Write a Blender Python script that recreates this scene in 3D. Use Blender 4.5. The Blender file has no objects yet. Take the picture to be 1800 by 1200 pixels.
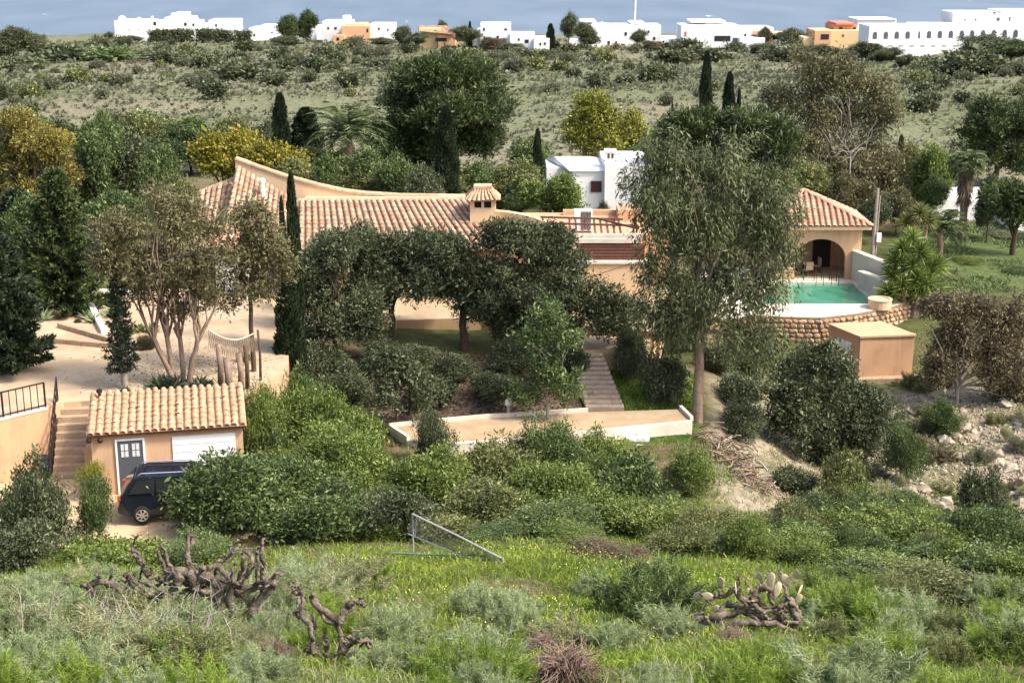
import bpy, bmesh, math, random
import numpy as np
from mathutils import Vector, Matrix

R = math.radians
scene = bpy.context.scene
COL = scene.collection

# ------------------------------------------------------------------ camera
F = 2600.0                 # focal length in pixels of an 1800 px wide frame
PITCH = R(15.5)
SP, CP = math.sin(PITCH), math.cos(PITCH)
cam_data = bpy.data.cameras.new('camera')
cam_data.sensor_width = 36.0
cam_data.lens = F / 1800 * 36
cam_data.clip_start = 0.1
cam_data.clip_end = 60000
cam = bpy.data.objects.new('camera', cam_data)
COL.objects.link(cam)
cam.location = (0, 0, 0)
cam.rotation_euler = (R(90) - PITCH, 0, 0)
scene.camera = cam

# ------------------------------------------------------------------ sky and sun
SUN_DIR = Vector((0.70, -0.30, 0.90)).normalized()      # towards the sun
world = bpy.data.worlds.new('World')
scene.world = world
world.use_nodes = True
wn = world.node_tree
sky = wn.nodes.new('ShaderNodeTexSky')
sky.sky_type = 'NISHITA'
sky.sun_disc = False
sky.sun_elevation = math.asin(SUN_DIR.z)
sky.sun_rotation = math.atan2(SUN_DIR.x, SUN_DIR.y)
sky.dust_density = 4.0
sky.ozone_density = 0.2
sky.air_density = 0.85
bg = wn.nodes['Background']
wn.links.new(sky.outputs[0], bg.inputs[0])
bg.inputs[1].default_value = 0.15
sun_data = bpy.data.lights.new('sun', 'SUN')
sun_data.energy = 2.0
sun_data.angle = R(8.0)
sun_data.color = (1.0, 0.92, 0.8)
sun = bpy.data.objects.new('sun', sun_data)
COL.objects.link(sun)
sun.rotation_euler = SUN_DIR.to_track_quat('Z', 'Y').to_euler()
vs = scene.view_settings
vs.view_transform = 'Standard'
vs.look = 'None'
vs.exposure = 1.28
vs.gamma = 1.0
vs.use_curve_mapping = False

# ------------------------------------------------------------------ helpers
rng = np.random.default_rng(7)
random.seed(7)


def ray(px, py):
    u, v = (px - 900) / F, -(py - 600) / F
    return Vector((u, CP + v * SP, -SP + v * CP))


def at(px, py, D):
    """world point seen at photograph pixel px, py at D metres ahead"""
    d = ray(px, py)
    return d * (D / d.y)


def onz(px, py, z):
    d = ray(px, py)
    return d * (z / d.z)


def ppm(D, z=-18.0):
    return F / (D * CP - z * SP)


def link(o, parent=None):
    COL.objects.link(o)
    if parent is not None:
        o.parent = parent
    return o


def tag(o, label=None, cat=None, group=None, kind=None):
    if label:
        o['label'] = label
    if cat:
        o['category'] = cat
    if group:
        o['group'] = group
    if kind:
        o['kind'] = kind
    return o


def thing(name, label, cat, loc=(0, 0, 0), rotz=0.0, group=None):
    o = link(bpy.data.objects.new(name, None))
    o.empty_display_size = 0.3
    o.location = loc
    o.rotation_euler = (0, 0, rotz)
    return tag(o, label, cat, group)


def mesh_np(name, verts, faces, mat=None, smooth=False):
    """mesh from arrays; faces is (M,k) of one size or a list of such arrays"""
    if not isinstance(faces, list):
        faces = [faces]
    faces = [np.asarray(f, dtype=np.int32) for f in faces if len(f)]
    verts = np.asarray(verts, dtype=np.float32)
    me = bpy.data.meshes.new(name)
    me.vertices.add(len(verts))
    me.vertices.foreach_set('co', verts.ravel())
    nl = sum(f.size for f in faces)
    nf = sum(len(f) for f in faces)
    me.loops.add(nl)
    me.loops.foreach_set('vertex_index', np.concatenate([f.ravel() for f in faces]))
    sizes = np.concatenate([np.full(len(f), f.shape[1], np.int32) for f in faces])
    starts = np.concatenate([[0], np.cumsum(sizes)[:-1]]).astype(np.int32)
    me.polygons.add(nf)
    me.polygons.foreach_set('loop_start', starts)
    if smooth:
        me.polygons.foreach_set('use_smooth', np.ones(nf, bool))
    me.update(calc_edges=True)
    if mat:
        me.materials.append(mat)
    return me


def obj(name, me, parent=None, loc=(0, 0, 0), rot=(0, 0, 0), mat=None):
    if mat is not None and not me.materials:
        me.materials.append(mat)
    o = bpy.data.objects.new(name, me)
    o.location = loc
    o.rotation_euler = rot
    return link(o, parent)


class MB:
    """collects plain shapes into one mesh"""

    def __init__(self):
        self.v, self.f = [], []

    def poly(self, pts):
        n = len(self.v)
        self.v += [tuple(p) for p in pts]
        self.f.append(tuple(range(n, n + len(pts))))
        return self

    def box(self, x0, x1, y0, y1, z0, z1):
        n = len(self.v)
        self.v += [(x, y, z) for z in (z0, z1) for y in (y0, y1) for x in (x0, x1)]
        self.f += [tuple(n + i for i in q) for q in
                   ((0, 2, 3, 1), (4, 5, 7, 6), (0, 1, 5, 4), (2, 6, 7, 3), (0, 4, 6, 2), (1, 3, 7, 5))]
        return self

    def bar(self, a, b, w, h=None, up=(0, 0, 1)):
        h = h or w
        a, b = Vector(a), Vector(b)
        d = (b - a).normalized()
        s = d.cross(Vector(up))
        if s.length < 1e-4:
            s = d.cross(Vector((0, 1, 0)))
        s.normalize()
        t = s.cross(d)
        n = len(self.v)
        for p in (a, b):
            for i, j in ((-1, -1), (1, -1), (1, 1), (-1, 1)):
                self.v.append(tuple(p + s * (i * w / 2) + t * (j * h / 2)))
        self.f += [tuple(n + i for i in q) for q in
                   ((0, 1, 2, 3), (7, 6, 5, 4), (0, 4, 5, 1), (1, 5, 6, 2), (2, 6, 7, 3), (3, 7, 4, 0))]
        return self

    def tube(self, pts, radii, k=6, cap=True):
        v, f = tube_np(pts, radii, k)
        n = len(self.v)
        self.v += [tuple(p) for p in v]
        self.f += [tuple(int(i) + n for i in q) for q in f]
        if cap:
            self.f.append(tuple(n + i for i in range(k))[::-1])
            m = n + len(v) - k
            self.f.append(tuple(m + i for i in range(k)))
        return self

    def prism(self, pts, z0, z1):
        """pts: xy outline, counter-clockwise"""
        n, m = len(self.v), len(pts)
        self.v += [(p[0], p[1], z0) for p in pts] + [(p[0], p[1], z1) for p in pts]
        self.f.append(tuple(range(n + m - 1, n - 1, -1)))
        self.f.append(tuple(range(n + m, n + 2 * m)))
        for i in range(m):
            j = (i + 1) % m
            self.f.append((n + i, n + j, n + m + j, n + m + i))
        return self

    def lathe(self, prof, k=12, c=(0, 0, 0)):
        n = len(self.v)
        for r, z in prof:
            for i in range(k):
                a = 2 * math.pi * i / k
                self.v.append((c[0] + r * math.cos(a), c[1] + r * math.sin(a), c[2] + z))
        for s in range(len(prof) - 1):
            for i in range(k):
                j = (i + 1) % k
                self.f.append((n + s * k + i, n + s * k + j, n + (s + 1) * k + j, n + (s + 1) * k + i))
        self.f.append(tuple(n + i for i in range(k))[::-1])
        m = n + (len(prof) - 1) * k
        self.f.append(tuple(m + i for i in range(k)))
        return self

    def mesh(self, name, mat=None, smooth=False, off=(0, 0, 0), bevel=0.0):
        me = bpy.data.meshes.new(name)
        me.from_pydata([(v[0] - off[0], v[1] - off[1], v[2] - off[2]) for v in self.v], [], self.f)
        if bevel:
            bm = bmesh.new()
            bm.from_mesh(me)
            bmesh.ops.bevel(bm, geom=list(bm.edges), offset=bevel, segments=1, affect='EDGES', clamp_overlap=True)
            bm.to_mesh(me)
            bm.free()
        me.update()
        if smooth:
            for p in me.polygons:
                p.use_smooth = True
        if mat:
            me.materials.append(mat)
        return me

    def build(self, name, mat, parent=None, world=True, smooth=False, bevel=0.0):
        """world: the shapes are in world coordinates; the object sits at its parent's base"""
        off = (0, 0, 0)
        if world and parent is not None:
            off = parent.location
            if parent.parent is not None and parent.type == 'MESH':
                off = Vector(parent.location) + Vector(parent.parent.location)
        return obj(name, self.mesh(name, mat, smooth, off, bevel), parent)


def tube_np(pts, radii, k=6):
    pts = np.asarray(pts, float)
    n = len(pts)
    radii = np.broadcast_to(np.asarray(radii, float), (n,))
    tan = np.gradient(pts, axis=0)
    tan /= np.linalg.norm(tan, axis=1, keepdims=True) + 1e-9
    ref = np.array([0.31, 0.85, 0.42])
    s = np.cross(tan, ref)
    s /= np.linalg.norm(s, axis=1, keepdims=True) + 1e-9
    t = np.cross(s, tan)
    a = np.arange(k) * 2 * np.pi / k
    ring = np.cos(a)[None, :, None] * s[:, None, :] + np.sin(a)[None, :, None] * t[:, None, :]
    v = (pts[:, None, :] + ring * radii[:, None, None]).reshape(-1, 3)
    i = np.arange(n - 1)[:, None] * k
    j = np.arange(k)[None, :]
    jn = (j + 1) % k
    f = np.stack([i + j, i + jn, i + k + jn, i + k + j], -1).reshape(-1, 4)
    return v, f


class NP:
    """collects numpy pieces that share one face size"""

    def __init__(self):
        self.v, self.f, self.n = [], [], 0

    def add(self, v, f):
        self.v.append(v)
        self.f.append(np.asarray(f) + self.n)
        self.n += len(v)
        return self

    def mesh(self, name, mat=None, smooth=False):
        return mesh_np(name, np.concatenate(self.v), np.concatenate(self.f), mat, smooth)


def vnoise(x, y, seed=0):
    """smooth value noise, arrays"""
    def h(i, j):
        n = np.sin(i * 127.1 + j * 311.7 + seed * 74.7) * 43758.5453
        return n - np.floor(n)
    x, y = np.asarray(x, float), np.asarray(y, float)
    i, j = np.floor(x), np.floor(y)
    fx, fy = x - i, y - j
    fx, fy = fx * fx * (3 - 2 * fx), fy * fy * (3 - 2 * fy)
    return (h(i, j) * (1 - fx) + h(i + 1, j) * fx) * (1 - fy) + (h(i, j + 1) * (1 - fx) + h(i + 1, j + 1) * fx) * fy


def inside(poly, x, y):
    x, y = np.asarray(x, float), np.asarray(y, float)
    r = np.zeros(x.shape, bool)
    n = len(poly)
    for i in range(n):
        x0, y0 = poly[i][0], poly[i][1]
        x1, y1 = poly[(i + 1) % n][0], poly[(i + 1) % n][1]
        if y0 == y1:
            continue
        c = ((y0 > y) != (y1 > y)) & (x < (x1 - x0) * (y - y0) / (y1 - y0) + x0)
        r ^= c
    return r


# ------------------------------------------------------------------ materials
def new_mat(name):
    m = bpy.data.materials.new(name)
    m.use_nodes = True
    nt = m.node_tree
    b = nt.nodes['Principled BSDF']
    return m, nt, b


def surf(name, c1, c2=None, scale=2.0, rough=0.85, bump=0.15, bscale=None, metal=0.0, spec=0.3, detail=6.0, c3=None):
    """two or three real colours mixed by noise at object scale, with fine relief"""
    m, nt, b = new_mat(name)
    c2 = c2 or tuple(x * 0.8 for x in c1)
    tc = nt.nodes.new('ShaderNodeTexCoord')
    no = nt.nodes.new('ShaderNodeTexNoise')
    no.inputs['Scale'].default_value = scale
    no.inputs['Detail'].default_value = detail
    no.inputs['Roughness'].default_value = 0.65
    nt.links.new(tc.outputs['Object'], no.inputs['Vector'])
    cr = nt.nodes.new('ShaderNodeValToRGB')
    e = cr.color_ramp.elements
    e[0].position, e[0].color = 0.32, (*c2, 1)
    e[1].position, e[1].color = 0.66, (*c1, 1)
    if c3:
        x = e.new(0.5)
        x.color = (*c3, 1)
    nt.links.new(no.outputs['Fac'], cr.inputs['Fac'])
    nt.links.new(cr.outputs['Color'], b.inputs['Base Color'])
    b.inputs['Roughness'].default_value = rough
    b.inputs['Metallic'].default_value = metal
    b.inputs['Specular IOR Level'].default_value = spec
    if bump:
        n2 = nt.nodes.new('ShaderNodeTexNoise')
        n2.inputs['Scale'].default_value = bscale or scale * 6
        n2.inputs['Detail'].default_value = 5.0
        nt.links.new(tc.outputs['Object'], n2.inputs['Vector'])
        bp = nt.nodes.new('ShaderNodeBump')
        bp.inputs['Strength'].default_value = bump
        bp.inputs['Distance'].default_value = 0.05
        nt.links.new(n2.outputs['Fac'], bp.inputs['Height'])
        nt.links.new(bp.outputs['Normal'], b.inputs['Normal'])
    return m


def stucco(name, col, dirt=(0.25, 0.16, 0.09), amount=0.35, rough=0.9):
    """painted render with blotches and vertical run marks"""
    m, nt, b = new_mat(name)
    tc = nt.nodes.new('ShaderNodeTexCoord')
    mp = nt.nodes.new('ShaderNodeMapping')
    mp.inputs['Scale'].default_value = (3.0, 3.0, 0.35)
    nt.links.new(tc.outputs['Object'], mp.inputs['Vector'])
    n1 = nt.nodes.new('ShaderNodeTexNoise')
    n1.inputs['Scale'].default_value = 1.3
    n1.inputs['Detail'].default_value = 8
    n1.inputs['Roughness'].default_value = 0.7
    nt.links.new(mp.outputs[0], n1.inputs['Vector'])
    n2 = nt.nodes.new('ShaderNodeTexNoise')
    n2.inputs['Scale'].default_value = 0.9
    n2.inputs['Detail'].default_value = 7
    nt.links.new(tc.outputs['Object'], n2.inputs['Vector'])
    mu = nt.nodes.new('ShaderNodeMath')
    mu.operation = 'MULTIPLY'
    nt.links.new(n1.outputs['Fac'], mu.inputs[0])
    nt.links.new(n2.outputs['Fac'], mu.inputs[1])
    cr = nt.nodes.new('ShaderNodeValToRGB')
    e = cr.color_ramp.elements
    e[0].position, e[0].color = 0.22, (0, 0, 0, 1)
    e[1].position, e[1].color = 0.46, (1, 1, 1, 1)
    nt.links.new(mu.outputs[0], cr.inputs[0])
    ms = nt.nodes.new('ShaderNodeMath')
    ms.operation = 'MULTIPLY'
    ms.inputs[1].default_value = amount
    nt.links.new(cr.outputs[0], ms.inputs[0])
    mx = nt.nodes.new('ShaderNodeMix')
    mx.data_type = 'RGBA'
    mx.inputs[6].default_value = (*col, 1)
    mx.inputs[7].default_value = (*dirt, 1)
    nt.links.new(ms.outputs[0], mx.inputs[0])
    nt.links.new(mx.outputs[2], b.inputs['Base Color'])
    b.inputs['Roughness'].default_value = rough
    b.inputs['Specular IOR Level'].default_value = 0.2
    n3 = nt.nodes.new('ShaderNodeTexNoise')
    n3.inputs['Scale'].default_value = 14
    n3.inputs['Detail'].default_value = 6
    nt.links.new(tc.outputs['Object'], n3.inputs['Vector'])
    bp = nt.nodes.new('ShaderNodeBump')
    bp.inputs['Strength'].default_value = 0.25
    bp.inputs['Distance'].default_value = 0.03
    nt.links.new(n3.outputs['Fac'], bp.inputs['Height'])
    nt.links.new(bp.outputs['Normal'], b.inputs['Normal'])
    return m


def pieces(name, cols, rough=0.85, noise=0.3, scale=9.0):
    """colour picked per piece (object or island), with grain"""
    m, nt, b = new_mat(name)
    oi = nt.nodes.new('ShaderNodeObjectInfo')
    ge = nt.nodes.new('ShaderNodeNewGeometry')
    ad = nt.nodes.new('ShaderNodeMath')
    ad.operation = 'ADD'
    nt.links.new(oi.outputs['Random'], ad.inputs[0])
    nt.links.new(ge.outputs['Random Per Island'], ad.inputs[1])
    fr = nt.nodes.new('ShaderNodeMath')
    fr.operation = 'FRACT'
    nt.links.new(ad.outputs[0], fr.inputs[0])
    cr = nt.nodes.new('ShaderNodeValToRGB')
    e = cr.color_ramp.elements
    n = len(cols)
    e[0].position, e[0].color = 0.0, (*cols[0], 1)
    e[1].position, e[1].color = 1.0, (*cols[-1], 1)
    for i in range(1, n - 1):
        x = e.new(i / (n - 1))
        x.color = (*cols[i], 1)
    nt.links.new(fr.outputs[0], cr.inputs[0])
    tc = nt.nodes.new('ShaderNodeTexCoord')
    no = nt.nodes.new('ShaderNodeTexNoise')
    no.inputs['Scale'].default_value = scale
    no.inputs['Detail'].default_value = 6
    nt.links.new(tc.outputs['Object'], no.inputs['Vector'])
    mr = nt.nodes.new('ShaderNodeMapRange')
    mr.inputs['From Min'].default_value = 0.3
    mr.inputs['From Max'].default_value = 0.7
    mr.inputs['To Min'].default_value = 1 - noise
    mr.inputs['To Max'].default_value = 1 + noise * 0.6
    nt.links.new(no.outputs['Fac'], mr.inputs['Value'])
    vm = nt.nodes.new('ShaderNodeVectorMath')
    vm.operation = 'SCALE'
    nt.links.new(cr.outputs[0], vm.inputs[0])
    nt.links.new(mr.outputs[0], vm.inputs['Scale'])
    nt.links.new(vm.outputs[0], b.inputs['Base Color'])
    b.inputs['Roughness'].default_value = rough
    b.inputs['Specular IOR Level'].default_value = 0.25
    bp = nt.nodes.new('ShaderNodeBump')
    bp.inputs['Strength'].default_value = 0.3
    bp.inputs['Distance'].default_value = 0.02
    nt.links.new(no.outputs['Fac'], bp.inputs['Height'])
    nt.links.new(bp.outputs['Normal'], b.inputs['Normal'])
    return m


def leaf(name, dark, mid, light, trans=0.25, patch=0.6, pscale=0.5):
    """foliage: colour varies leaf by leaf and in patches; some light passes through"""
    m, nt, b = new_mat(name)
    ge = nt.nodes.new('ShaderNodeNewGeometry')
    cr = nt.nodes.new('ShaderNodeValToRGB')
    e = cr.color_ramp.elements
    e[0].position, e[0].color = 0.0, (*dark, 1)
    e[1].position, e[1].color = 1.0, (*light, 1)
    x = e.new(0.55)
    x.color = (*mid, 1)
    tc = nt.nodes.new('ShaderNodeTexCoord')
    no = nt.nodes.new('ShaderNodeTexNoise')
    no.inputs['Scale'].default_value = pscale
    no.inputs['Detail'].default_value = 4
    oi = nt.nodes.new('ShaderNodeObjectInfo')
    av = nt.nodes.new('ShaderNodeVectorMath')
    av.operation = 'ADD'
    sv = nt.nodes.new('ShaderNodeVectorMath')
    sv.operation = 'SCALE'
    sv.inputs[0].default_value = (31.0, 17.0, 53.0)
    nt.links.new(oi.outputs['Random'], sv.inputs['Scale'])
    nt.links.new(tc.outputs['Object'], av.inputs[0])
    nt.links.new(sv.outputs[0], av.inputs[1])
    nt.links.new(av.outputs[0], no.inputs['Vector'])
    mr = nt.nodes.new('ShaderNodeMapRange')
    mr.inputs['From Min'].default_value = 0.3
    mr.inputs['From Max'].default_value = 0.7
    mr.inputs['To Min'].default_value = -patch / 2
    mr.inputs['To Max'].default_value = patch / 2
    nt.links.new(no.outputs['Fac'], mr.inputs['Value'])
    ad = nt.nodes.new('ShaderNodeMath')
    ad.operation = 'ADD'
    ad.use_clamp = True
    nt.links.new(ge.outputs['Random Per Island'], ad.inputs[0])
    nt.links.new(mr.outputs[0], ad.inputs[1])
    nt.links.new(ad.outputs[0], cr.inputs[0])
    nt.links.new(cr.outputs[0], b.inputs['Base Color'])
    b.inputs['Roughness'].default_value = 0.5
    b.inputs['Specular IOR Level'].default_value = 0.35
    if trans:
        tr = nt.nodes.new('ShaderNodeBsdfTranslucent')
        nt.links.new(cr.outputs[0], tr.inputs['Color'])
        mx = nt.nodes.new('ShaderNodeMixShader')
        mx.inputs[0].default_value = trans
        out = nt.nodes['Material Output']
        nt.links.new(b.outputs[0], mx.inputs[1])
        nt.links.new(tr.outputs[0], mx.inputs[2])
        nt.links.new(mx.outputs[0], out.inputs['Surface'])
    return m


def plain(name, col, rough=0.5, metal=0.0, spec=0.4):
    m, nt, b = new_mat(name)
    b.inputs['Base Color'].default_value = (*col, 1)
    b.inputs['Roughness'].default_value = rough
    b.inputs['Metallic'].default_value = metal
    b.inputs['Specular IOR Level'].default_value = spec
    return m


LOOK = {'silver': 'silver green', 'grass': 'fresh green', 'drygrass': 'pale straw coloured', 'green': 'green', 'bright': 'bright green', 'yolive': 'yellowish olive',
        'olive': 'grey green', 'pine': 'dark green', 'scrub': 'grey', 'scrubdark': 'dark', 'redbrown': 'brownish'}


def third(u):
    return 'far left' if u < 330 else 'left' if u < 690 else 'middle' if u < 1080 else 'right' if u < 1440 else 'far right'


M = {
    'peach': stucco('peach_render', (0.55, 0.36, 0.22), (0.33, 0.22, 0.14), 0.75),
    'cream': stucco('cream_render', (0.62, 0.45, 0.28), (0.46, 0.33, 0.21), 0.5),
    'orange': stucco('orange_render', (0.54, 0.33, 0.195), (0.32, 0.19, 0.12), 0.7),
    'white': stucco('white_limewash', (0.78, 0.77, 0.74), (0.5, 0.46, 0.4), 0.3),
    'town_white': stucco('town_limewash', (0.8, 0.8, 0.79), (0.62, 0.6, 0.57), 0.25),
    'town_peach': stucco('town_peach', (0.66, 0.38, 0.22), (0.5, 0.28, 0.16), 0.3),
    'town_yellow': stucco('town_yellow', (0.7, 0.52, 0.28), (0.55, 0.4, 0.22), 0.3),
    'town_red': stucco('town_red', (0.5, 0.2, 0.13), (0.4, 0.17, 0.11), 0.3),
    'greywall': stucco('grey_render', (0.5, 0.47, 0.41), (0.3, 0.27, 0.23), 0.6),
    'sand': surf('sand_paving', (0.5, 0.385, 0.255), (0.34, 0.25, 0.16), 0.55, 0.95, 0.4, 18, c3=(0.43, 0.33, 0.215)),
    'drive': surf('pale_earth', (0.62, 0.47, 0.29), (0.44, 0.31, 0.18), 0.8, 0.95, 0.4, 14),
    'path': surf('terrace_sand', (0.42, 0.31, 0.19), (0.3, 0.22, 0.13), 1.0, 0.95, 0.35, 16),
    'concrete': surf('white_concrete', (0.72, 0.66, 0.55), (0.55, 0.48, 0.38), 1.3, 0.85, 0.15, 20),
    'step': surf('stone_step', (0.45, 0.33, 0.22), (0.3, 0.22, 0.15), 3.0, 0.9, 0.3, 14),
    'greystep': surf('rough_step', (0.36, 0.29, 0.22), (0.22, 0.17, 0.13), 4.0, 0.9, 0.4, 16),
    'tile': pieces('terracotta_tile', [(0.34, 0.2, 0.12), (0.44, 0.29, 0.185), (0.52, 0.385, 0.265), (0.3, 0.2, 0.135), (0.43, 0.265, 0.16), (0.48, 0.365, 0.255), (0.38, 0.275, 0.185)]),
    'tile_pan': pieces('tile_channel', [(0.24, 0.14, 0.09), (0.31, 0.19, 0.125)]),
    'tile_red': pieces('red_tile', [(0.44, 0.22, 0.13), (0.5, 0.3, 0.2), (0.56, 0.41, 0.3), (0.37, 0.21, 0.14), (0.52, 0.26, 0.15), (0.46, 0.33, 0.24)]),
    'tile_pale': pieces('pale_tile', [(0.51, 0.31, 0.185), (0.58, 0.39, 0.25), (0.54, 0.345, 0.215), (0.46, 0.28, 0.17), (0.53, 0.365, 0.24)], noise=0.35, scale=3.0),
    'stone': pieces('rubble_stone', [(0.42, 0.26, 0.15), (0.52, 0.36, 0.22), (0.34, 0.22, 0.14), (0.5, 0.4, 0.28), (0.44, 0.28, 0.18)], 0.95, 0.4),
    'mortar': surf('wall_mortar', (0.3, 0.2, 0.12), (0.2, 0.13, 0.08), 4, 0.95, 0.3),
    'rock': pieces('pale_rock', [(0.4, 0.34, 0.26), (0.5, 0.43, 0.34), (0.3, 0.25, 0.19), (0.45, 0.36, 0.27)], 0.95, 0.4, 4.0),
    'darkwood': surf('brown_timber', (0.17, 0.075, 0.05), (0.1, 0.045, 0.03), 6, 0.7, 0.2),
    'steel': plain('dark_iron', (0.035, 0.025, 0.025), 0.5, 0.6),
    'galv': plain('galvanised_steel', (0.36, 0.36, 0.34), 0.7, 0.2),
    'glass': plain('dark_glass', (0.015, 0.017, 0.02), 0.08, 0.0, 0.6),
    'pane': plain('bright_pane', (0.6, 0.62, 0.62), 0.12, 0.0, 0.6),
    'wire': plain('old_fence_wire', (0.16, 0.16, 0.15), 0.7, 0.2),
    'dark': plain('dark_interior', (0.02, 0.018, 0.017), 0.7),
    'shutter': plain('brown_shutter', (0.09, 0.03, 0.028), 0.6),
    'greydoor': plain('grey_door_paint', (0.075, 0.085, 0.1), 0.5),
    'whitepaint': plain('white_paint', (0.8, 0.8, 0.78), 0.45),
    'carpaint': plain('dark_car_paint', (0.012, 0.016, 0.025), 0.18, 0.3, 0.6),
    'rubber': plain('tyre_rubber', (0.015, 0.015, 0.015), 0.85),
    'alloy': plain('silver_alloy', (0.62, 0.62, 0.63), 0.28, 0.9),
    'chrome': plain('roof_rail_silver', (0.65, 0.66, 0.68), 0.25, 0.9),
    'lamp_red': plain('tail_lamp', (0.45, 0.07, 0.03), 0.2),
    'bark': surf('pale_bark', (0.3, 0.22, 0.16), (0.16, 0.11, 0.08), 3, 0.95, 0.5, 12),
    'bark_dark': surf('dark_bark', (0.11, 0.075, 0.05), (0.06, 0.04, 0.028), 4, 0.95, 0.5, 14),
    'bark_grey': surf('grey_bark', (0.34, 0.3, 0.26), (0.2, 0.17, 0.14), 4, 0.95, 0.5, 14),
    'deadwood': surf('dead_cactus_wood', (0.27, 0.225, 0.18), (0.075, 0.058, 0.046), 8, 0.95, 0.9, 22, c3=(0.15, 0.12, 0.095)),
    'twig': pieces('dry_twig', [(0.2, 0.14, 0.11), (0.3, 0.22, 0.17), (0.15, 0.1, 0.08)], 0.95, 0.2),
    'whitetwig': plain('bleached_twig', (0.36, 0.32, 0.27), 0.9),
    # foliage
    'pine': leaf('pine_needles', (0.02, 0.038, 0.013), (0.055, 0.084, 0.026), (0.14, 0.175, 0.055)),
    'cyp': leaf('cypress_scales', (0.014, 0.026, 0.014), (0.03, 0.047, 0.022), (0.06, 0.085, 0.04)),
    'olive': leaf('grey_green_leaves', (0.028, 0.042, 0.017), (0.075, 0.094, 0.04), (0.215, 0.238, 0.128)),  # pale end lifted: highlights on the leaves are put into their colour
    'green': leaf('green_leaves', (0.036, 0.064, 0.018), (0.09, 0.135, 0.04), (0.21, 0.27, 0.095)),
    'bright': leaf('bright_green_leaves', (0.055, 0.092, 0.018), (0.14, 0.195, 0.04), (0.27, 0.33, 0.09)),
    'yolive': leaf('yellow_olive_leaves', (0.065, 0.082, 0.026), (0.155, 0.172, 0.056), (0.29, 0.3, 0.115)),
    'brown': leaf('brown_olive_leaves', (0.07, 0.068, 0.03), (0.145, 0.136, 0.06), (0.255, 0.235, 0.115)),
    'euc': leaf('eucalyptus_leaves', (0.042, 0.056, 0.022), (0.106, 0.13, 0.05), (0.225, 0.25, 0.115)),
    'redbrown': leaf('red_brown_sprays', (0.07, 0.05, 0.03), (0.15, 0.12, 0.068), (0.25, 0.225, 0.12)),
    'yellow': leaf('yellow_blossom', (0.11, 0.11, 0.016), (0.25, 0.225, 0.026), (0.38, 0.33, 0.05), pscale=0.35),
    'ochre': leaf('ochre_leaves', (0.085, 0.068, 0.022), (0.19, 0.165, 0.038), (0.33, 0.285, 0.06), pscale=0.25, patch=1.0),
    'lime': leaf('lime_leaves', (0.1, 0.115, 0.02), (0.23, 0.24, 0.036), (0.38, 0.37, 0.065)),
    'silver': leaf('silver_green_shoots', (0.15, 0.19, 0.085), (0.33, 0.4, 0.19), (0.5, 0.57, 0.32), 0.5),
    'palm': leaf('palm_leaflets', (0.04, 0.06, 0.02), (0.095, 0.13, 0.045), (0.2, 0.24, 0.1)),
    'palmlight': leaf('young_palm_leaflets', (0.08, 0.12, 0.03), (0.19, 0.25, 0.07), (0.34, 0.4, 0.14)),
    'yucca': leaf('yucca_blades', (0.06, 0.1, 0.022), (0.16, 0.23, 0.05), (0.32, 0.39, 0.11)),
    'skirt': leaf('dry_palm_skirt', (0.16, 0.115, 0.07), (0.3, 0.22, 0.14), (0.46, 0.36, 0.24)),
    'scrub': leaf('hillside_scrub', (0.12, 0.132, 0.075), (0.165, 0.176, 0.102), (0.215, 0.217, 0.135), 0.45, 1.2, 0.03),
    'scrubdark': leaf('dark_scrub', (0.05, 0.063, 0.028), (0.095, 0.112, 0.052), (0.165, 0.18, 0.088), 0.15),
    'grass': leaf('grass_blades', (0.1, 0.165, 0.022), (0.215, 0.32, 0.046), (0.38, 0.47, 0.09), 0.5, 0.9, 0.25),
    'meadow': leaf('yellow_green_blades', (0.13, 0.19, 0.024), (0.26, 0.36, 0.045), (0.42, 0.5, 0.09), 0.5, 0.9, 0.25),  # brighter, yellower blades than the plain grass
    'drygrass': leaf('pale_grass', (0.17, 0.19, 0.08), (0.3, 0.31, 0.15), (0.45, 0.44, 0.25), 0.35),
    'agave': leaf('agave_blades', (0.1, 0.14, 0.07), (0.2, 0.26, 0.13), (0.34, 0.4, 0.22), 0.1),
    'darkagave': leaf('dark_succulent', (0.02, 0.03, 0.02), (0.045, 0.06, 0.035), (0.09, 0.11, 0.06), 0.05),
    'pad': leaf('cactus_pads', (0.22, 0.2, 0.12), (0.34, 0.3, 0.19), (0.46, 0.4, 0.27), 0.0),
    'flower': plain('yellow_petals', (0.6, 0.55, 0.09), 0.7),
}
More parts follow.
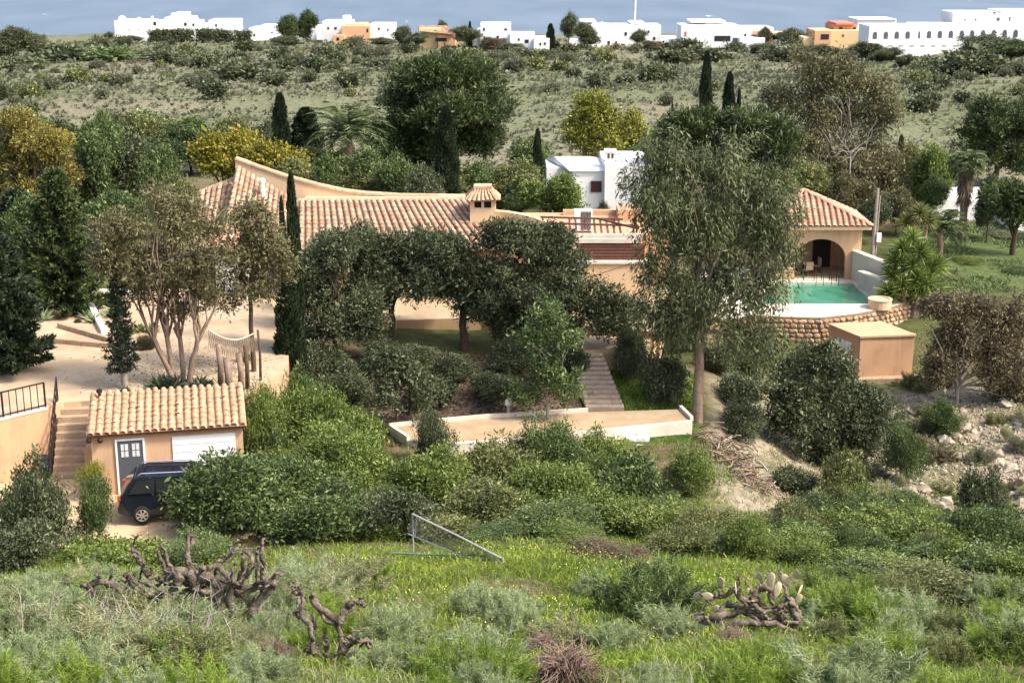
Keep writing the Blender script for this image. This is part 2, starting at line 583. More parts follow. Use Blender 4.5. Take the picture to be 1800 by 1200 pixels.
# ------------------------------------------------------------------ the lie of the land
_cols = np.array([-900, 0, 300, 600, 900, 1200, 1500, 1800, 2700], float)
_rows = [   # metres ahead: heights across the columns (camera eye = 0)
    (-40, [14.0] * 9),
    (0, [-1.8] * 9),
    (12, [-7.6] * 9),
    (22, [-12.1, -12.1, -12.2, -12.2, -12.2, -12.2, -12.3, -12.4, -12.4]),
    (30, [-15.1, -15.1, -15.1, -15.1, -15.1, -15.2, -15.3, -15.4, -15.4]),
    (36, [-17.0, -17.0, -17.0, -16.9, -16.9, -17.1, -17.3, -17.5, -17.5]),
    (42, [-18.9, -18.9, -18.9, -18.6, -18.5, -18.7, -19.1, -19.4, -19.4]),
    (47, [-20.2, -20.2, -20.2, -20.0, -19.9, -20.3, -20.9, -21.4, -21.4]),
    (52, [-20.2, -20.2, -20.2, -20.6, -20.8, -21.3, -22.1, -22.7, -22.7]),
    (57, [-20.4, -20.4, -20.4, -20.8, -21.1, -21.0, -23.0, -23.5, -23.0]),
    (60, [-20.2, -20.2, -20.2, -20.8, -21.0, -20.9, -23.3, -23.8, -23.0]),
    (62, [-19.6, -19.6, -19.6, -20.4, -20.8, -21.1, -23.7, -23.9, -23.0]),
    (66, [-18.6, -18.6, -18.6, -19.2, -19.5, -20.6, -23.9, -23.9, -22.6]),
    (70, [-18.4, -18.4, -18.4, -18.9, -19.2, -20.6, -24.0, -23.6, -22.2]),
    (75, [-18.2, -18.2, -18.3, -18.9, -19.2, -20.9, -23.6, -23.0, -21.8]),
    (80, [-18.1, -18.1, -18.2, -18.9, -19.2, -21.4, -23.0, -22.1, -21.6]),
    (86, [-18.0, -18.0, -18.1, -18.9, -19.2, -21.4, -21.8, -21.4, -21.4]),
    (92, [-18.1, -18.1, -18.2, -18.9, -19.2, -21.0, -21.3, -21.2, -21.2]),
    (104, [-18.6, -18.6, -18.6, -19.0, -19.3, -20.2, -21.2, -21.5, -21.5]),
    (120, [-19.0, -19.0, -19.0, -19.2, -19.4, -20.0, -20.9, -21.6, -21.6]),
    (140, [-19.3, -19.3, -19.3, -19.3, -19.4, -19.8, -20.4, -20.9, -20.9]),
    (170, [-20.0, -20.0, -20.0, -20.0, -20.0, -20.1, -20.5, -20.8, -20.8]),
    (230, [-22.4, -22.4, -22.4, -22.5, -22.5, -22.4, -22.2, -22.0, -22.0]),
    (310, [-25.0, -25.0, -25.0, -25.0, -25.0, -24.8, -24.2, -23.8, -23.8]),
    (350, [-25.7, -25.7, -25.7, -25.7, -25.6, -25.4, -25.0, -24.6, -24.6]),
    (400, [-26.4, -26.4, -26.4, -26.4, -26.3, -26.2, -26.0, -25.8, -25.8]),
    (440, [-30.0] * 9),
    (520, [-64.0] * 9),
    (600, [-66.0] * 9),
]
_rd = np.array([r[0] for r in _rows], float)
_rz = np.array([r[1] for r in _rows], float)


def WID(y):
    return np.maximum(np.asarray(y, float), 30.0) * 1.04 / F


def T0(x, y):
    x, y = np.asarray(x, float), np.asarray(y, float)
    u = 900 + x / WID(y)
    ci = np.clip(np.interp(u, _cols, np.arange(9)), 0, 7.999)
    ri = np.clip(np.interp(y, _rd, np.arange(len(_rd))), 0, len(_rd) - 1.001)
    c0, r0 = ci.astype(int), ri.astype(int)
    a, b = ci - c0, ri - r0
    a = a * a * (3 - 2 * a)
    return ((_rz[r0, c0] * (1 - a) + _rz[r0, c0 + 1] * a) * (1 - b)
            + (_rz[r0 + 1, c0] * (1 - a) + _rz[r0 + 1, c0 + 1] * a) * b)


def T(x, y):
    """height of the ground"""
    x, y = np.asarray(x, float), np.asarray(y, float)
    amp = np.interp(y, [0, 20, 45, 47, 53, 60, 110, 150, 300, 420], [0, .3, .25, .06, .15, .2, .3, .7, 1.2, .6])
    n = (vnoise(x * .35, y * .35, 1) - .5) * .7 + (vnoise(x * .09, y * .09, 2) - .5) * 1.3
    n2 = (vnoise(x * 1.3, y * 1.3, 3) - .5) * .12
    return T0(x, y) + amp * n + n2 * np.clip(y / 20, 0, 1)


def gpt(px, py, d0=16.0):
    """ground point seen at a pixel"""
    d = ray(px, py)
    ys = np.concatenate([np.arange(d0, 130, .1), np.arange(130, 500, .5)])
    s = ys / d.y
    hit = np.nonzero(s * d.z <= T(s * d.x, ys))[0]
    k = hit[0] if len(hit) else len(ys) - 1
    return Vector((s[k] * d.x, ys[k], float(T(s[k] * d.x, ys[k]))))


def gz(x, y):
    return float(T(x, y))


# terrain sheet: one mesh from behind the camera to the sea bed
_y = np.concatenate([np.arange(-40, 16, 2.0), np.arange(16, 110, .55), np.geomspace(110, 620, 90)])
_u = np.concatenate([np.linspace(-900, -60, 22)[:-1], np.linspace(-60, 1860, 150), np.linspace(1860, 2700, 22)[1:]])
_U, _Y = np.meshgrid(_u, _y)
_X = (_U - 900) * WID(_Y)
_Z = T(_X, _Y)
nr, nc = _X.shape
_i = np.arange(nr - 1)[:, None] * nc + np.arange(nc - 1)[None, :]
ground_me = mesh_np('ground', np.stack([_X, _Y, _Z], -1).reshape(-1, 3),
                    np.stack([_i, _i + 1, _i + nc + 1, _i + nc], -1).reshape(-1, 4), None, True)
# what the ground is made of, place by place
_c = np.empty((nr, nc, 3))


def blend(mask, col):
    global _c
    m = np.clip(mask, 0, 1)[..., None]
    _c = _c * (1 - m) + np.array(col) * m


def band(v, a, b, s):
    return np.clip((v - a) / s, 0, 1) * np.clip((b - v) / s, 0, 1)


_n1 = vnoise(_X * .25, _Y * .25, 5)
_n2 = vnoise(_X * .06, _Y * .045, 6)
_n3 = vnoise(_X * .9, _Y * .9, 8)
_c[:] = (0.075, 0.085, 0.03)
blend((_n1 - .45) * 3, (0.13, 0.105, 0.06))
blend(band(_Y, 52, 76, 2) * band(_U, 1240, 2700, 40) * np.clip((_n1 - .2) * 3, 0, 1), (0.27, 0.23, 0.165))
blend(band(_Y, 58, 67, 1.5) * band(_U, 640, 1040, 40), (0.14, 0.095, 0.075))
blend(band(_Y, 59, 69, 1) * band(_U, 1045, 1240, 15), (0.035, 0.07, 0.014))
blend(band(_Y, 88, 112, 3) * band(_U, 1560, 2700, 40), (0.085, 0.115, 0.04))
far = np.clip((_Y - 110) / 18, 0, 1)
blend(far, (0.14, 0.148, 0.086))
blend(far * np.clip((_n2 - .5) * 5, 0, 1), (0.18, 0.165, 0.11))
blend(far * np.clip((.42 - _n2) * 5, 0, 1), (0.12, 0.132, 0.068))
blend(far * np.clip((_n3 - .6) * 2, 0, 1) * .6, (0.11, 0.115, 0.06))
blend(band(_Y, 285, 330, 6) * band(_U, 250, 430, 60), (0.17, 0.2, 0.08))
blend(np.clip((_Y - 455) / 10, 0, 1), (0.35, 0.28, 0.2))
att = ground_me.color_attributes.new('soil', 'FLOAT_COLOR', 'POINT')
att.data.foreach_set('color', np.concatenate([_c, np.ones((nr, nc, 1))], -1).astype(np.float32).ravel())
gm, nt, b = new_mat('ground_soil')
va = nt.nodes.new('ShaderNodeVertexColor')
va.layer_name = 'soil'
tc = nt.nodes.new('ShaderNodeTexCoord')
no = nt.nodes.new('ShaderNodeTexNoise')
no.inputs['Scale'].default_value = 1.7
no.inputs['Detail'].default_value = 10
no.inputs['Roughness'].default_value = 0.75
nt.links.new(tc.outputs['Object'], no.inputs['Vector'])
mr = nt.nodes.new('ShaderNodeMapRange')
mr.inputs['From Min'].default_value = 0.3
mr.inputs['From Max'].default_value = 0.7
mr.inputs['To Min'].default_value = 0.5
mr.inputs['To Max'].default_value = 1.5
nt.links.new(no.outputs['Fac'], mr.inputs['Value'])
vm = nt.nodes.new('ShaderNodeVectorMath')
vm.operation = 'SCALE'
nt.links.new(va.outputs['Color'], vm.inputs[0])
nt.links.new(mr.outputs[0], vm.inputs['Scale'])
nt.links.new(vm.outputs[0], b.inputs['Base Color'])
b.inputs['Roughness'].default_value = 0.95
b.inputs['Specular IOR Level'].default_value = 0.1
bp = nt.nodes.new('ShaderNodeBump')
bp.inputs['Strength'].default_value = 0.6
bp.inputs['Distance'].default_value = 0.15
nt.links.new(no.outputs['Fac'], bp.inputs['Height'])
nt.links.new(bp.outputs['Normal'], b.inputs['Normal'])
tag(obj('ground', ground_me, mat=gm), kind='structure', label='scrubby ground falling into the valley and rising to the town')

# sea, out to the horizon
sm, nt, b = new_mat('sea_water')
tc = nt.nodes.new('ShaderNodeTexCoord')
mp = nt.nodes.new('ShaderNodeMapping')
mp.inputs['Scale'].default_value = (0.02, 0.006, 1)
nt.links.new(tc.outputs['Object'], mp.inputs['Vector'])
no = nt.nodes.new('ShaderNodeTexNoise')
no.inputs['Scale'].default_value = 1.0
no.inputs['Detail'].default_value = 8
nt.links.new(mp.outputs[0], no.inputs['Vector'])
cr = nt.nodes.new('ShaderNodeValToRGB')
e = cr.color_ramp.elements
e[0].position, e[0].color = 0.3, (0.1, 0.14, 0.185, 1)
e[1].position, e[1].color = 0.7, (0.14, 0.182, 0.23, 1)
nt.links.new(no.outputs['Fac'], cr.inputs[0])
mp2 = nt.nodes.new('ShaderNodeMapping')
mp2.inputs['Scale'].default_value = (0.045, 0.012, 1)
nt.links.new(tc.outputs['Object'], mp2.inputs['Vector'])
n2 = nt.nodes.new('ShaderNodeTexNoise')
n2.inputs['Scale'].default_value = 1.0
n2.inputs['Detail'].default_value = 2
nt.links.new(mp2.outputs[0], n2.inputs['Vector'])
cr2 = nt.nodes.new('ShaderNodeValToRGB')
cr2.color_ramp.elements[0].position = 0.745
cr2.color_ramp.elements[1].position = 0.78
nt.links.new(n2.outputs['Fac'], cr2.inputs[0])
mx = nt.nodes.new('ShaderNodeMix')
mx.data_type = 'RGBA'
nt.links.new(cr2.outputs[0], mx.inputs[0])
nt.links.new(cr.outputs[0], mx.inputs[6])
mx.inputs[7].default_value = (0.75, 0.78, 0.8, 1)
nt.links.new(mx.outputs[2], b.inputs['Base Color'])
b.inputs['Roughness'].default_value = 0.55
b.inputs['Specular IOR Level'].default_value = 0.15
SEA = -60.0
tag(MB().poly([(-30000, 480, SEA), (30000, 480, SEA), (30000, 40000, SEA), (-30000, 40000, SEA)]).build('sea', sm),
    kind='structure', label='blue sea with small whitecaps behind the town')


# ------------------------------------------------------------------ made ground: plaza, terraces, drive
def prism_px(name, pts, z, depth, mat, label, side=None):
    w = [onz(px, py, z) for px, py in pts]
    a = sum(w[i].x * w[(i + 1) % len(w)].y - w[(i + 1) % len(w)].x * w[i].y for i in range(len(w)))
    if a < 0:
        w = w[::-1]
    o = MB().prism([(p.x, p.y) for p in w], z - depth, z).build(name, mat)
    if side:
        o.data.materials.append(side)
        for k, p in enumerate(o.data.polygons):
            p.material_index = 0 if k == 1 else 1
    return tag(o, kind='structure', label=label)


PLAZA_Z, HOUSE_Z, LOW_Z, POOL_Z, DRIVE_Z = -17.8, -18.6, -20.5, -21.0, -20.15
prism_px('plaza_paving', [(-140, 770), (76, 719), (112, 707), (160, 703), (436, 690), (470, 668), (505, 655), (512, 560), (470, 530),
                          (300, 505), (140, 512), (-140, 525)], PLAZA_Z, 3.0, M['sand'],
         'pale sand coloured paving of the upper yard', M['peach'])
prism_px('house_terrace', [(470, 596), (560, 576), (700, 563), (845, 558), (960, 566), (1160, 584), (1180, 505), (900, 470), (380, 470), (440, 540)],
         HOUSE_Z, 1.6, M['sand'], 'pale terrace in front of the main house', M['peach'])
prism_px('stair_landing', [(985, 622), (1150, 603), (1160, 590), (975, 590)], -19.0, 1.5, M['sand'], 'pale landing above the garden stairs', M['cream'])
prism_px('garden_path', [(684, 751), (715, 772), (760, 779), (900, 771), (1030, 757), (1215, 739), (1196, 719), (1035, 724), (850, 735)],
         LOW_Z, .45, M['path'], 'earth path along the lower garden terrace', M['concrete'])


def drape(name, poly, mat, label, up=0.03, cell=0.25, fray=0.35):
    w = [gpt(px, py, 40) for px, py in poly]
    x0, x1 = min(p.x for p in w), max(p.x for p in w)
    y0, y1 = min(p.y for p in w), max(p.y for p in w)
    gx, gy = np.meshgrid(np.arange(x0 - 1, x1 + 1, cell), np.arange(y0 - 1, y1 + 1, cell))
    jx = gx + (vnoise(gx * .9, gy * .9, 11) - .5) * 2 * fray
    jy = gy + (vnoise(gx * .9, gy * .9, 12) - .5) * 2 * fray
    ins = inside([(p.x, p.y) for p in w], jx, jy)
    n, m = gx.shape
    k = np.arange(n - 1)[:, None] * m + np.arange(m - 1)[None, :]
    q = np.stack([k, k + 1, k + m + 1, k + m], -1).reshape(-1, 4)
    ok = ins.ravel()[q].sum(1) >= 3
    v = np.stack([gx, gy, T(gx, gy) + up], -1).reshape(-1, 3)
    return tag(obj(name, mesh_np(name, v, q[ok], mat, True)), kind='structure', label=label)


drape('driveway', [(-200, 960), (60, 962), (180, 968), (300, 968), (430, 950), (560, 900), (470, 860), (300, 850), (150, 832), (40, 822), (-200, 830)],
      M['drive'], 'pale earth driveway below the garage')
# ------------------------------------------------------------------ roof tiles
def tile_mesh(mat):
    v, f, k = [], [], 6
    for y, r in ((-0.5, 0.5), (0.5, 0.42)):
        for i in range(k + 1):
            a = math.pi * i / k
            v.append((r * math.cos(a), y, r * math.sin(a) * 0.85 + (0.06 if y < 0 else 0.0)))
    for i in range(k):
        f.append((i, i + 1, k + 2 + i, k + 1 + i))
    me = bpy.data.meshes.new('roof_tile')
    me.from_pydata(v, [], f)
    for p in me.polygons:
        p.use_smooth = True
    me.materials.append(mat)
    return me


def lay_tiles(parent, TL, TR, BL, BR, nu, nv, mat, limit=300, local=False, width=0.8, keep=None, pan=None):
    """barrel tiles over a four-cornered roof face (top left, top right, bottom left, bottom right)"""
    off = Vector((0, 0, 0)) if local else Vector(parent.location)
    TL, TR, BL, BR = (Vector(p) - off for p in (TL, TR, BL, BR))
    me = tile_mesh(mat)
    sheet = MB()
    ns, nt_ = 8, 4
    g = lambda s, t: TL.lerp(TR, s).lerp(BL.lerp(BR, s), t)
    for i in range(ns):
        for j in range(nt_):
            s0, s1, t0, t1 = i / ns, (i + 1) / ns, j / nt_, (j + 1) / nt_
            sheet.poly([g(s0, t1), g(s1, t1), g(s1, t0), g(s0, t0)])
    obj('roof_bed', sheet.mesh('roof_bed', pan or M['tile_pan']), parent)
    rest = MB()
    spots = []
    for i in range(nu):
        s = (i + .5) / nu
        for j in range(nv):
            spots.append((s, (j + .5) / nv))
    if keep:
        spots = [p for p in spots if keep(*p)]
    r = random.Random(len(spots))
    n_parts = 0
    for s, t in sorted(spots, key=lambda p: -p[1]) if len(spots) > limit else spots:
        p = g(s, t)
        ex = (g(min(s + .02, 1), t) - g(max(s - .02, 0), t))
        w = (g(1, t) - g(0, t)).length / nu
        ey = g(s, 0) - g(s, 1)
        ln = ey.length / nv * 1.12
        ex.normalize()
        ey.normalize()
        ez = ex.cross(ey).normalized()
        ex = ey.cross(ez)
        j1, j2 = r.gauss(0, .04), r.uniform(.95, 1.08)
        mat4 = Matrix((
            (ex.x * w * width, ey.x * ln * j2, ez.x * w * width, p.x + ez.x * .012),
            (ex.y * w * width, ey.y * ln * j2, ez.y * w * width, p.y + ez.y * .012),
            (ex.z * w * width, ey.z * ln * j2, ez.z * w * width, p.z + ez.z * (.012 + abs(j1) * .3)),
            (0, 0, 0, 1))) @ Matrix.Rotation(j1, 4, 'Z')
        if n_parts < limit:
            o = bpy.data.objects.new('roof_tile', me)
            link(o, parent)
            o.matrix_local = mat4
            n_parts += 1
        else:
            base = len(rest.v)
            rest.v += [tuple(mat4 @ v.co) for v in me.vertices]
            rest.f += [tuple(base + i for i in q.vertices) for q in me.polygons]
    if rest.v:
        o = obj('roof_tiles_rest', rest.mesh('roof_tiles_rest', mat, True), parent)
        o['kind'] = 'stuff'


def ridge_caps(parent, a, b, n, mat, rad=0.16, local=False):
    off = Vector((0, 0, 0)) if local else Vector(parent.location)
    a, b = Vector(a) - off, Vector(b) - off
    me = tile_mesh(mat)
    ey = (a - b).normalized()
    ex = ey.cross(Vector((0, 0, 1))).normalized()
    ez = ex.cross(ey)
    L = (a - b).length / n
    for i in range(n):
        p = a.lerp(b, (i + .5) / n)
        o = bpy.data.objects.new('ridge_tile', me)
        link(o, parent)
        o.matrix_local = Matrix(((ex.x * rad * 2, ey.x * L * 1.1, ez.x * rad * 2, p.x), (ex.y * rad * 2, ey.y * L * 1.1, ez.y * rad * 2, p.y),
                                 (ex.z * rad * 2, ey.z * L * 1.1, ez.z * rad * 2, p.z - .02), (0, 0, 0, 1)))


def window(parent, x, z, y, w, h, frame, pane_mat, bars=1, name='window', depth=.1):
    """window in a wall that faces -y, in the parent's own coordinates"""
    m = MB()
    t = .06
    m.box(x - w / 2, x - w / 2 + t, y - depth, y + .03, z, z + h).box(x + w / 2 - t, x + w / 2, y - depth, y + .03, z, z + h)
    m.box(x - w / 2 + t, x + w / 2 - t, y - depth, y + .03, z, z + t).box(x - w / 2 + t, x + w / 2 - t, y - depth, y + .03, z + h - t, z + h)
    o = obj(name, m.mesh(name, frame), parent)
    obj('pane', MB().box(x - w / 2 + t, x + w / 2 - t, y - depth * .4, y + .02, z + t, z + h - t).mesh('pane', pane_mat), o)
    for k in range(bars):
        bx = x - w / 2 + w * (k + 1) / (bars + 1)
        obj('glazing_bar', MB().box(bx - .02, bx + .02, y - depth * .8, y - depth * .4 - .002, z + t, z + h - t).mesh('glazing_bar', frame), o)
    return o


# ------------------------------------------------------------------ the main house
hb = at(640, 560, 77)
house = thing('farmhouse', 'long peach farmhouse with barrel tiled roofs and swooping parapet behind the grey green trees', 'house', (hb.x, 75.6, HOUSE_Z))
xL, xR = at(392, 500, 76).x, at(905, 500, 76).x
MB().box(xL, xR, 75.7, 80.8, HOUSE_Z - .5, -16.25).build('wall', M['peach'], house)
# main roof
TL, TR, BL, BR = at(526, 353, 79.2), at(828, 351, 79.4), at(522, 442, 74.8), at(905, 441, 74.6)
lay_tiles(house, TL, TR, BL, BR, 29, 12, M['tile'])
ridge_caps(house, TL + Vector((0, .05, .02)), TR + Vector((0, .05, .02)), 22, M['tile_pale'], .17)
MB().prism([(TL.x, 79.3), (TR.x, 79.45), (TR.x, 82.3), (TL.x, 82.3)], -16.6, -14.3).build('rear_roof', M['cream'], house)
MB().poly([BL + Vector((0, .25, -.14)), BR + Vector((0, .25, -.14)), BR + Vector((0, 1.3, -.05)), BL + Vector((0, 1.3, -.05))]).build('eave_board', M['cream'], house)
MB().poly([TL + Vector((0, 0, -.1)), BL + Vector((0, 0, -.1)), (BL.x, BL.y + .4, -16.4), (TL.x, TL.y, -16.4)]).build('gable', M['cream'], house)
# left wing, its roof falling towards the yard
A_TL, A_TR, A_BL, A_BR = at(416, 292, 81.8), at(523, 356, 80.6), at(384, 442, 75.2), at(521, 442, 75.1)
lay_tiles(house, A_TL, A_TR, A_BL, A_BR, 13, 15, M['tile'])
MB().poly([A_TL + Vector((-.02, 0, -.05)), (A_TL.x, 82, -17), (A_BL.x, 75.4, -17), A_BL + Vector((-.02, 0, -.05))]).build('gable', M['peach'], house)
B_TL, B_TR, B_BL, B_BR = at(352, 337, 82.0), at(413, 314, 82.6), at(338, 436, 77), at(386, 436, 77)
lay_tiles(house, B_TL, B_TR, B_BL, B_BR, 6, 10, M['tile'])
ridge_caps(house, B_TL, B_TR, 5, M['tile_pale'], .16)
MB().box(at(338, 440, 77.5).x, xL - .02, 77.6, 82, HOUSE_Z - .5, -16.6).build('wall', M['cream'], house)
# swooping parapet
top = [(413, 280), (428, 285), (440, 290), (460, 297), (480, 304), (505, 312), (530, 319), (560, 327), (600, 336), (640, 341), (700, 345), (770, 346), (832, 347)]
m = MB()
n = len(top)
up_ = [at(a, c, 82.0) for a, c in top]
dz = [Vector((p.x, p.y, -17.0)) for p in up_]
for i in range(n - 1):
    th = Vector((0, .55, 0))
    m.poly([dz[i], dz[i + 1], up_[i + 1], up_[i]])
    m.poly([up_[i], up_[i + 1], up_[i + 1] + th, up_[i] + th])
    m.poly([dz[i + 1] + th, dz[i] + th, up_[i] + th, up_[i + 1] + th])
m.poly([dz[0], up_[0], up_[0] + Vector((0, .55, 0)), dz[0] + Vector((0, .55, 0))])
m.poly([dz[-1] + Vector((0, .55, 0)), up_[-1] + Vector((0, .55, 0)), up_[-1], dz[-1]])
m.build('parapet', M['cream'], house)
m = MB()
for i in range(n - 1):
    m.bar(up_[i] + Vector((0, .27, .03)), up_[i + 1] + Vector((0, .27, .03)), .68, .1)
m.build('coping', M['tile_pale'], house)
p = at(462, 338, 80)
MB().lathe([(.13, -.6), (.13, .55), (.17, .55), (.17, .7), (.05, .78)], 10, p).build('vent_pipe', M['whitepaint'], house)
# porch on the left wing
pa, pb = at(376, 450, 73.8), at(430, 450, 73.8)
MB().box(pa.x, pb.x, 74.0, 75.68, HOUSE_Z - .3, pa.z - .02).build('porch_wall', M['white'], house)
lay_tiles(house, (pa.x - .2, 75.6, pa.z + .75), (pb.x + .2, 75.6, pb.z + .75), (pa.x - .2, 73.8, pa.z + .1), (pb.x + .2, 73.8, pb.z + .1), 6, 4, M['tile_red'])
d0 = at(468, 540, 75.6)
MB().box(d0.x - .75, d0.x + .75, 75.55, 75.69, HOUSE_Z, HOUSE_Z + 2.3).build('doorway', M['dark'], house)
# chimney with a tiled cap
cx0, cx1 = at(826, 360, 77).x, at(871, 360, 77).x
ct, cw = at(850, 352, 77).z, (cx1 - cx0)
cc = ((cx0 + cx1) / 2, 77 + cw / 2)
ch = MB().box(cx0, cx1, 77, 77 + cw, -17, ct - .42).build('chimney', M['cream'], house)
for sx in (-1, 0, 1):
    for sy in (-1, 0, 1):
        if sx or sy:
            w2 = .11 if sx and sy else .07
            px_, py_ = cc[0] + sx * (cw / 2 - w2 - .01), cc[1] + sy * (cw / 2 - w2 - .01)
            MB().box(px_ - w2, px_ + w2, py_ - w2, py_ + w2, ct - .42, ct - .06).build('chimney_pier', M['cream'], ch)
MB().box(cx0 - .04, cx1 + .04, 76.96, 77.04 + cw, ct - .06, ct + .02).build('chimney_cap', M['cream'], ch)
MB().box(cx0 + .2, cx1 - .2, 77.2, 76.8 + cw, ct - .41, ct - .08).build('flue', M['dark'], ch)
hw, tw, tz = cw / 2 + .18, cw / 2 - .3, ct + .58
cn = lambda sx, sy, w, z: Vector((cc[0] + sx * w, cc[1] + sy * w, z)) - Vector(house.location)
caproof = obj('cap_roof', MB().box(-.01, .01, -.01, .01, -.01, .01).mesh('cap_core', M['tile_pale']), house,
                          (cc[0] - house.location.x, cc[1] - house.location.y, ct + .1 - house.location.z))
lc = lambda sx, sy, w, z: Vector((sx * w, sy * w, z - ct - .1))
for (a, b_) in (((-1, -1), (1, -1)), ((1, -1), (1, 1)), ((1, 1), (-1, 1)), ((-1, 1), (-1, -1))):
    lay_tiles(caproof, lc(*a, tw, tz), lc(*b_, tw, tz), lc(*a, hw, ct + .02), lc(*b_, hw, ct + .02), 7, 2, M['tile_pale'], local=True, width=.8)
obj('cap_top', MB().box(-tw - .1, tw + .1, -tw - .1, tw + .1, tz - ct - .12, tz - ct + .02).mesh('cap_top', M['tile_pale']), caproof)
# right hand wing: low parapets, flat roof
m = MB()
top = [(868, 371), (890, 373), (915, 377), (940, 383), (960, 391), (985, 408), (1000, 416)]
up_ = [at(a, c, 77.6 - i * .25) for i, (a, c) in enumerate(top)]
for i in range(len(top) - 1):
    a, c = up_[i], up_[i + 1]
    th = Vector((.1, .45, 0))
    m.poly([(a.x, a.y, HOUSE_Z), (c.x, c.y, HOUSE_Z), c, a]).poly([a, c, c + th, a + th])
    m.poly([(c.x + .1, c.y + .45, HOUSE_Z), (a.x + .1, a.y + .45, HOUSE_Z), a + th, c + th])
m.build('parapet', M['cream'], house)
fa, fb = at(905, 392, 79), at(1175, 392, 79)
MB().box(fa.x, fb.x, 78.6, 85, HOUSE_Z - .5, fa.z - .55).build('wing_wall', M['orange'], house)
m = MB()
m.box(at(990, 385, 84).x, fb.x, 84.2, 84.6, fa.z - .6, at(1000, 371, 84).z)
m.box(at(1085, 385, 83).x, at(1130, 385, 83).x, 82.4, 84.19, fa.z - .6, at(1100, 366, 83).z)
m.build('roof_upstand', M['orange'], house)
fw0, fw1 = at(1030, 470, 73.5), at(1120, 470, 73.5)
MB().box(fw0.x - 1.6, fw1.x + .6, 73.6, 78.55, HOUSE_Z - .8, at(1040, 464, 73.5).z).build('front_wall', M['cream'], house)
MB().box(fw0.x - 1.65, fw1.x + .65, 73.5, 73.9, at(1040, 464, 73.5).z, at(1040, 460, 73.5).z).build('wall_coping', M['concrete'], house)
# pergola with slatted screen over the wing
pg = thing('pergola', 'brown timber pergola with pale fascia beside the chimney', 'pergola', (at(1070, 440, 75).x, 74.5, at(1040, 460, 73.5).z))
zf = lambda py, D=74.0: at(1060, py, D).z
xa, xb = at(1012, 430, 74).x, at(1125, 430, 74).x
MB().box(xa, xb, 73.95, 74.15, zf(427), zf(419.5)).build('fascia', M['concrete'], pg)
MB().box(xa - .5, xb + .2, 74.3, 74.5, zf(417, 74.4), zf(411, 74.4)).build('fascia', M['concrete'], pg)
for k, py in enumerate((431.5, 437, 442.5, 448, 453.5)):
    MB().box(xa + .08 * k, xb + .25, 74.0, 74.06, zf(py + 2.4), zf(py - 1.8)).build('slat', M['darkwood'], pg)
MB().box(xa + .1, xb + .2, 74.2, 74.25, zf(459), zf(429)).build('screen_back', M['darkwood'], pg)
for k in range(9):
    q = at(1000 + k * 11, 404, 76)
    MB().bar(Vector((q.x, 74.55, zf(411, 74.6))), Vector((q.x + .1, 78.2, zf(411, 74.6) + .12)), .11, .06).build('slat', M['darkwood'], pg)
for py, D, a, c in ((381.5, 77.5, 950, 1095), (392.5, 76, 962, 1122)):
    MB().bar(at(a, py, D), at(c, py + 4, D), .1, .1).build('beam', M['darkwood'], pg)
for px, py, D in ((962, 394, 76), (1114, 396, 76), (1080, 386, 77.5)):
    q = at(px, py, D)
    MB().bar(q, (q.x, q.y, -16.4), .1).build('post', M['darkwood'], pg)
MB().bar(at(1050, 384, 77.5), at(1122, 402, 74.5), .09).build('beam', M['darkwood'], pg)
for sx in (xa + .1, xb - .1):
    MB().box(sx - .06, sx + .06, 74.06, 74.19, zf(462), zf(428)).build('post', M['darkwood'], pg)
# air conditioning unit on the flat roof
q = at(1025, 391, 78.9)
ac = thing('air_conditioner', 'white air conditioning unit on the flat roof behind the pergola', 'air conditioner', (q.x, 79.0, fa.z - .55))
MB().box(q.x - .5, q.x + .5, 79.0, 79.45, fa.z - .45, at(1025, 369, 79).z).build('case', M['whitepaint'], ac, bevel=.02)
for k in range(7):
    MB().box(q.x - .1 + k * .08, q.x - .06 + k * .08, 78.97, 79.01, fa.z - .35, at(1025, 372, 79).z).build('grille_bar', M['steel'], ac)
for sx in (-.4, .4):
    MB().box(q.x + sx - .05, q.x + sx + .05, 79.02, 79.42, fa.z - .55, fa.z - .45).build('foot', M['steel'], ac)

# ------------------------------------------------------------------ garage in front
GA = R(12)
g0 = at(166, 860, 51.3)
gar = thing('garage', 'small peach garage with pale tiled lean-to roof beside the stone stairs', 'garage', (g0.x, 51.3, DRIVE_Z), GA)
GW, GD, GH, GR = 5.5, 2.9, 2.42, .52
m = MB()
prof = [(0, -.3), (GD, -.3), (GD, GH + GR), (0, GH)]
m.poly([(0, y, z) for y, z in prof]).poly([(GW, y, z) for y, z in prof[::-1]])
m.poly([(0, 0, -.3), (0, 0, GH), (GW, 0, GH), (GW, 0, -.3)][::-1]).poly([(0, GD, -.3), (GW, GD, -.3), (GW, GD, GH + GR), (0, GD, GH + GR)][::-1])
m.build('wall', M['peach'], gar, world=False)
lay_tiles(gar, (-.12, GD + .1, GH + GR + .09), (GW + .15, GD + .1, GH + GR + .09), (-.12, -.28, GH + .01), (GW + .15, -.28, GH + .01), 20, 9,
          M['tile_pale'], local=True, pan=M['tile_pale'])
MB().box(-.1, GW + .12, -.22, -.02, GH - .1, GH - .03).build('eave_board', M['darkwood'], gar, world=False)
dx = (at(226, 800, 51.3).x - g0.x) / math.cos(GA)
dr = MB().box(dx - .46, dx + .46, -.06, .02, -.02, 2.08).build('door', M['greydoor'], gar, world=False)
m = MB()
m.box(dx - .53, dx - .46, -.08, .03, -.02, 2.15).box(dx + .46, dx + .53, -.08, .03, -.02, 2.15).box(dx - .46, dx + .46, -.08, .03, 2.08, 2.15)
m.build('door_frame', M['whitepaint'], gar, world=False)
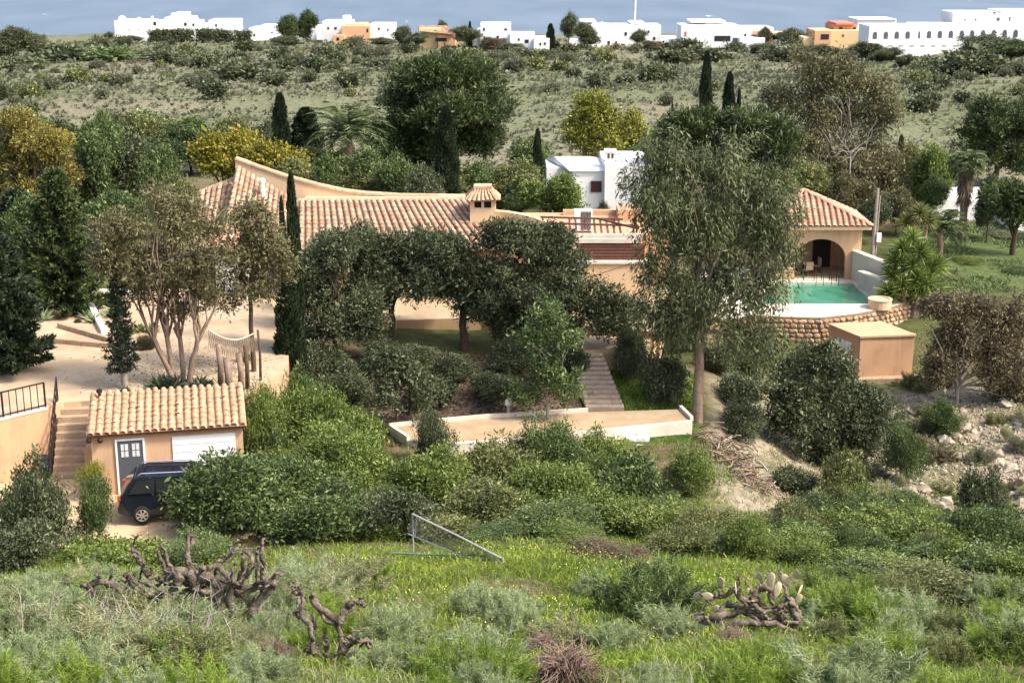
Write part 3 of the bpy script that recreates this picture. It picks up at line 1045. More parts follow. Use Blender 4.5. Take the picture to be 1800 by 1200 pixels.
for sx in (-.2, .2):
    pn = MB().box(dx + sx - .13, dx + sx + .13, -.075, -.058, 1.45, 1.95).mesh('door_pane', M['pane'])
    o = obj('door_pane', pn, dr)
    obj('glazing_bar', MB().box(dx + sx - .012, dx + sx + .012, -.085, -.074, 1.45, 1.95).mesh('glazing_bar', M['greydoor']), dr)
    obj('glazing_bar', MB().box(dx + sx - .13, dx + sx + .13, -.084, -.076, 1.69, 1.71).mesh('glazing_bar', M['greydoor']), dr)
obj('handle', MB().box(dx + .3, dx + .4, -.12, -.06, 1.0, 1.03).mesh('handle', M['chrome']), dr)
sx0 = (at(300, 790, 51.6).x - g0.x) / math.cos(GA)
gd = MB().box(sx0, sx0 + 2.3, -.05, .02, 0, 2.1).build('shutter_door', M['whitepaint'], gar, world=False)
for k in range(1, 7):
    obj('shutter_rib', MB().box(sx0 + .02, sx0 + 2.28, -.065, -.048, k * .3 - .015, k * .3 + .015).mesh('shutter_rib', M['whitepaint']), gd)
for sx, sy in ((-.05, -.05), (.35, -.12)):
    MB().lathe([(.03, 0), (.08, .02), (.1, .12), (.06, .2), (.02, .22)], 8, (sx, sy - .08, GH - .32)).build('wall_lamp', M['steel'], gar, world=False)
MB().lathe([(.05, 0), (.06, .3), (.12, .3), (.1, .42)], 8, (.25, GD - .3, GH + GR - .05)).build('vent_pipe', M['steel'], gar, world=False)

# stone stairs up to the yard
st0 = onz(122, 842, DRIVE_Z)
st = thing('outside_stairs', 'sandstone stairs climbing from the driveway beside the garage', 'stairs', (st0.x, st0.y, DRIVE_Z), R(7))
NS = 10
SR, SG = (PLAZA_Z - DRIVE_Z) / NS, .27
for k in range(NS):
    MB().box(-.62, .62, k * SG, (k + 1) * SG + .02, -.3 if k < 2 else (k - 1.2) * SR, (k + 1) * SR - .002 * (k == NS - 1)).build('step', M['step'], st, world=False, bevel=.012)
MB().box(.64, .9, -.1, NS * SG + .2, -.3, (NS) * SR * .5).build('cheek_wall', M['peach'], st, world=False)
tp = onz(80, 717, PLAZA_Z)
rl = thing('stair_railing', 'dark iron handrail running down the outside stairs', 'railing', (st0.x, st0.y, DRIVE_Z), R(7))
a0, a1 = Vector((-.68, -.15, .95)), Vector((-.68, NS * SG - .05, NS * SR + .95))
for dzr in (0, -.42, -.8):
    MB().bar(a0 + Vector((0, 0, dzr)), a1 + Vector((0, 0, dzr)), .045).build('rail', M['steel'], rl, world=False)
for k in range(12):
    p = a0.lerp(a1, k / 11)
    MB().bar(p, p - Vector((0, 0, .95 if k in (0, 11) else .8)), .05 if k in (0, 11) else .025).build('baluster', M['steel'], rl, world=False)
# retaining wall left of the stairs with its railing
wa, wb = onz(78, 719, PLAZA_Z), onz(-140, 772, PLAZA_Z)
rw = thing('retaining_wall', 'orange rendered retaining wall at the left edge below the railing', 'wall', (wa.x, wa.y, DRIVE_Z))
dirw = (wb - wa).normalized()
nrm = Vector((dirw.y, -dirw.x, 0))
if nrm.y > 0:
    nrm = -nrm
qs = [wa, wb, wb + nrm * .25, wa + nrm * .25]
MB().prism([(p.x, p.y) for p in qs][::1], DRIVE_Z - .3, PLAZA_Z + .06).build('wall', M['orange'], rw)
MB().prism([(p.x + nrm.x * .03 * s, p.y + nrm.y * .03 * s) for p, s in zip(qs, (-1, -1, 1, 1))], PLAZA_Z + .062, PLAZA_Z + .12).build('coping', M['concrete'], rw)
MB().box(wa.x - .02, wa.x + .12, wa.y - .1, wa.y + 1.8, DRIVE_Z - .3, PLAZA_Z + .03).build('return_wall', M['orange'], rw)
ir = thing('iron_railing', 'dark iron railing on top of the orange retaining wall', 'railing', (wa.x, wa.y, PLAZA_Z + .12))
L = (wb - wa).length
ct_ = nrm * .12
for h in (.08, .98):
    MB().bar(wa + ct_ + Vector((0, 0, .12 + h)), wb + ct_ + Vector((0, 0, .12 + h)), .045).build('rail', M['steel'], ir)
nb = int(L / .28)
for k in range(nb + 1):
    p = wa.lerp(wb, k / nb) + ct_
    MB().bar(p + Vector((0, 0, .12)), p + Vector((0, 0, 1.1)), .028 if k % 6 else .06).build('baluster', M['steel'], ir)
# items at the foot of the stairs
q = onz(91, 800, DRIVE_Z)
bn = thing('bin', 'blue grey bin by the foot of the outside stairs', 'bin', (st0.x - 1.15, st0.y + .7, DRIVE_Z))
MB().lathe([(.2, 0), (.26, .55), (.27, .6)], 12, (st0.x - 1.15, st0.y + .7, DRIVE_Z)).build('body', plain('bin_plastic', (.05, .07, .1), .5), bn)
MB().lathe([(.29, .6), (.29, .64), (.12, .72)], 12, (st0.x - 1.15, st0.y + .7, DRIVE_Z)).build('lid', plain('bin_lid', (.03, .03, .04), .5), bn)

# yard: kerb steps, raised white edge
for a, c, w, lab in (((60, 599), (205, 612), .32, 'long low stone kerb step crossing the sandy yard'),
                     ((104, 575), (205, 604), .3, 'slanting stone kerb step behind the long kerb in the yard'),
                     ((20, 553), (62, 545), .25, 'short stone kerb by the conifer at the yard edge')):
    pa, pb = onz(a[0], a[1], PLAZA_Z), onz(c[0], c[1], PLAZA_Z)
    kb = thing('kerb_step', lab, 'kerb', ((pa.x + pb.x) / 2, (pa.y + pb.y) / 2, PLAZA_Z))
    nbk = 5
    for k in range(nbk):
        s, t = pa.lerp(pb, k / nbk), pa.lerp(pb, (k + .97) / nbk)
        MB().bar(s + Vector((0, 0, .11)), t + Vector((0, 0, .11)), .22, .22).build('stone', M['step'], kb, bevel=.015)
pa, pb, pc = onz(148, 520, PLAZA_Z), onz(184, 588, PLAZA_Z), onz(262, 520, PLAZA_Z)
ew = thing('white_edge_wall', 'low white wall slanting across the back of the sandy yard', 'wall', (pa.x, pa.y, PLAZA_Z))
MB().bar(pa + Vector((0, 0, .16)), pb + Vector((0, 0, .08)), .28, .3).build('wall', M['white'], ew)
MB().bar(pa + Vector((.2, 0, .16)), pc + Vector((0, 0, .16)), .28, .34).build('wall', M['white'], ew)

# ------------------------------------------------------------------ pool, deck, pavilion
def zpool(px, py, z=POOL_Z):
    p = onz(px, py, z)
    return (p.x, p.y)


edge = [(1225, 566), (1290, 558), (1350, 555), (1440, 557.5), (1500, 551), (1545, 543), (1590, 533), (1628, 521)]
front = [zpool(*p) for p in edge]
outer = front + [zpool(1660, 500), zpool(1640, 470), zpool(1500, 455), zpool(1390, 455), zpool(1230, 480)]
pool = [zpool(1340, 533), zpool(1530, 534), zpool(1526, 522), zpool(1498, 496), zpool(1368, 496), zpool(1345, 510)]
bm = bmesh.new()


def loop(pts, z):
    vv = [bm.verts.new((x, y, z)) for x, y in pts]
    return vv, [bm.edges.new((vv[i], vv[(i + 1) % len(vv)])) for i in range(len(vv))]


ov, oe = loop(outer, POOL_Z)
iv, ie = loop(pool, POOL_Z)
bmesh.ops.triangle_fill(bm, edges=oe + ie, use_beauty=True)
for vv, dep in ((ov, 3.2), (iv, 1.3)):
    lo = [bm.verts.new((v.co.x, v.co.y, POOL_Z - dep)) for v in vv]
    for i in range(len(vv)):
        j = (i + 1) % len(vv)
        bm.faces.new((vv[i], vv[j], lo[j], lo[i]))
    bm.faces.new(lo)
bmesh.ops.recalc_face_normals(bm, faces=bm.faces)
me = bpy.data.meshes.new('pool_deck')
bm.to_mesh(me)
bm.free()
me.materials.append(M['concrete'])
tag(obj('pool_deck', me), kind='structure', label='pale concrete deck around the green pool')
wm, nt, b = new_mat('pool_water')
tc = nt.nodes.new('ShaderNodeTexCoord')
no = nt.nodes.new('ShaderNodeTexNoise')
no.inputs['Scale'].default_value = .5
no.inputs['Detail'].default_value = 5
nt.links.new(tc.outputs['Object'], no.inputs['Vector'])
cr = nt.nodes.new('ShaderNodeValToRGB')
cr.color_ramp.elements[0].position, cr.color_ramp.elements[0].color = .35, (.045, .2, .12, 1)
cr.color_ramp.elements[1].position, cr.color_ramp.elements[1].color = .7, (.1, .33, .22, 1)
nt.links.new(no.outputs['Fac'], cr.inputs[0])
nt.links.new(cr.outputs[0], b.inputs['Base Color'])
b.inputs['Roughness'].default_value = .12
n2 = nt.nodes.new('ShaderNodeTexNoise')
n2.inputs['Scale'].default_value = 5
nt.links.new(tc.outputs['Object'], n2.inputs['Vector'])
bp = nt.nodes.new('ShaderNodeBump')
bp.inputs['Strength'].default_value = .12
bp.inputs['Distance'].default_value = .05
nt.links.new(n2.outputs['Fac'], bp.inputs['Height'])
nt.links.new(bp.outputs['Normal'], b.inputs['Normal'])
tag(MB().poly([(x, y, POOL_Z - .12) for x, y in pool]).build('pool_water', wm), kind='structure', label='murky green water of the swimming pool')

# rubble wall carrying the deck
sw = thing('stone_wall', 'curved rubble stone wall holding up the pool deck', 'wall', (front[3][0], front[3][1], POOL_Z - 3))
m = MB()
for i in range(len(front) - 1):
    (x0, y0), (x1, y1) = front[i], front[i + 1]
    d = Vector((x1 - x0, y1 - y0, 0)).normalized()
    nn = Vector((d.y, -d.x, 0)) * .12
    m.poly([(x0 + nn.x, y0 + nn.y, POOL_Z - 3.2), (x1 + nn.x, y1 + nn.y, POOL_Z - 3.2), (x1 + nn.x, y1 + nn.y, POOL_Z - .02), (x0 + nn.x, y0 + nn.y, POOL_Z - .02)])
    m.poly([(x0 + nn.x, y0 + nn.y, POOL_Z - .02), (x1 + nn.x, y1 + nn.y, POOL_Z - .02), (x1, y1, POOL_Z - .02), (x0, y0, POOL_Z - .02)])
m.build('mortar_bed', M['mortar'], sw)
stones = []
for s in range(5):
    bm = bmesh.new()
    bmesh.ops.create_icosphere(bm, subdivisions=1, radius=.5)
    r = random.Random(s)
    for v in bm.verts:
        v.co *= r.uniform(.85, 1.25)
        v.co.x = max(-.5, min(.5, v.co.x * 1.2))
        v.co.z = max(-.46, min(.46, v.co.z * 1.2))
    me = bpy.data.meshes.new('stone')
    bm.to_mesh(me)
    bm.free()
    me.materials.append(M['stone'])
    stones.append(me)
cum = [0]
for i in range(len(front) - 1):
    cum.append(cum[-1] + math.dist(front[i], front[i + 1]))
r = random.Random(3)
z, cnt = POOL_Z - .13, 0
while z > POOL_Z - 2.6 and cnt < 300:
    h = r.uniform(.2, .3)
    s = r.uniform(0, .3)
    while s < cum[-1] and cnt < 300:
        w = r.uniform(.25, .55)
        sm_ = s + w / 2
        k = min(max(i for i in range(len(cum)) if cum[i] <= min(sm_, cum[-1] - .01)), len(front) - 2)
        t = (sm_ - cum[k]) / (cum[k + 1] - cum[k])
        x = front[k][0] + (front[k + 1][0] - front[k][0]) * t
        y = front[k][1] + (front[k + 1][1] - front[k][1]) * t
        d = math.atan2(front[k + 1][1] - front[k][1], front[k + 1][0] - front[k][0])
        o = obj('stone', r.choice(stones), sw, Vector((x + math.sin(d) * .12, y - math.cos(d) * .12, z - h / 2)) - Vector(sw.location),
                (r.uniform(-.1, .1), r.uniform(-.15, .15), d))
        o.scale = (w * .95, r.uniform(.2, .34), h * .98)
        s += w + .015
        cnt += 1
    z -= h + .012

# pavilion
pz = POOL_Z
py0 = 90.2
xa, xb = at(1366, 470, py0).x, at(1512, 470, py0).x
pv = thing('pool_pavilion', 'peach pool pavilion with hipped tile roof and wide arched opening', 'pavilion', ((xa + xb) / 2, py0, pz))
ev = at(1440, 402, py0).z
ax0, ax1 = at(1397, 470, py0).x, at(1486, 470, py0).x
ac_, ar = (ax0 + ax1) / 2, (ax1 - ax0) / 2
atop = at(1440, 420, py0).z
spring = atop - ar * .82
for y, d in ((py0, .32),):
    m = MB()
    n = 16
    arc = [(ac_ - ar * math.cos(math.pi * i / n), spring + ar * .82 * math.sin(math.pi * i / n)) for i in range(n + 1)]
    for yy, fl in ((y, 1), (y + d, -1)):
        def P(pts):
            m.poly([(a, yy, b2) for a, b2 in (pts if fl > 0 else pts[::-1])])
        P([(xa, pz), (ax0, pz), (ax0, spring), (xa, spring)])
        P([(ax1, pz), (xb, pz), (xb, spring), (ax1, spring)])
        P([(xa, spring), (ax0, spring), (ax0, ev), (xa, ev)])
        P([(ax1, spring), (xb, spring), (xb, ev), (ax1, ev)])
        for i in range(n):
            P([arc[i], arc[i + 1], (arc[i + 1][0], ev), (arc[i][0], ev)])
    full = [(ax0, pz)] + arc + [(ax1, pz)]
    for i in range(len(full) - 1):
        (a, b2), (c, d2) = full[i], full[i + 1]
        m.poly([(a, y, b2), (a, y + d, b2), (c, y + d, d2), (c, y, d2)])
    m.build('front_wall', M['peach'], pv)
DP = 3.8
MB().box(xa, xa + .3, py0 + .321, py0 + DP, pz, pz + .9).build('side_wall', M['peach'], pv)
MB().box(xa, xa + .3, py0 + DP - .7, py0 + DP, pz + .9, ev).build('side_pier', M['peach'], pv)
MB().box(xb - .3, xb, py0 + .321, py0 + DP, pz, ev).build('side_wall', M['peach'], pv)
ib = MB().box(xa + .301, xb - .301, py0 + DP - .3, py0 + DP, pz, ev).build('back_wall', M['peach'], pv)
MB().box(xa + .4, xa + 1.5, py0 + DP - .34, py0 + DP - .302, pz + .9, pz + 1.9).build('back_window', M['pane'], pv)
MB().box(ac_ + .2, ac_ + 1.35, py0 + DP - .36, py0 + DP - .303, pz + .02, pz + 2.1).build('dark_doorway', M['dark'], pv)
MB().box(xa + .301, xb - .301, py0 + .321, py0 + DP - .301, pz + .004, pz + .03).build('floor', M['step'], pv)
oh = .5
E = [(xa - oh, py0 - oh), (xb + oh, py0 - oh), (xb + oh, py0 + DP + oh), (xa - oh, py0 + DP + oh)]
ez_ = at(1440, 398, py0 - oh).z
apx = ((xa + xb) / 2 - .35, py0 + DP / 2)
apz = at(1412, 334, apx[1]).z
ap = at(1412, 334, apx[1])
apx = (ap.x, apx[1])
half = 0.12
for i in range(4):
    (x0, y0), (x1, y1) = E[i], E[(i + 1) % 4]
    tl = Vector((apx[0] + (x0 - apx[0]) * .015, apx[1] + (y0 - apx[1]) * .015, apz))
    tr = Vector((apx[0] + (x1 - apx[0]) * .015, apx[1] + (y1 - apx[1]) * .015, apz))
    nu = 17 if i == 0 else 15
    # tile columns run straight down the slope: work in a square patch and keep what lies inside the hip triangle
    bl, br = Vector((x0, y0, ez_)), Vector((x1, y1, ez_))
    mid = Vector((apx[0], apx[1], apz))
    f = (mid - bl).dot((br - bl)) / (br - bl).length_squared
    foot = bl.lerp(br, f)
    upv = mid - foot
    sheet = MB().poly([bl, br, mid])
    sheet.build('roof_bed', M['tile_pan'], pv)
    me = tile_mesh(M['tile_red'])
    nv = 11
    ex = (br - bl).normalized()
    ey = upv.normalized()
    ezv = ex.cross(ey).normalized()
    w = (br - bl).length / nu
    ln = upv.length / nv
    rr = random.Random(i)
    for a in range(nu):
        s = (a + .5) / nu
        lim = s / f if s < f else (1 - s) / (1 - f)
        for c in range(nv):
            t = (c + .5) / nv
            if t > lim + .02:
                continue
            p = bl.lerp(br, s) + upv * t + ezv * (.012 + rr.uniform(0, .012)) - Vector(pv.location)
            o = link(bpy.data.objects.new('roof_tile', me), pv)
            k1, k2 = w * .72, ln * 1.14
            o.matrix_local = Matrix(((ex.x * k1, ey.x * k2, ezv.x * k1, p.x), (ex.y * k1, ey.y * k2, ezv.y * k1, p.y),
                                     (ex.z * k1, ey.z * k2, ezv.z * k1, p.z), (0, 0, 0, 1))) @ Matrix.Rotation(rr.uniform(-.04, .04), 4, 'Z')
    ridge_caps(pv, mid + Vector((0, 0, .05)), br + Vector((0, 0, .05)), 12, M['tile_red'], .15)
MB().box(xa - oh + .05, xb + oh - .05, py0 - oh + .05, py0 + DP + oh - .05, ev + .002, ez_ - .03).build('ceiling', M['cream'], pv)
# furniture under the arch
q = Vector((ac_ - .7, py0 + 1.7, pz + .03))
tb = thing('patio_table', 'round patio table inside the pavilion arch', 'table', q)
MB().lathe([(.55, .7), (.55, .74)], 16, q).build('table_top', M['step'], tb)
MB().lathe([(.25, 0), (.05, .06), (.05, .7)], 10, q).build('pedestal', M['steel'], tb)
for k, (dx_, dy_, lab) in enumerate(((-.75, -.25, 'patio chair left of the round table in the pavilion'), (.15, -.85, 'patio chair in front of the round table in the pavilion'),
                                    (.85, .2, 'patio chair right of the round table in the pavilion'))):
    c = q + Vector((dx_, dy_, 0))
    chn = thing('patio_chair', lab, 'chair', c, math.atan2(-dy_, -dx_) - math.pi / 2, 'chairs in the pavilion')
    mt = M['step']
    MB().box(-.23, .23, -.23, .23, .42, .47).build('seat', mt, chn, world=False)
    MB().box(-.23, .23, -.25, -.2, .47, .95).build('backrest', mt, chn, world=False)
    for sx in (-.2, .2):
        for sy in (-.2, .2):
            MB().box(sx - .02, sx + .02, sy - .02, sy + .02, 0, .42).build('leg', M['steel'], chn, world=False)
# pool ladder
q = Vector((*zpool(1450, 497), POOL_Z))
ld = thing('pool_ladder', 'steel handrails of the pool ladder before the arch', 'pool ladder', q)
for sx in (-.6, -.15, .35, .8):
    pts = [q + Vector((sx, -.25, -.9)), q + Vector((sx, -.25, .55)), q + Vector((sx, -.1, .78)), q + Vector((sx, .25, .78)), q + Vector((sx, .4, .55)), q + Vector((sx, .42, 0))]
    MB().tube(pts, .02, 6).build('handrail', M['steel'], ld)
for z_ in (-.25, -.5):
    MB().bar(q + Vector((-.15, -.25, z_)), q + Vector((.35, -.25, z_)), .06, .03).build('rung', M['galv'], ld)
# stepped walls right of the pool
w0, w1 = onz(1488, 500, POOL_Z), onz(1561, 520, POOL_Z)
wl = thing('garden_wall', 'tall pale grey garden wall slanting away from the pavilion', 'wall', (w0.x, w0.y, POOL_Z))
a, c = Vector((at(1491, 480, 90.1).x + .2, 90.1, 0)), Vector((at(1562, 490, 86.5).x, 86.5, 0))
ta, tcz = at(1491, 442, 90.1).z, at(1562, 467, 86.5).z
th = Vector((.28, .2, 0))


def slab(a, c, za, zc, zb, th):
    return MB().poly([(a.x, a.y, zb), (c.x, c.y, zb), (c.x, c.y, zc), (a.x, a.y, za)]) \
        .poly([(c.x + th.x, c.y + th.y, zb), (a.x + th.x, a.y + th.y, zb), (a.x + th.x, a.y + th.y, za), (c.x + th.x, c.y + th.y, zc)]) \
        .poly([(a.x, a.y, za), (c.x, c.y, zc), (c.x + th.x, c.y + th.y, zc), (a.x + th.x, a.y + th.y, za)]) \
        .poly([(c.x, c.y, zb), (c.x + th.x, c.y + th.y, zb), (c.x + th.x, c.y + th.y, zc), (c.x, c.y, zc)]) \
        .poly([(a.x + th.x, a.y + th.y, zb), (a.x, a.y, zb), (a.x, a.y, za), (a.x + th.x, a.y + th.y, za)])


slab(a, c, ta, tcz, POOL_Z - .5, th).build('wall', M['greywall'], wl)
MB().bar((a.x + .14, a.y + .1, ta + .04), (c.x + .14, c.y + .1, tcz + .04), .42, .08).build('coping', M['concrete'], wl)
wl2 = thing('planter_wall', 'lower pale wall with white coping at the pool edge', 'wall', (at(1535, 500, 85).x, 85.5, POOL_Z))
a, c = Vector((at(1509, 490, 88).x, 88.0, 0)), Vector((at(1558, 505, 84.2).x, 84.2, 0))
ta, tcz = at(1509, 479, 88).z, at(1558, 497, 84.2).z
slab(a, c, ta, tcz, POOL_Z - .5, Vector((.3, .2, 0))).build('wall', M['greywall'], wl2)
MB().bar((a.x + .15, a.y + .1, ta + .05), (c.x + .15, c.y + .1, tcz + .05), .46, .1).build('coping', M['concrete'], wl2)
q = Vector((*zpool(1546, 541), POOL_Z))
pd = thing('round_plinth', 'round cream plinth at the right end of the pool', 'plinth', q)
MB().lathe([(.66, 0), (.66, .5), (.7, .5), (.7, .56), (.55, .56), (.55, .5)], 20, q).build('drum', M['cream'], pd)
# pump house below the pool
ha, hb_ = at(1510, 640, 76.2), at(1604, 640, 76.6)
hz0, hz1 = -24.2, at(1550, 592, 76.4).z
hut = thing('pump_house', 'plain peach flat roofed hut below the stone pool wall', 'hut', ((ha.x + hb_.x) / 2, 76.4, hz0))
ang = math.atan2(hb_.y - ha.y, hb_.x - ha.x)
dp = Vector((-1.15, 2.6, 0))
fl, frr = Vector((ha.x, ha.y, 0)), Vector((hb_.x, hb_.y, 0))
MB().prism([(p.x, p.y) for p in (fl, frr, frr + dp, fl + dp)], hz0, hz1).build('wall', M['orange'], hut)
o_ = Vector((.08, -.08, 0))
MB().prism([(p.x, p.y) for p in (fl + Vector((-.06, -.08, 0)), frr + Vector((.08, -.08, 0)), frr + dp + Vector((.06, .08, 0)), fl + dp + Vector((-.08, .08, 0)))], hz1 + .002, hz1 + .1).build('roof_slab', M['peach'], hut)
MB().prism([(fl.x - .4, fl.y - .5), (frr.x + .8, frr.y - .5), (frr.x + 1.0, frr.y + 1), (fl.x - .4, fl.y - .01)], -23.5, -23.12).build('plinth', M['step'], hut)
m = MB()
s0 = fl + dp * .25
s1 = fl + dp * .7
m.poly([(s0.x - .03, s0.y, hz1 - 1.1), (s0.x - .03, s0.y, hz1 - .45), (s1.x - .03, s1.y, hz1 - .45), (s1.x - .03, s1.y, hz1 - 1.1)])
m.build('vent_panel', M['whitepaint'], hut)
dxr = Vector((frr.x + .02, frr.y, 0))
m = MB()
s0, s1 = frr + dp * .35, frr + dp * .75
m.poly([(s0.x + .03, s0.y, hz0 + .9), (s1.x + .03, s1.y, hz0 + .9), (s1.x + .03, s1.y, hz0 + 2.4), (s0.x + .03, s0.y, hz0 + 2.4)])
m.build('side_door', M['dark'], hut)

# ------------------------------------------------------------------ garden stairs and kerbs
b0, b1 = onz(1063, 719, LOW_Z), onz(1030, 621, -19.0)
gs = thing('garden_stairs', 'rough stone garden stairs climbing beside the dark lawn', 'stairs', (b0.x, b0.y, LOW_Z))
n = 12
for k in range(n):
    p, q = b0.lerp(b1, k / n), b0.lerp(b1, (k + 1) / n)
    w = .86 - .012 * k
    MB().box(p.x - w, p.x + w, p.y, q.y + .12, LOW_Z - .3 + k * .1, LOW_Z + (k + 1) * 1.5 / n).build('step', M['greystep'], gs, bevel=.02)
for pts, lab in (([(684, 750), (850, 734.5), (1033, 723)], 'thin pale kerb along the back of the garden path'),
                 ([(1196, 718), (1216, 738)], 'short white kerb at the right end of the garden path'),
                 ([(684, 751), (718, 773)], 'short white kerb at the left end of the garden path')):
    w = [onz(a, c, LOW_Z) for a, c in pts]
    kb = thing('path_kerb', lab, 'kerb', w[0])
    for i in range(len(w) - 1):
        MB().bar(w[i] + Vector((0, 0, .06)), w[i + 1] + Vector((0, 0, .06)), .14, .2).build('kerb', M['concrete'], kb)
w = [onz(a, c, LOW_Z) for a, c in ((760, 781), (900, 772), (1030, 758), (1215, 740))]
rt = thing('white_retaining_wall', 'low white retaining wall along the front of the garden path', 'wall', (w[2].x, w[2].y, LOW_Z - .6))
for i in range(3):
    a, c = w[i] + Vector((0, -.12, 0)), w[i + 1] + Vector((0, -.12, 0))
    MB().bar(a + Vector((0, 0, -.36)), c + Vector((0, 0, -.36)), .2, .84).build('wall', M['concrete'], rt)
q = onz(1118, 764, LOW_Z - .3)
ws = thing('white_steps', 'small white steps dropping from the garden path into the bushes', 'stairs', (q.x, q.y, LOW_Z - 1.2))
for k in range(5):
    MB().box(q.x - .45 + k * .12, q.x + .55 + k * .12, q.y - .4 - k * .32, q.y - .1 - k * .32, LOW_Z - 1.9, LOW_Z - .3 - k * .2).build('step', M['white'], ws, bevel=.01)
q = onz(893, 730, LOW_Z)
lm = thing('garden_lamp', 'small white garden lamp on the path kerb', 'lamp', q)
MB().lathe([(.07, .1), (.07, .45)], 10, q).build('post', M['galv'], lm)
MB().lathe([(.05, .45), (.14, .5), (.16, .62), (.1, .74), (.02, .78)], 12, q).build('globe', M['whitepaint'], lm, smooth=True)

# ------------------------------------------------------------------ white houses behind
def block(parent, name, x0, x1, y0, y1, z0, z1, mat, bevel=0.0):
    return MB().box(x0, x1, y0, y1, z0, z1).build(name, M[mat] if isinstance(mat, str) else mat, parent, bevel=bevel)


D = 104
x0, x1, x2 = at(962, 320, D).x, at(1062, 320, D).x, at(1142, 320, D).x
wh = thing('white_house', 'white cubic house with brown shuttered window and square chimney', 'house', ((x0 + x2) / 2, D, gz((x0 + x2) / 2, D)))
zb = -21
zt = at(1010, 301, D).z
zr = at(1000, 275, D + 4).z
m = MB()
m.box(x0 + 1.8, x1, D, D + 6, zb, zt)
m.build('wall', M['white'], wh)
m = MB()
bx0, bx1, by0, by1 = x0 + 1.6, x1 + .1, D - .15, D + 6.2
rl_, rr_ = x0 + .6, at(1036, 275, D + 4).x
m.poly([(bx0, by0, zt + .02), (bx1, by0, zt + .02), (rr_, D + 4, zr), (rl_, D + 4, zr)])
m.poly([(rl_, D + 4, zr), (rr_, D + 4, zr), (bx1, by1, zt), (x0, by1, zt)])
m.poly([(bx1, by0, zt + .02), (bx1, by1, zt + .02), (rr_, D + 4, zr)])
m.poly([(x0, by1, zt), (bx0, by0, zt + .02), (rl_, D + 4, zr)])
m.build('roof', M['white'], wh)
block(wh, 'left_wing', x0, x0 + 1.79, D + 2, D + 6, zb, zt - .05, 'white')
block(wh, 'right_wing', x1 + .001, x2, D - .6, D + 6, zb, at(1100, 287, D).z, 'white')
wcx = at(1048, 330, D).x
ly = Vector(wh.location)
o = window(wh, wcx - ly.x, at(1048, 337.5, D).z - ly.z, D - ly.y, .75, .78, M['shutter'], M['shutter'], 3)
cz0, cz1 = at(1073, 288, D + 1).z, at(1073, 262.5, D + 1).z
cx = at(1073, 270, D + 1).x
c1 = block(wh, 'chimney', cx - .38, cx + .38, D + .6, D + 1.4, cz0, cz1 - .12, 'white')
block(c1, 'chimney_cap', cx - .44, cx + .44, D + .54, D + 1.46, cz1 - .12, cz1, 'white')
for s in (-.15, .12):
    block(c1, 'smoke_hole', cx + s - .08, cx + s + .08, D + .575, D + .61, cz1 - .6, cz1 - .25, 'shutter')
D = 112
x0, x1 = at(1632, 360, D).x, at(1700, 360, D).x
w2 = thing('white_cottage', 'white flat roofed cottage glimpsed behind the tall palm', 'house', ((x0 + x1) / 2, D, gz(x0, D)))
block(w2, 'wall', x0, x1 + 3, D, D + 6, -24, at(1650, 352, D).z, 'white')
block(w2, 'upper_wall', x0 + .1, x1 - .5, D + 3, D + 6.1, at(1650, 352, D).z + .002, at(1650, 333, D + 3).z, 'white')
block(w2, 'parapet', x0 - .1, x1 - .4, D + 2.9, D + 6.2, at(1650, 333, D + 3).z + .002, at(1650, 330, D + 3).z, 'cream')
block(w2, 'window', x0 + 1.6, x0 + 2.3, D - .05, D + .05, at(1680, 380, D).z, at(1680, 368, D).z, 'dark')
D = 108
x0 = at(1782, 400, D).x
w3 = thing('white_outbuilding', 'white outbuilding at the right edge below the dark pines', 'house', (x0 + 2, D, gz(x0, D)))
block(w3, 'wall', x0, x0 + 6, D, D + 4, -24, at(1790, 384, D).z, 'white')
block(w3, 'roof_edge', x0 - .1, x0 + 6.1, D - .1, D + 4.1, at(1790, 384, D).z + .002, at(1790, 381, D).z, 'concrete')
block(w3, 'door', x0 + 1, x0 + 1.9, D - .04, D + .04, -22, -20.2, 'shutter')
# utility pole beside the pavilion
q = at(1533, 446, 97)
zq = gz(q.x, 97)
up = thing('utility_pole', 'weathered timber utility pole beside the pavilion', 'pole', (q.x, 97, zq))
MB().tube([(q.x, 97, zq - .5), (q.x + .1, 97, at(1536, 331, 97).z)], [.14, .1], 8).build('pole', M['bark_grey'], up)
MB().tube([(q.x + .22, 97.1, zq - .5), (q.x + .3, 97.1, at(1540, 345, 97).z)], [.07, .05], 6).build('strut', M['bark_grey'], up)
MB().box(q.x + .2, q.x + .5, 96.8, 97.0, zq + 1.2, zq + 1.8).build('meter_box', M['whitepaint'], up)

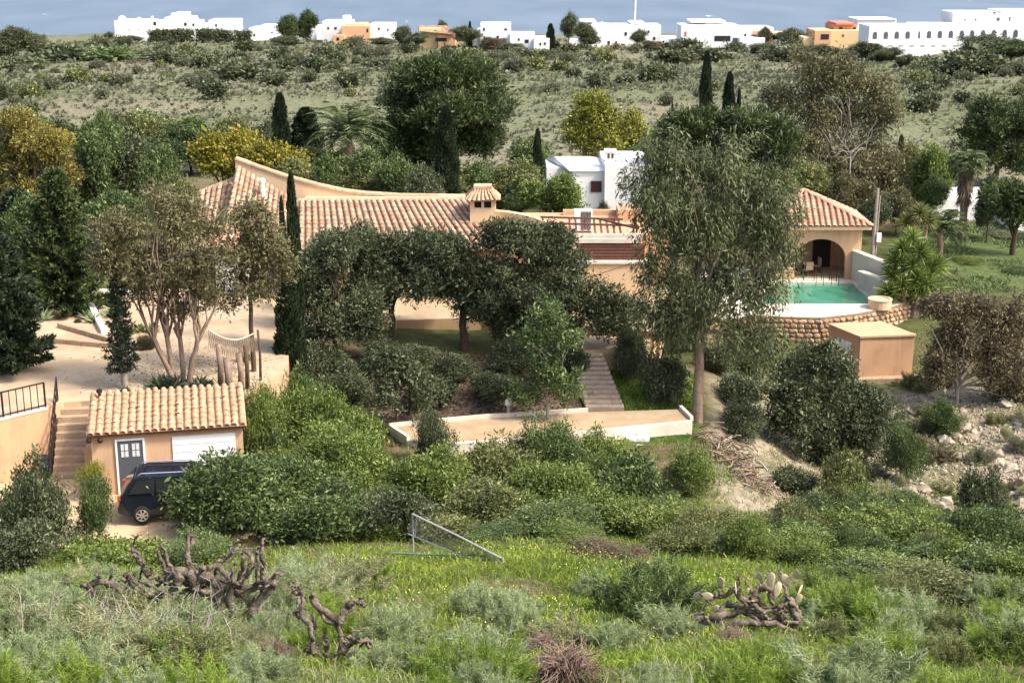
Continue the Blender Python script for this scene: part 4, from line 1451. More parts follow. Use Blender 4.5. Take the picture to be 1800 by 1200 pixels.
# ------------------------------------------------------------------ the town on the skyline
def town(name, label, cat, D, boxes, wins=(), extra=None):
    xs = [b[0] for b in boxes] + [b[1] for b in boxes]
    c = at((min(xs) + max(xs)) / 2, boxes[0][3], D)
    root = thing(name, label, cat, (c.x, D, gz(c.x, D)))
    for b in boxes:
        x0, x1, yt, yb = b[:4]
        mat = b[4] if len(b) > 4 else 'town_white'
        dy = b[5] if len(b) > 5 else 0.0
        nm = b[6] if len(b) > 6 else 'wall'
        d = D + dy
        z0 = min(at(x0, yb, d).z, gz(at(x0, yb, d).x, d)) - .8 if yb > 64 or nm == 'wall' else at(x0, yb, d).z
        block(root, nm, at(x0, yt, d).x, at(x1, yt, d).x, d, d + (b[7] if len(b) > 7 else 9), z0, at(x0, yt, d).z, mat, .06)
    for w in wins:
        cx, cy, ww, hh = w[:4]
        d = D + (w[5] if len(w) > 5 else 0)
        p, k = at(cx, cy, d), ppm(d, -25)
        mt = w[4] if len(w) > 4 and w[4] else 'dark'
        block(root, w[6] if len(w) > 6 else 'window', p.x - ww / k / 2, p.x + ww / k / 2, d - .06, d + .04, p.z - hh / k / 2, p.z + hh / k / 2, mt)
    return root


t = town('white_villa', 'large white villa with dome and stepped gable at the left of the skyline', 'villa', 372,
         [(200, 263, 37, 74), (263, 346, 38, 66, 'town_white', 3), (300, 322, 24, 40, 'town_white', 4, 'gable'), (289, 334, 31, 40, 'town_white', 4.5, 'gable'),
          (346, 368, 44, 66, 'town_white', 6), (366, 415, 36, 66, 'town_white', 1), (241, 246, 31, 38, 'town_white', 4, 'chimney', 1), (265, 268, 29, 39, 'town_white', 5, 'chimney', 1),
          (343, 348, 32, 40, 'town_white', 5, 'chimney', 1), (205, 440, 64, 74, 'town_white', -6, 'terrace_wall', 1)],
         [(272, 42, 5, 6, None, 3), (326, 43, 4, 5, None, 3), (340, 44, 3, 4, None, 3), (380, 45, 3, 4, None, 1), (228, 52, 3, 3, 'town_yellow'), (244, 52, 3, 3, 'town_yellow'),
          (270, 58, 9, 7, None, 3, 'doorway'), (300, 58, 9, 7, None, 3, 'doorway')])
q = at(215, 37, 375)
MB().lathe([(1.2, -.5), (1.2, .1), (1.05, .6), (.7, 1.05), (.25, 1.3)], 14, q).build('dome', M['town_white'], t, smooth=True)
town('white_cottage_row', 'low white houses sloping beside the pair of round pines', 'house', 372,
     [(437, 470, 50, 76), (455, 492, 46, 74, 'town_white', 3), (520, 556, 52, 78, 'town_white', 1), (545, 568, 47, 70, 'town_white', 4)],
     [(545, 66, 4, 3), (447, 62, 3, 4), (478, 58, 3, 3)])
town('tower_house', 'white house with square tower and peach front on the skyline', 'house', 360,
     [(566, 616, 38, 74, 'town_white', 4), (602, 615, 28, 46, 'town_white', 5, 'tower', 3), (600, 650, 46, 84, 'town_peach', -1), (607, 642, 43, 50, 'town_peach', 2, 'upper_wall'),
      (650, 692, 43, 70, 'town_white', 3), (585, 605, 62, 80, 'town_peach', -3)],
     [(590, 50, 4, 4, None, 4), (594, 69, 5, 5, None, -3), (666, 51, 3, 4, None, 3), (682, 53, 2, 4, None, 3), (646, 54, 3, 6, None, -1), (577, 50, 3, 4, None, 4)])
th_ = town('tile_roofed_house', 'orange house with tiled roof and dark porch on the skyline', 'house', 345,
           [(737, 775, 50, 80, 'town_yellow'), (770, 800, 60, 80, 'town_peach', -1)],
           [(745, 61, 6, 5), (765, 55, 3, 4, 'shutter'), (775, 70, 20, 6, None, -1, 'porch_opening')])
q0, q1, q2, q3 = at(735, 46, 349), at(785, 46, 349), at(735, 56, 344.5), at(800, 62, 343)
lay_tiles(th_, q0, q1, q2, q3, 18, 4, M['tile_red'], pan=M['tile_red'])
town('white_townhouse', 'tall white house with lower annexe right of the tiled house', 'house', 338,
     [(844, 898, 43, 86), (838, 846, 54, 80, 'town_white', 4), (896, 940, 60, 88, 'town_white', -2), (938, 966, 68, 90, 'town_white', -4), (855, 862, 40, 44, 'town_white', 3, 'chimney', 1)],
     [(851, 52, 3, 5), (889, 52, 5, 3), (851, 66, 3, 3), (912, 70, 3, 4, None, -2), (926, 73, 7, 6, None, -2), (950, 78, 3, 4, None, -4), (958, 77, 3, 4, None, -4), (875, 66, 4, 5)])
town('long_white_villa', 'long white villa block below the radio mast', 'villa', 340,
     [(1022, 1162, 45, 92), (1040, 1052, 42, 50, 'town_white', 3, 'roof_room'), (1062, 1068, 41, 47, 'town_white', 2, 'chimney', 1), (1080, 1084, 41, 47, 'town_white', 2, 'chimney', 1), (1108, 1134, 40, 42, 'town_white', 2, 'canopy'),
      (1110, 1112, 41, 47, 'town_white', 2.5, 'post', .3), (1130, 1132, 41, 47, 'town_white', 2.5, 'post', .3), (1020, 1048, 37, 39, 'town_white', 3, 'canopy'), (1000, 1030, 70, 92, 'town_white', -2), (1160, 1195, 68, 90, 'town_white', 2)],
     [(1070, 75, 4, 5), (1083, 75, 3, 4), (1096, 80, 5, 5), (1100, 60, 4, 6), (1150, 68, 4, 5), (1055, 73, 2, 4), (1120, 60, 5, 5), (1140, 56, 3, 4), (1166, 74, 3, 4, None, 2)])
town('broad_white_villa', 'broad white villa with flat upper deck and dark car porch', 'villa', 330,
     [(1197, 1300, 45, 88), (1215, 1276, 37, 41, 'town_white', 2, 'canopy'), (1240, 1276, 40, 47, 'town_white', 3, 'upper_room'), (1298, 1360, 49, 84, 'town_white', 2), (1325, 1358, 55, 84, 'town_peach', 1),
      (1358, 1408, 58, 61, 'town_yellow', 0, 'canopy', 6), (1300, 1345, 67, 86, 'town_white', -2), (1370, 1373, 60, 80, 'town_white', 1, 'post', .4), (1404, 1407, 60, 80, 'town_white', 1, 'post', .4)],
     [(1270, 68, 28, 9, None, 0, 'porch_opening'), (1310, 62, 4, 5, None, 2), (1325, 63, 8, 3, 'shutter', 1), (1364, 66, 12, 8, None, 2, 'porch_opening'), (1205, 60, 4, 8, 'town_red'), (1292, 71, 8, 8, 'greydoor')])
town('red_yellow_house', 'yellow house with red upper storey and tiled porch on the skyline', 'house', 318,
     [(1466, 1506, 44, 60, 'town_red', 3), (1455, 1532, 54, 86, 'town_yellow', 0), (1432, 1462, 54, 84, 'town_peach', -2), (1412, 1436, 66, 84, 'town_yellow', -1), (1470, 1502, 41, 44.5, 'town_red', 2.5, 'roof_edge')],
     [(1478, 50, 6, 4, None, 3), (1502, 51, 5, 5, None, 3), (1450, 65, 14, 9, None, -2, 'porch_opening'), (1482, 63, 3, 4, 'shutter'), (1520, 62, 4, 3, 'shutter')])
town('flat_white_house', 'white flat roofed house behind the terraced apartments', 'house', 335,
     [(1507, 1576, 35, 70), (1507, 1576, 34, 36, 'town_white', -.3, 'roof_edge', 9.6)],
     [(1515, 49, 2, 6), (1521, 49, 2, 6), (1527, 49, 2, 6), (1569, 44, 8, 5)])
hot = town('terraced_apartments', 'long white terraced apartment block with a row of arched windows', 'apartment block', 300,
           [(1528, 1615, 46, 98), (1612, 1700, 44, 98, 'town_white', .4), (1698, 1830, 41, 98, 'town_white', .8), (1528, 1750, 76, 99, 'town_white', -2, 'balcony_wall', 1.9), (1676, 1762, 22, 50, 'town_white', 8, 'upper_wall'),
            (1760, 1830, 19, 50, 'town_white', 7.5, 'upper_wall'), (1690, 1697, 19, 24, 'town_white', 9, 'chimney', 1)] +
           [(1540 + k * 18.5, 1547 + k * 18.5, 42.5 - k * .35, 48, 'town_white', 1.5, 'chimney', 1) for k in range(14)],
           [(1696, 37, 3, 6, 'greydoor', 8), (1715, 36, 3, 6, 'greydoor', 8), (1754, 35, 4, 6, 'greydoor', 7.9), (1775, 34, 3, 8, 'greydoor', 7.5), (1748, 23, 5, 3, 'greydoor', 8)] +
           [(1546 + k * 19, 80.5, 7, 2.5, 'greywall', -2, 'balcony_opening') for k in range(10)])
for k in range(14):
    p = at(1538 + k * 19.2, 63 - k * .25, 300)
    s = 1.0
    m = MB()
    pts = [(-.42, -.7), (.42, -.7), (.42, .3), (.3, .62), (0, .78), (-.3, .62), (-.42, .3)]
    yy = 299.93 if p.x < at(1612, 60, 300).x else 300.33 if p.x < at(1698, 60, 300).x else 300.73
    m.poly([(p.x + a, yy, p.z + c) for a, c in pts])
    for i in range(7):
        (a, c), (a2, c2) = pts[i], pts[(i + 1) % 7]
        m.poly([(p.x + a2, yy, p.z + c2), (p.x + a2, yy + .1, p.z + c2), (p.x + a, yy + .1, p.z + c), (p.x + a, yy, p.z + c)])
    m.build('arched_window', M['greydoor'], hot)
q = at(1117, 45, 342)
ms = thing('radio_mast', 'thin white radio mast rising above the long villa', 'mast', (q.x, 345, gz(q.x, 345)))
MB().tube([(q.x, 345, gz(q.x, 345) - .3), (q.x + .2, 345, -9.5)], [.22, .16], 8).build('pole', M['whitepaint'], ms)
MB().tube([(q.x - .5, 345.1, gz(q.x, 345) - .3), (q.x - .15, 345.1, -12)], [.06, .05], 5).build('cable', M['galv'], ms)
# ------------------------------------------------------------------ foliage generators
def unit(v):
    return v / (np.linalg.norm(v, axis=-1, keepdims=True) + 1e-9)


def leaves_np(P, d, L, W, g):
    """one folded leaf (two triangles sharing the midrib) per point"""
    n = len(P)
    s = unit(np.cross(d, g.normal(size=(n, 3))))
    L, W = np.broadcast_to(L, (n,))[:, None], np.broadcast_to(W, (n,))[:, None]
    up = np.cross(s, d)
    v = np.stack([P, P + d * L * .5 + s * W * .5 + up * W * .12, P + d * L, P + d * L * .5 - s * W * .5 + up * W * .12], 1).reshape(-1, 3)
    i = np.arange(n)[:, None] * 4
    return v, i + np.array([[0, 1, 2, 3]])


def blades_np(P, d, L, W, g, bend=.3, lean=None):
    """curved grass-like blades, five points each"""
    n = len(P)
    d = unit(d)
    side = unit(np.cross(d, g.normal(size=(n, 3))))
    L, W = np.broadcast_to(L, (n,))[:, None], np.broadcast_to(W, (n,))[:, None]
    b = np.broadcast_to(bend, (n,))[:, None]
    out = unit(np.stack([d[:, 0] + g.normal(0, .25, n), d[:, 1] + g.normal(0, .25, n), -np.abs(g.normal(.1, .15, n))], 1)) if lean is None else lean
    m = P + d * L * .55
    t = P + d * L * .9 + out * L * b
    v = np.stack([P - side * W * .5, P + side * W * .5, m + side * W * .42, m - side * W * .42, t], 1).reshape(-1, 3)
    i = np.arange(n)[:, None, None] * 5
    return v, (i + np.array([[0, 1, 2], [0, 2, 3], [3, 2, 4]])[None]).reshape(-1, 3)


def lobes_of(blobs, lr, g, fill=.85):
    """blobs (cx,cy,cz,rx,ry,rz) -> uneven foliage lobes (x,y,z,r), some standing out, some missing"""
    out = []
    for cx, cy, cz, rx, ry, rz in blobs:
        area = 4 * math.pi * ((rx * ry) ** 1.6 / 3 + (rx * rz) ** 1.6 / 3 + (ry * rz) ** 1.6 / 3) ** (1 / 1.6)
        n = max(5, int(fill * area / (math.pi * lr * lr)))
        d = unit(g.normal(size=(n, 3)))
        r = g.uniform(.45, 1.2, n)
        rad = lr * np.exp(g.normal(-.12, .38, n)).clip(.4, 1.6)
        for k in range(n):
            s = np.maximum(np.array([rx, ry, rz]) - rad[k] * .7, .1)
            out.append((cx + d[k, 0] * s[0] * r[k], cy + d[k, 1] * s[1] * r[k], cz + d[k, 2] * s[2] * r[k], rad[k]))
    return np.array(out)


def crown_np(lobes, g, L, W, cover=1.5, per=14, tuft=.16, droop=0.0, up=0.0, squash=.8, zst=1.0, gap=.25, jit=.8, sprig=.12):
    P, Dn = [], []
    for x, y, z, r in lobes:
        nleaf = cover * 4 * math.pi * r * r / (L * W * .5)
        nt_ = max(3, int(nleaf / per))
        d = unit(g.normal(size=(nt_, 3)))
        d = d[(d[:, 2] > -.3) | (g.uniform(size=nt_) < .45)]
        k = unit(g.normal(size=(4, 3)))                       # bare places in each lobe
        bare = (d @ k.T).max(1) > 1 - gap * .6
        d = d[~bare | (g.uniform(size=len(d)) < .12)]
        far_ = g.uniform(.5, 1.12, len(d))
        sp = g.uniform(size=len(d)) < sprig                   # shoots that stand proud of the rest
        far_[sp] *= g.uniform(1.1, 1.45, sp.sum())
        sig = tuft * np.exp(g.normal(0, .35, len(d)))
        sig[sp] *= .7
        c = np.array([x, y, z]) + d * np.array([1, 1, squash]) * (r * far_)[:, None]
        P.append(np.repeat(c, per, 0) + g.normal(size=(len(d) * per, 3)) * np.repeat(sig, per)[:, None] * np.array([1, 1, zst]))
        Dn.append(np.repeat(d, per, 0))
    P, Dn = np.concatenate(P), np.concatenate(Dn)
    dirs = unit(Dn * .7 + g.normal(size=P.shape) * jit + np.array([0, 0, up - droop]))
    n = len(P)
    k = np.exp(g.normal(0, .28, n))
    return leaves_np(P, dirs, L * k, W * k, g)


def limb(a, b, r0, r1, g, n=5, wob=.08, sag=0.0):
    a, b = np.asarray(a, float), np.asarray(b, float)
    t = np.linspace(0, 1, n)[:, None]
    L = np.linalg.norm(b - a)
    p = a + (b - a) * t
    p[1:-1] += g.normal(size=(n - 2, 3)) * L * wob
    p[:, 2] += np.sin(t[:, 0] * math.pi) * L * sag
    return tube_np(p, np.linspace(r0, r1, n), 6)


def wood_np(base, fork, tips, r, g, wob=.06):
    """trunk to the fork, limbs on to the tips"""
    w = NP()
    base, fork = np.asarray(base, float), np.asarray(fork, float)
    w.add(*limb(base - [0, 0, .3], fork, r, r * .7, g, 6, wob * .2))
    for t in tips:
        t = np.asarray(t, float)
        mid = fork + (t - fork) * g.uniform(.3, .6) + g.normal(0, .08, 3) * np.linalg.norm(t - fork)
        rr = r * g.uniform(.35, .6)
        w.add(*limb(fork - [0, 0, r], mid, rr, rr * .6, g, 4, wob, .03))
        w.add(*limb(mid, t, rr * .6, rr * .18, g, 4, wob))
        t2 = mid + (t - mid) * .6 + g.normal(0, .25, 3) * np.linalg.norm(t - mid)
        w.add(*limb(mid, t2, rr * .4, rr * .12, g, 3, wob))
    return w


LEAF = {
    'broad': dict(L=.145, W=.068, cover=.85, per=12, tuft=.12, up=.15, gap=.4),
    'fine': dict(L=.155, W=.058, cover=.74, per=11, tuft=.1, up=.2, gap=.4),
    'far': dict(L=.22, W=.11, cover=.95, per=10, tuft=.2, up=.2, gap=.4),
    'vfar': dict(L=.8, W=.5, cover=1.2, per=6, tuft=.5, up=.2),
    'pine': dict(L=.32, W=.085, cover=.9, per=14, tuft=.17, up=.5, squash=.55, gap=.45),
    'willow': dict(L=.21, W=.046, cover=.46, per=18, tuft=.13, droop=1.3, squash=.9, zst=2.8, gap=.5, sprig=.2),
    'gum': dict(L=.24, W=.08, cover=.6, per=12, tuft=.2, droop=.7, squash=.8, zst=1.6, gap=.55, sprig=.2),
    'loose': dict(L=.15, W=.052, cover=.42, per=14, tuft=.12, droop=.2, gap=.55, sprig=.2),
}


def tree_px(name, label, cat, base, blobs, D, leafmat, style='broad', lr=.9, r=.14, bark='bark_dark', depth=.8, fork=.35, seed=0, group=None, tips=9, thin=1.0, stems=None, fill=.85):
    """a tree from its outline in the photograph: blobs are ellipses (px,py,rx,ry), given their real size at distance D"""
    g = np.random.default_rng(seed + int(abs(blobs[0][0]) * 3 + blobs[0][1]))
    bx = at(base[0], base[1], D)
    bz = gz(bx.x, D)
    if len(base) > 2:
        bz = base[2]
    root = thing(name, label, cat, (bx.x, D, bz), 0, group)
    o = np.array([bx.x, D, bz])
    B = []
    for i, (px, py, rx, ry) in enumerate(blobs):
        p = at(px, py, D)
        k = ppm(D, p.z)
        a, c = rx / k, ry / k
        B.append((p.x - o[0], (g.uniform(-.35, .35) * a if len(blobs) > 1 else 0), p.z - o[2], a, (a + c) / 2 * depth, c))
    lob = lobes_of(B, lr * .85, g, fill)
    lob = lob[lob[:, 2] > .15]
    p = dict(LEAF[style])
    p['cover'] *= thin
    v, f = crown_np(lob, g, **p)
    obj('crown', mesh_np('crown', v, f, M[leafmat]), root)
    sel = lob[g.choice(len(lob), min(tips, len(lob)), replace=False)]
    top = max(b[2] for b in B)
    w = NP()
    for sx, sy, lean in (stems or [(0, 0, 0)]):
        fk = np.array([lean, sy * 2, top * fork])
        part_tips = sel if not stems else sel[np.argsort(np.abs(sel[:, 0] - lean * 1.6))[:max(3, len(sel) // len(stems) + 1)]]
        ww = wood_np((sx, sy, 0), fk, [t[:3] for t in part_tips], r if not stems else r * .7, g)
        w.add(np.concatenate(ww.v), np.concatenate(ww.f))
    obj('trunk', w.mesh('trunk', M[bark], True), root)
    return root


# ---- shared prototypes for repeats ---------------------------------------------------
PROTO = {}


def proto(kind, var=0):
    key = (kind, var)
    if key in PROTO:
        return PROTO[key]
    g = np.random.default_rng(100 + var * 7 + sum(map(ord, kind)))
    trunk = None
    if kind == 'bush':            # 4 m wide, 2.6 m tall, foliage to the ground
        blobs = [(g.uniform(-.9, .9), g.uniform(-.9, .9), g.uniform(.7, 1.5), g.uniform(.8, 1.4), g.uniform(.8, 1.4), g.uniform(.7, 1.1)) for _ in range(5)]
        lob = lobes_of(blobs, .5, g)
        p = dict(LEAF['broad'])
        p.update(L=.105 + .02 * var, W=.042 + .008 * var, cover=.75, gap=.5, sprig=.2)
        v, f = crown_np(lob[lob[:, 2] > .1], g, **p)
        trunk = wood_np((0, 0, 0), (0, 0, .5), [t[:3] * np.array([1.1, 1.1, 1.15]) for t in lob[g.choice(len(lob), 30)]], .06, g)
        size = (4.2, 2.6)
    elif kind == 'fine':          # lighter, airier shrub
        blobs = [(g.uniform(-.8, .8), g.uniform(-.8, .8), g.uniform(.6, 1.3), g.uniform(.7, 1.1), g.uniform(.7, 1.1), g.uniform(.6, 1.0)) for _ in range(4)]
        lob = lobes_of(blobs, .4, g)
        p = dict(LEAF['fine'])
        p.update(gap=.6, L=.1, W=.036, cover=.6, sprig=.25)
        v, f = crown_np(lob[lob[:, 2] > .1], g, **p)
        trunk = wood_np((0, 0, 0), (0, 0, .4), [t[:3] * np.array([1.15, 1.15, 1.2]) for t in lob[g.choice(len(lob), 34)]], .045, g)
        size = (3.4, 2.2)
    elif kind == 'tree':          # mid-distance tree 6 m wide 7 m tall
        blobs = [(g.uniform(-1.3, 1.3), g.uniform(-1.3, 1.3), g.uniform(2.4, 5.4), g.uniform(1.2, 2), g.uniform(1.2, 2), g.uniform(1.1, 1.7)) for _ in range(7)]
        lob = lobes_of(blobs, .75, g)
        p = dict(LEAF['far'])
        v, f = crown_np(lob, g, **p)
        trunk = wood_np((0, 0, 0), (0, 0, 2.2), [t[:3] for t in lob[g.choice(len(lob), 9)]], .16, g)
        size = (6.0, 7.0)
    elif kind == 'cypress':       # 1.6 m wide 9 m tall column
        n = 15000
        z = g.uniform(.02, 1, n) ** .9
        rad = .8 * np.minimum(1, (z * 9) ** .5) * (1 - z ** 2.2) ** .6 + .05
        a = g.uniform(0, 2 * math.pi, n)
        rr = rad * (1 + .18 * np.sin(a * 3 + z * 20) + .12 * np.sin(a * 7 - z * 45)) * g.uniform(.72, 1.03, n)
        P = np.stack([rr * np.cos(a), rr * np.sin(a), z * 9 + .1], 1)
        d = unit(np.stack([np.cos(a) * .35, np.sin(a) * .35, np.ones(n)], 1) + g.normal(0, .25, (n, 3)))
        v, f = leaves_np(P, d, .3 * g.uniform(.6, 1.2, n), .11 * g.uniform(.7, 1.2, n), g)
        trunk = NP().add(*limb((0, 0, -.3), (0, 0, 7.5), .14, .03, g, 5, .003))
        size = (1.6, 9.2)
    elif kind == 'shrub':         # hillside shrub, one small mesh
        blobs = [(g.uniform(-.6, .6), g.uniform(-.6, .6), g.uniform(.4, .8), g.uniform(.6, 1), g.uniform(.6, 1), g.uniform(.45, .8)) for _ in range(3)]
        lob = lobes_of(blobs, .5, g, .8)
        v, f = crown_np(lob[lob[:, 2] > .05], g, .26, .14, 1.1, 8, .16, up=.2)
        size = (2.6, 1.4)
    elif kind == 'silver':        # feathery silver-green shrub 1.5 m wide
        n = 9500
        nh = 60
        heads = np.stack([g.normal(0, .36, nh), g.normal(0, .36, nh)], 1)
        hh = np.exp(g.normal(0, .28, nh)) * np.exp(-(heads ** 2).sum(1) * 1.1)
        lean = np.stack([heads[:, 0] * .55 + g.normal(0, .2, nh), heads[:, 1] * .55 + g.normal(0, .2, nh), np.ones(nh)], 1)
        ix = g.integers(0, nh, n)
        t = g.uniform(0, 1, n) ** .7
        P = np.stack([heads[ix, 0], heads[ix, 1], np.zeros(n)], 1) + lean[ix] * (t * hh[ix] * .75)[:, None] + g.normal(0, .035, (n, 3))
        P[:, 2] = np.maximum(P[:, 2], 0)
        d = unit(lean[ix] + g.normal(0, .75, (n, 3)))
        v, f = blades_np(P, d, g.uniform(.07, .19, n), .014, g, .2)
        size = (1.5, .95)
    elif kind == 'dome':          # tight dark rounded shrub
        n = 5200
        d0 = unit(g.normal(size=(n, 3)))
        d0[:, 2] = np.abs(d0[:, 2])
        lump = 1 + .15 * np.sin(d0[:, 0] * 7 + var) * np.sin(d0[:, 1] * 6 + 1) + .1 * np.sin(d0[:, 2] * 9)
        P = d0 * np.array([.8, .8, .8]) * g.uniform(.5, .85, (n, 1)) * lump[:, None]
        d = unit(d0 + g.normal(0, .35, (n, 3)) + np.array([0, 0, .5]))
        v, f = blades_np(P, d, g.uniform(.14, .34, n), .022, g, .2)
        size = (1.9, 1.1)
    elif kind == 'tumble':        # dead twiggy ball
        w = NP()
        for k in range(520):
            a = unit(g.normal(size=3))
            a[2] = abs(a[2]) + .05
            p0 = g.normal(0, .08, 3) + [0, 0, .1]
            p = [p0]
            dd = unit(a)
            for s in range(5):
                dd = unit(dd + g.normal(0, .45, 3) - np.array([0, 0, .1 * s]))
                p.append(p[-1] + dd * .16)
            w.add(*tube_np(p, np.linspace(.013, .007, 6), 3))
        v, f = np.concatenate(w.v), np.concatenate(w.f)
        v[:, 2] = np.maximum(v[:, 2], 0)
        size = (1.25, .85)
    PROTO[key] = (mesh_np(kind, v, f), mesh_np('trunk', np.concatenate(trunk.v), np.concatenate(trunk.f), None, True) if trunk else None, size)
    return PROTO[key]


def setmat(o, m):
    if not o.data.materials:
        o.data.materials.append(m)
    o.material_slots[0].link = 'OBJECT'
    o.material_slots[0].material = m


def plant(kind, var, name, label, cat, x, y, w, h, leafmat, group=None, bark='bark_dark', rot=None, z=None, seed=0):
    me, tr, (pw, ph) = proto(kind, var)
    rot = random.Random(x * 13 + y * 7 + seed).uniform(0, 6.28) if rot is None else rot
    z = gz(x, y) if z is None else z
    sc = (w / pw, w / pw, h / ph)
    if tr is None:
        o = obj(name, me, None, (x, y, z - .03), (0, 0, rot))
        o.scale = sc
        setmat(o, M[leafmat])
        return tag(o, label, cat, group)
    root = thing(name, label, cat, (x, y, z), rot, group)
    root.scale = sc
    setmat(obj('crown', me, root), M[leafmat])
    setmat(obj('trunk', tr, root), M[bark])
    return root


def plant_px(kind, var, name, label, cat, px, py_top, D, wpx, leafmat, group=None, **kw):
    p = at(px, py_top, D)
    z = gz(p.x, D)
    return plant(kind, var, name, label, cat, p.x, D, wpx / ppm(D, (p.z + z) / 2), max(.3, p.z - z), leafmat, group, **kw)


# ------------------------------------------------------------------ the big trees, one by one
tree_px('eucalyptus_tree', 'tall drooping eucalyptus with pale bare trunk before the pool', 'tree', (1226, 738), [
    (1185, 280, 56, 50), (1255, 295, 66, 60), (1325, 340, 62, 52), (1155, 370, 58, 62), (1245, 400, 84, 78), (1350, 415, 54, 58), (1378, 365, 34, 40), (1175, 475, 60, 64), (1385, 440, 26, 44),
    (1270, 500, 76, 64), (1340, 505, 46, 52), (1205, 560, 54, 50), (1300, 585, 54, 48), (1118, 330, 34, 38), (1345, 600, 36, 42), (1155, 560, 36, 44)],
    62.8, 'euc', 'willow', .75, .26, 'bark', .75, .38, tips=22, fill=1.1)
tree_px('spreading_tree', 'broad grey green tree in front of the tiled roof, left of the pair', 'tree', (690, 556, -19.2), [
    (570, 455, 50, 50), (625, 440, 62, 46), (720, 435, 60, 40), (660, 500, 60, 34), (690, 470, 66, 50), (760, 462, 56, 48), (560, 530, 42, 44), (640, 520, 52, 36), (790, 500, 40, 36)],
    69.5, 'olive', 'fine', .62, .2, 'bark_dark', .8, .4, tips=14, thin=1.05, fill=1.2)
tree_px('spreading_tree', 'dense dark tree beside the front cypresses under the tiled eave', 'tree', (590, 610), [
    (548, 470, 36, 46), (585, 440, 42, 36), (560, 540, 46, 50), (610, 570, 52, 42), (650, 545, 40, 36), (540, 600, 36, 36)],
    66.5, 'olive', 'fine', .55, .16, 'bark_dark', .8, .35, seed=14, fill=1.15)
tree_px('spreading_tree', 'largest dark grey green tree spreading before the chimney and pergola', 'tree', (815, 560, -19.2), [
    (905, 425, 55, 42), (960, 440, 66, 50), (840, 480, 55, 55), (930, 500, 86, 58), (1010, 500, 55, 55), (835, 530, 48, 44), (880, 560, 56, 50), (900, 400, 46, 30), (960, 570, 66, 46), (1065, 540, 60, 48), (1100, 560, 40, 38), (860, 415, 34, 26), (745, 500, 48, 34), (800, 440, 46, 40)],
    68.0, 'olive', 'fine', .68, .24, 'bark_dark', .75, .35, tips=16, seed=4, fill=1.2, thin=.85)
tree_px('stone_pine', 'huge dark rounded pine behind the farmhouse roof', 'tree', (800, 345), [
    (760, 128, 72, 44), (820, 135, 60, 40), (715, 170, 62, 44), (860, 190, 52, 50), (780, 195, 88, 56), (720, 220, 55, 36), (850, 245, 52, 36), (790, 250, 60, 30)],
    116, 'pine', 'pine', 1.2, .4, 'bark_dark', .85, .5, fill=1.15, thin=.85)
tree_px('pine_tree', 'dark pine with layered crown behind the drooping eucalyptus', 'tree', (1270, 360), [
    (1190, 225, 48, 36), (1255, 215, 62, 34), (1320, 220, 58, 38), (1370, 255, 40, 40), (1230, 270, 62, 40), (1320, 285, 70, 45), (1370, 320, 40, 36), (1170, 270, 34, 40)],
    104, 'pine', 'pine', 1.1, .3, 'bark_dark', .85, .4, seed=3)
tree_px('tall_eucalyptus', 'tall ragged brown olive eucalyptus behind the pavilion', 'tree', (1470, 390), [
    (1420, 125, 42, 42), (1475, 120, 48, 38), (1530, 150, 46, 42), (1380, 175, 36, 44), (1445, 190, 56, 50), (1520, 215, 58, 50), (1565, 190, 32, 34), (1420, 255, 52, 46),
    (1500, 290, 58, 50), (1555, 275, 40, 46), (1545, 335, 52, 42), (1460, 330, 48, 42)],
    113, 'brown', 'gum', .95, .34, 'bark_grey', .75, .3, seed=5, tips=24)
tree_px('pepper_tree', 'multi stemmed olive brown tree standing in the sandy yard', 'tree', (315, 676, PLAZA_Z), [
    (215, 400, 52, 48), (285, 370, 58, 48), (345, 400, 58, 56), (230, 465, 55, 48), (300, 460, 58, 46), (370, 470, 48, 50), (190, 445, 34, 42), (330, 530, 55, 40), (255, 515, 34, 28)],
    57.4, 'brown', 'loose', .55, .2, 'bark', .8, .28, tips=24, seed=1, stems=[(0, 0, -.9), (.15, .1, .1), (.3, -.1, .9), (-.2, .05, -.4)], thin=1.2, fill=1.0)
tree_px('pepper_tree', 'slim olive brown tree with dark trunk left of the twin cypress', 'tree', (447, 668, PLAZA_Z), [
    (430, 380, 42, 40), (470, 420, 42, 46), (420, 450, 40, 46), (455, 500, 48, 42), (395, 520, 34, 30), (495, 460, 26, 34)],
    59.5, 'brown', 'loose', .5, .13, 'bark_dark', .8, .5, tips=12, seed=2, thin=1.4, fill=1.0)
tree_px('ochre_tree', 'big ochre and brown crowned tree at the left edge', 'tree', (70, 420), [
    (30, 225, 50, 34), (85, 245, 46, 38), (40, 290, 60, 50), (100, 300, 40, 46), (60, 350, 56, 42)],
    86, 'ochre', 'broad', .95, .26, 'bark', .8, .35, seed=2, fill=.95)
tree_px('mimosa_tree', 'flat topped yellow mimosa left of the parapet peak', 'tree', (400, 340), [
    (375, 265, 42, 24), (425, 258, 45, 22), (400, 285, 50, 22)], 101, 'yellow', 'far', .75, .18, 'bark', .9, .4)
tree_px('mimosa_tree', 'rounded yellow mimosa rising right behind the parapet', 'tree', (495, 345), [
    (465, 275, 42, 24), (510, 290, 36, 26), (480, 300, 50, 24)], 99, 'yellow', 'far', .7, .18, 'bark', .9, .4)
tree_px('poplar_tree', 'bright yellow green poplar behind the white house', 'tree', (1045, 300), [
    (1040, 190, 30, 24), (1060, 215, 30, 30), (1015, 225, 30, 30), (1050, 255, 40, 28), (1035, 205, 38, 34)], 121, 'lime', 'far', .7, .16, 'bark', .8, .3, thin=.9)
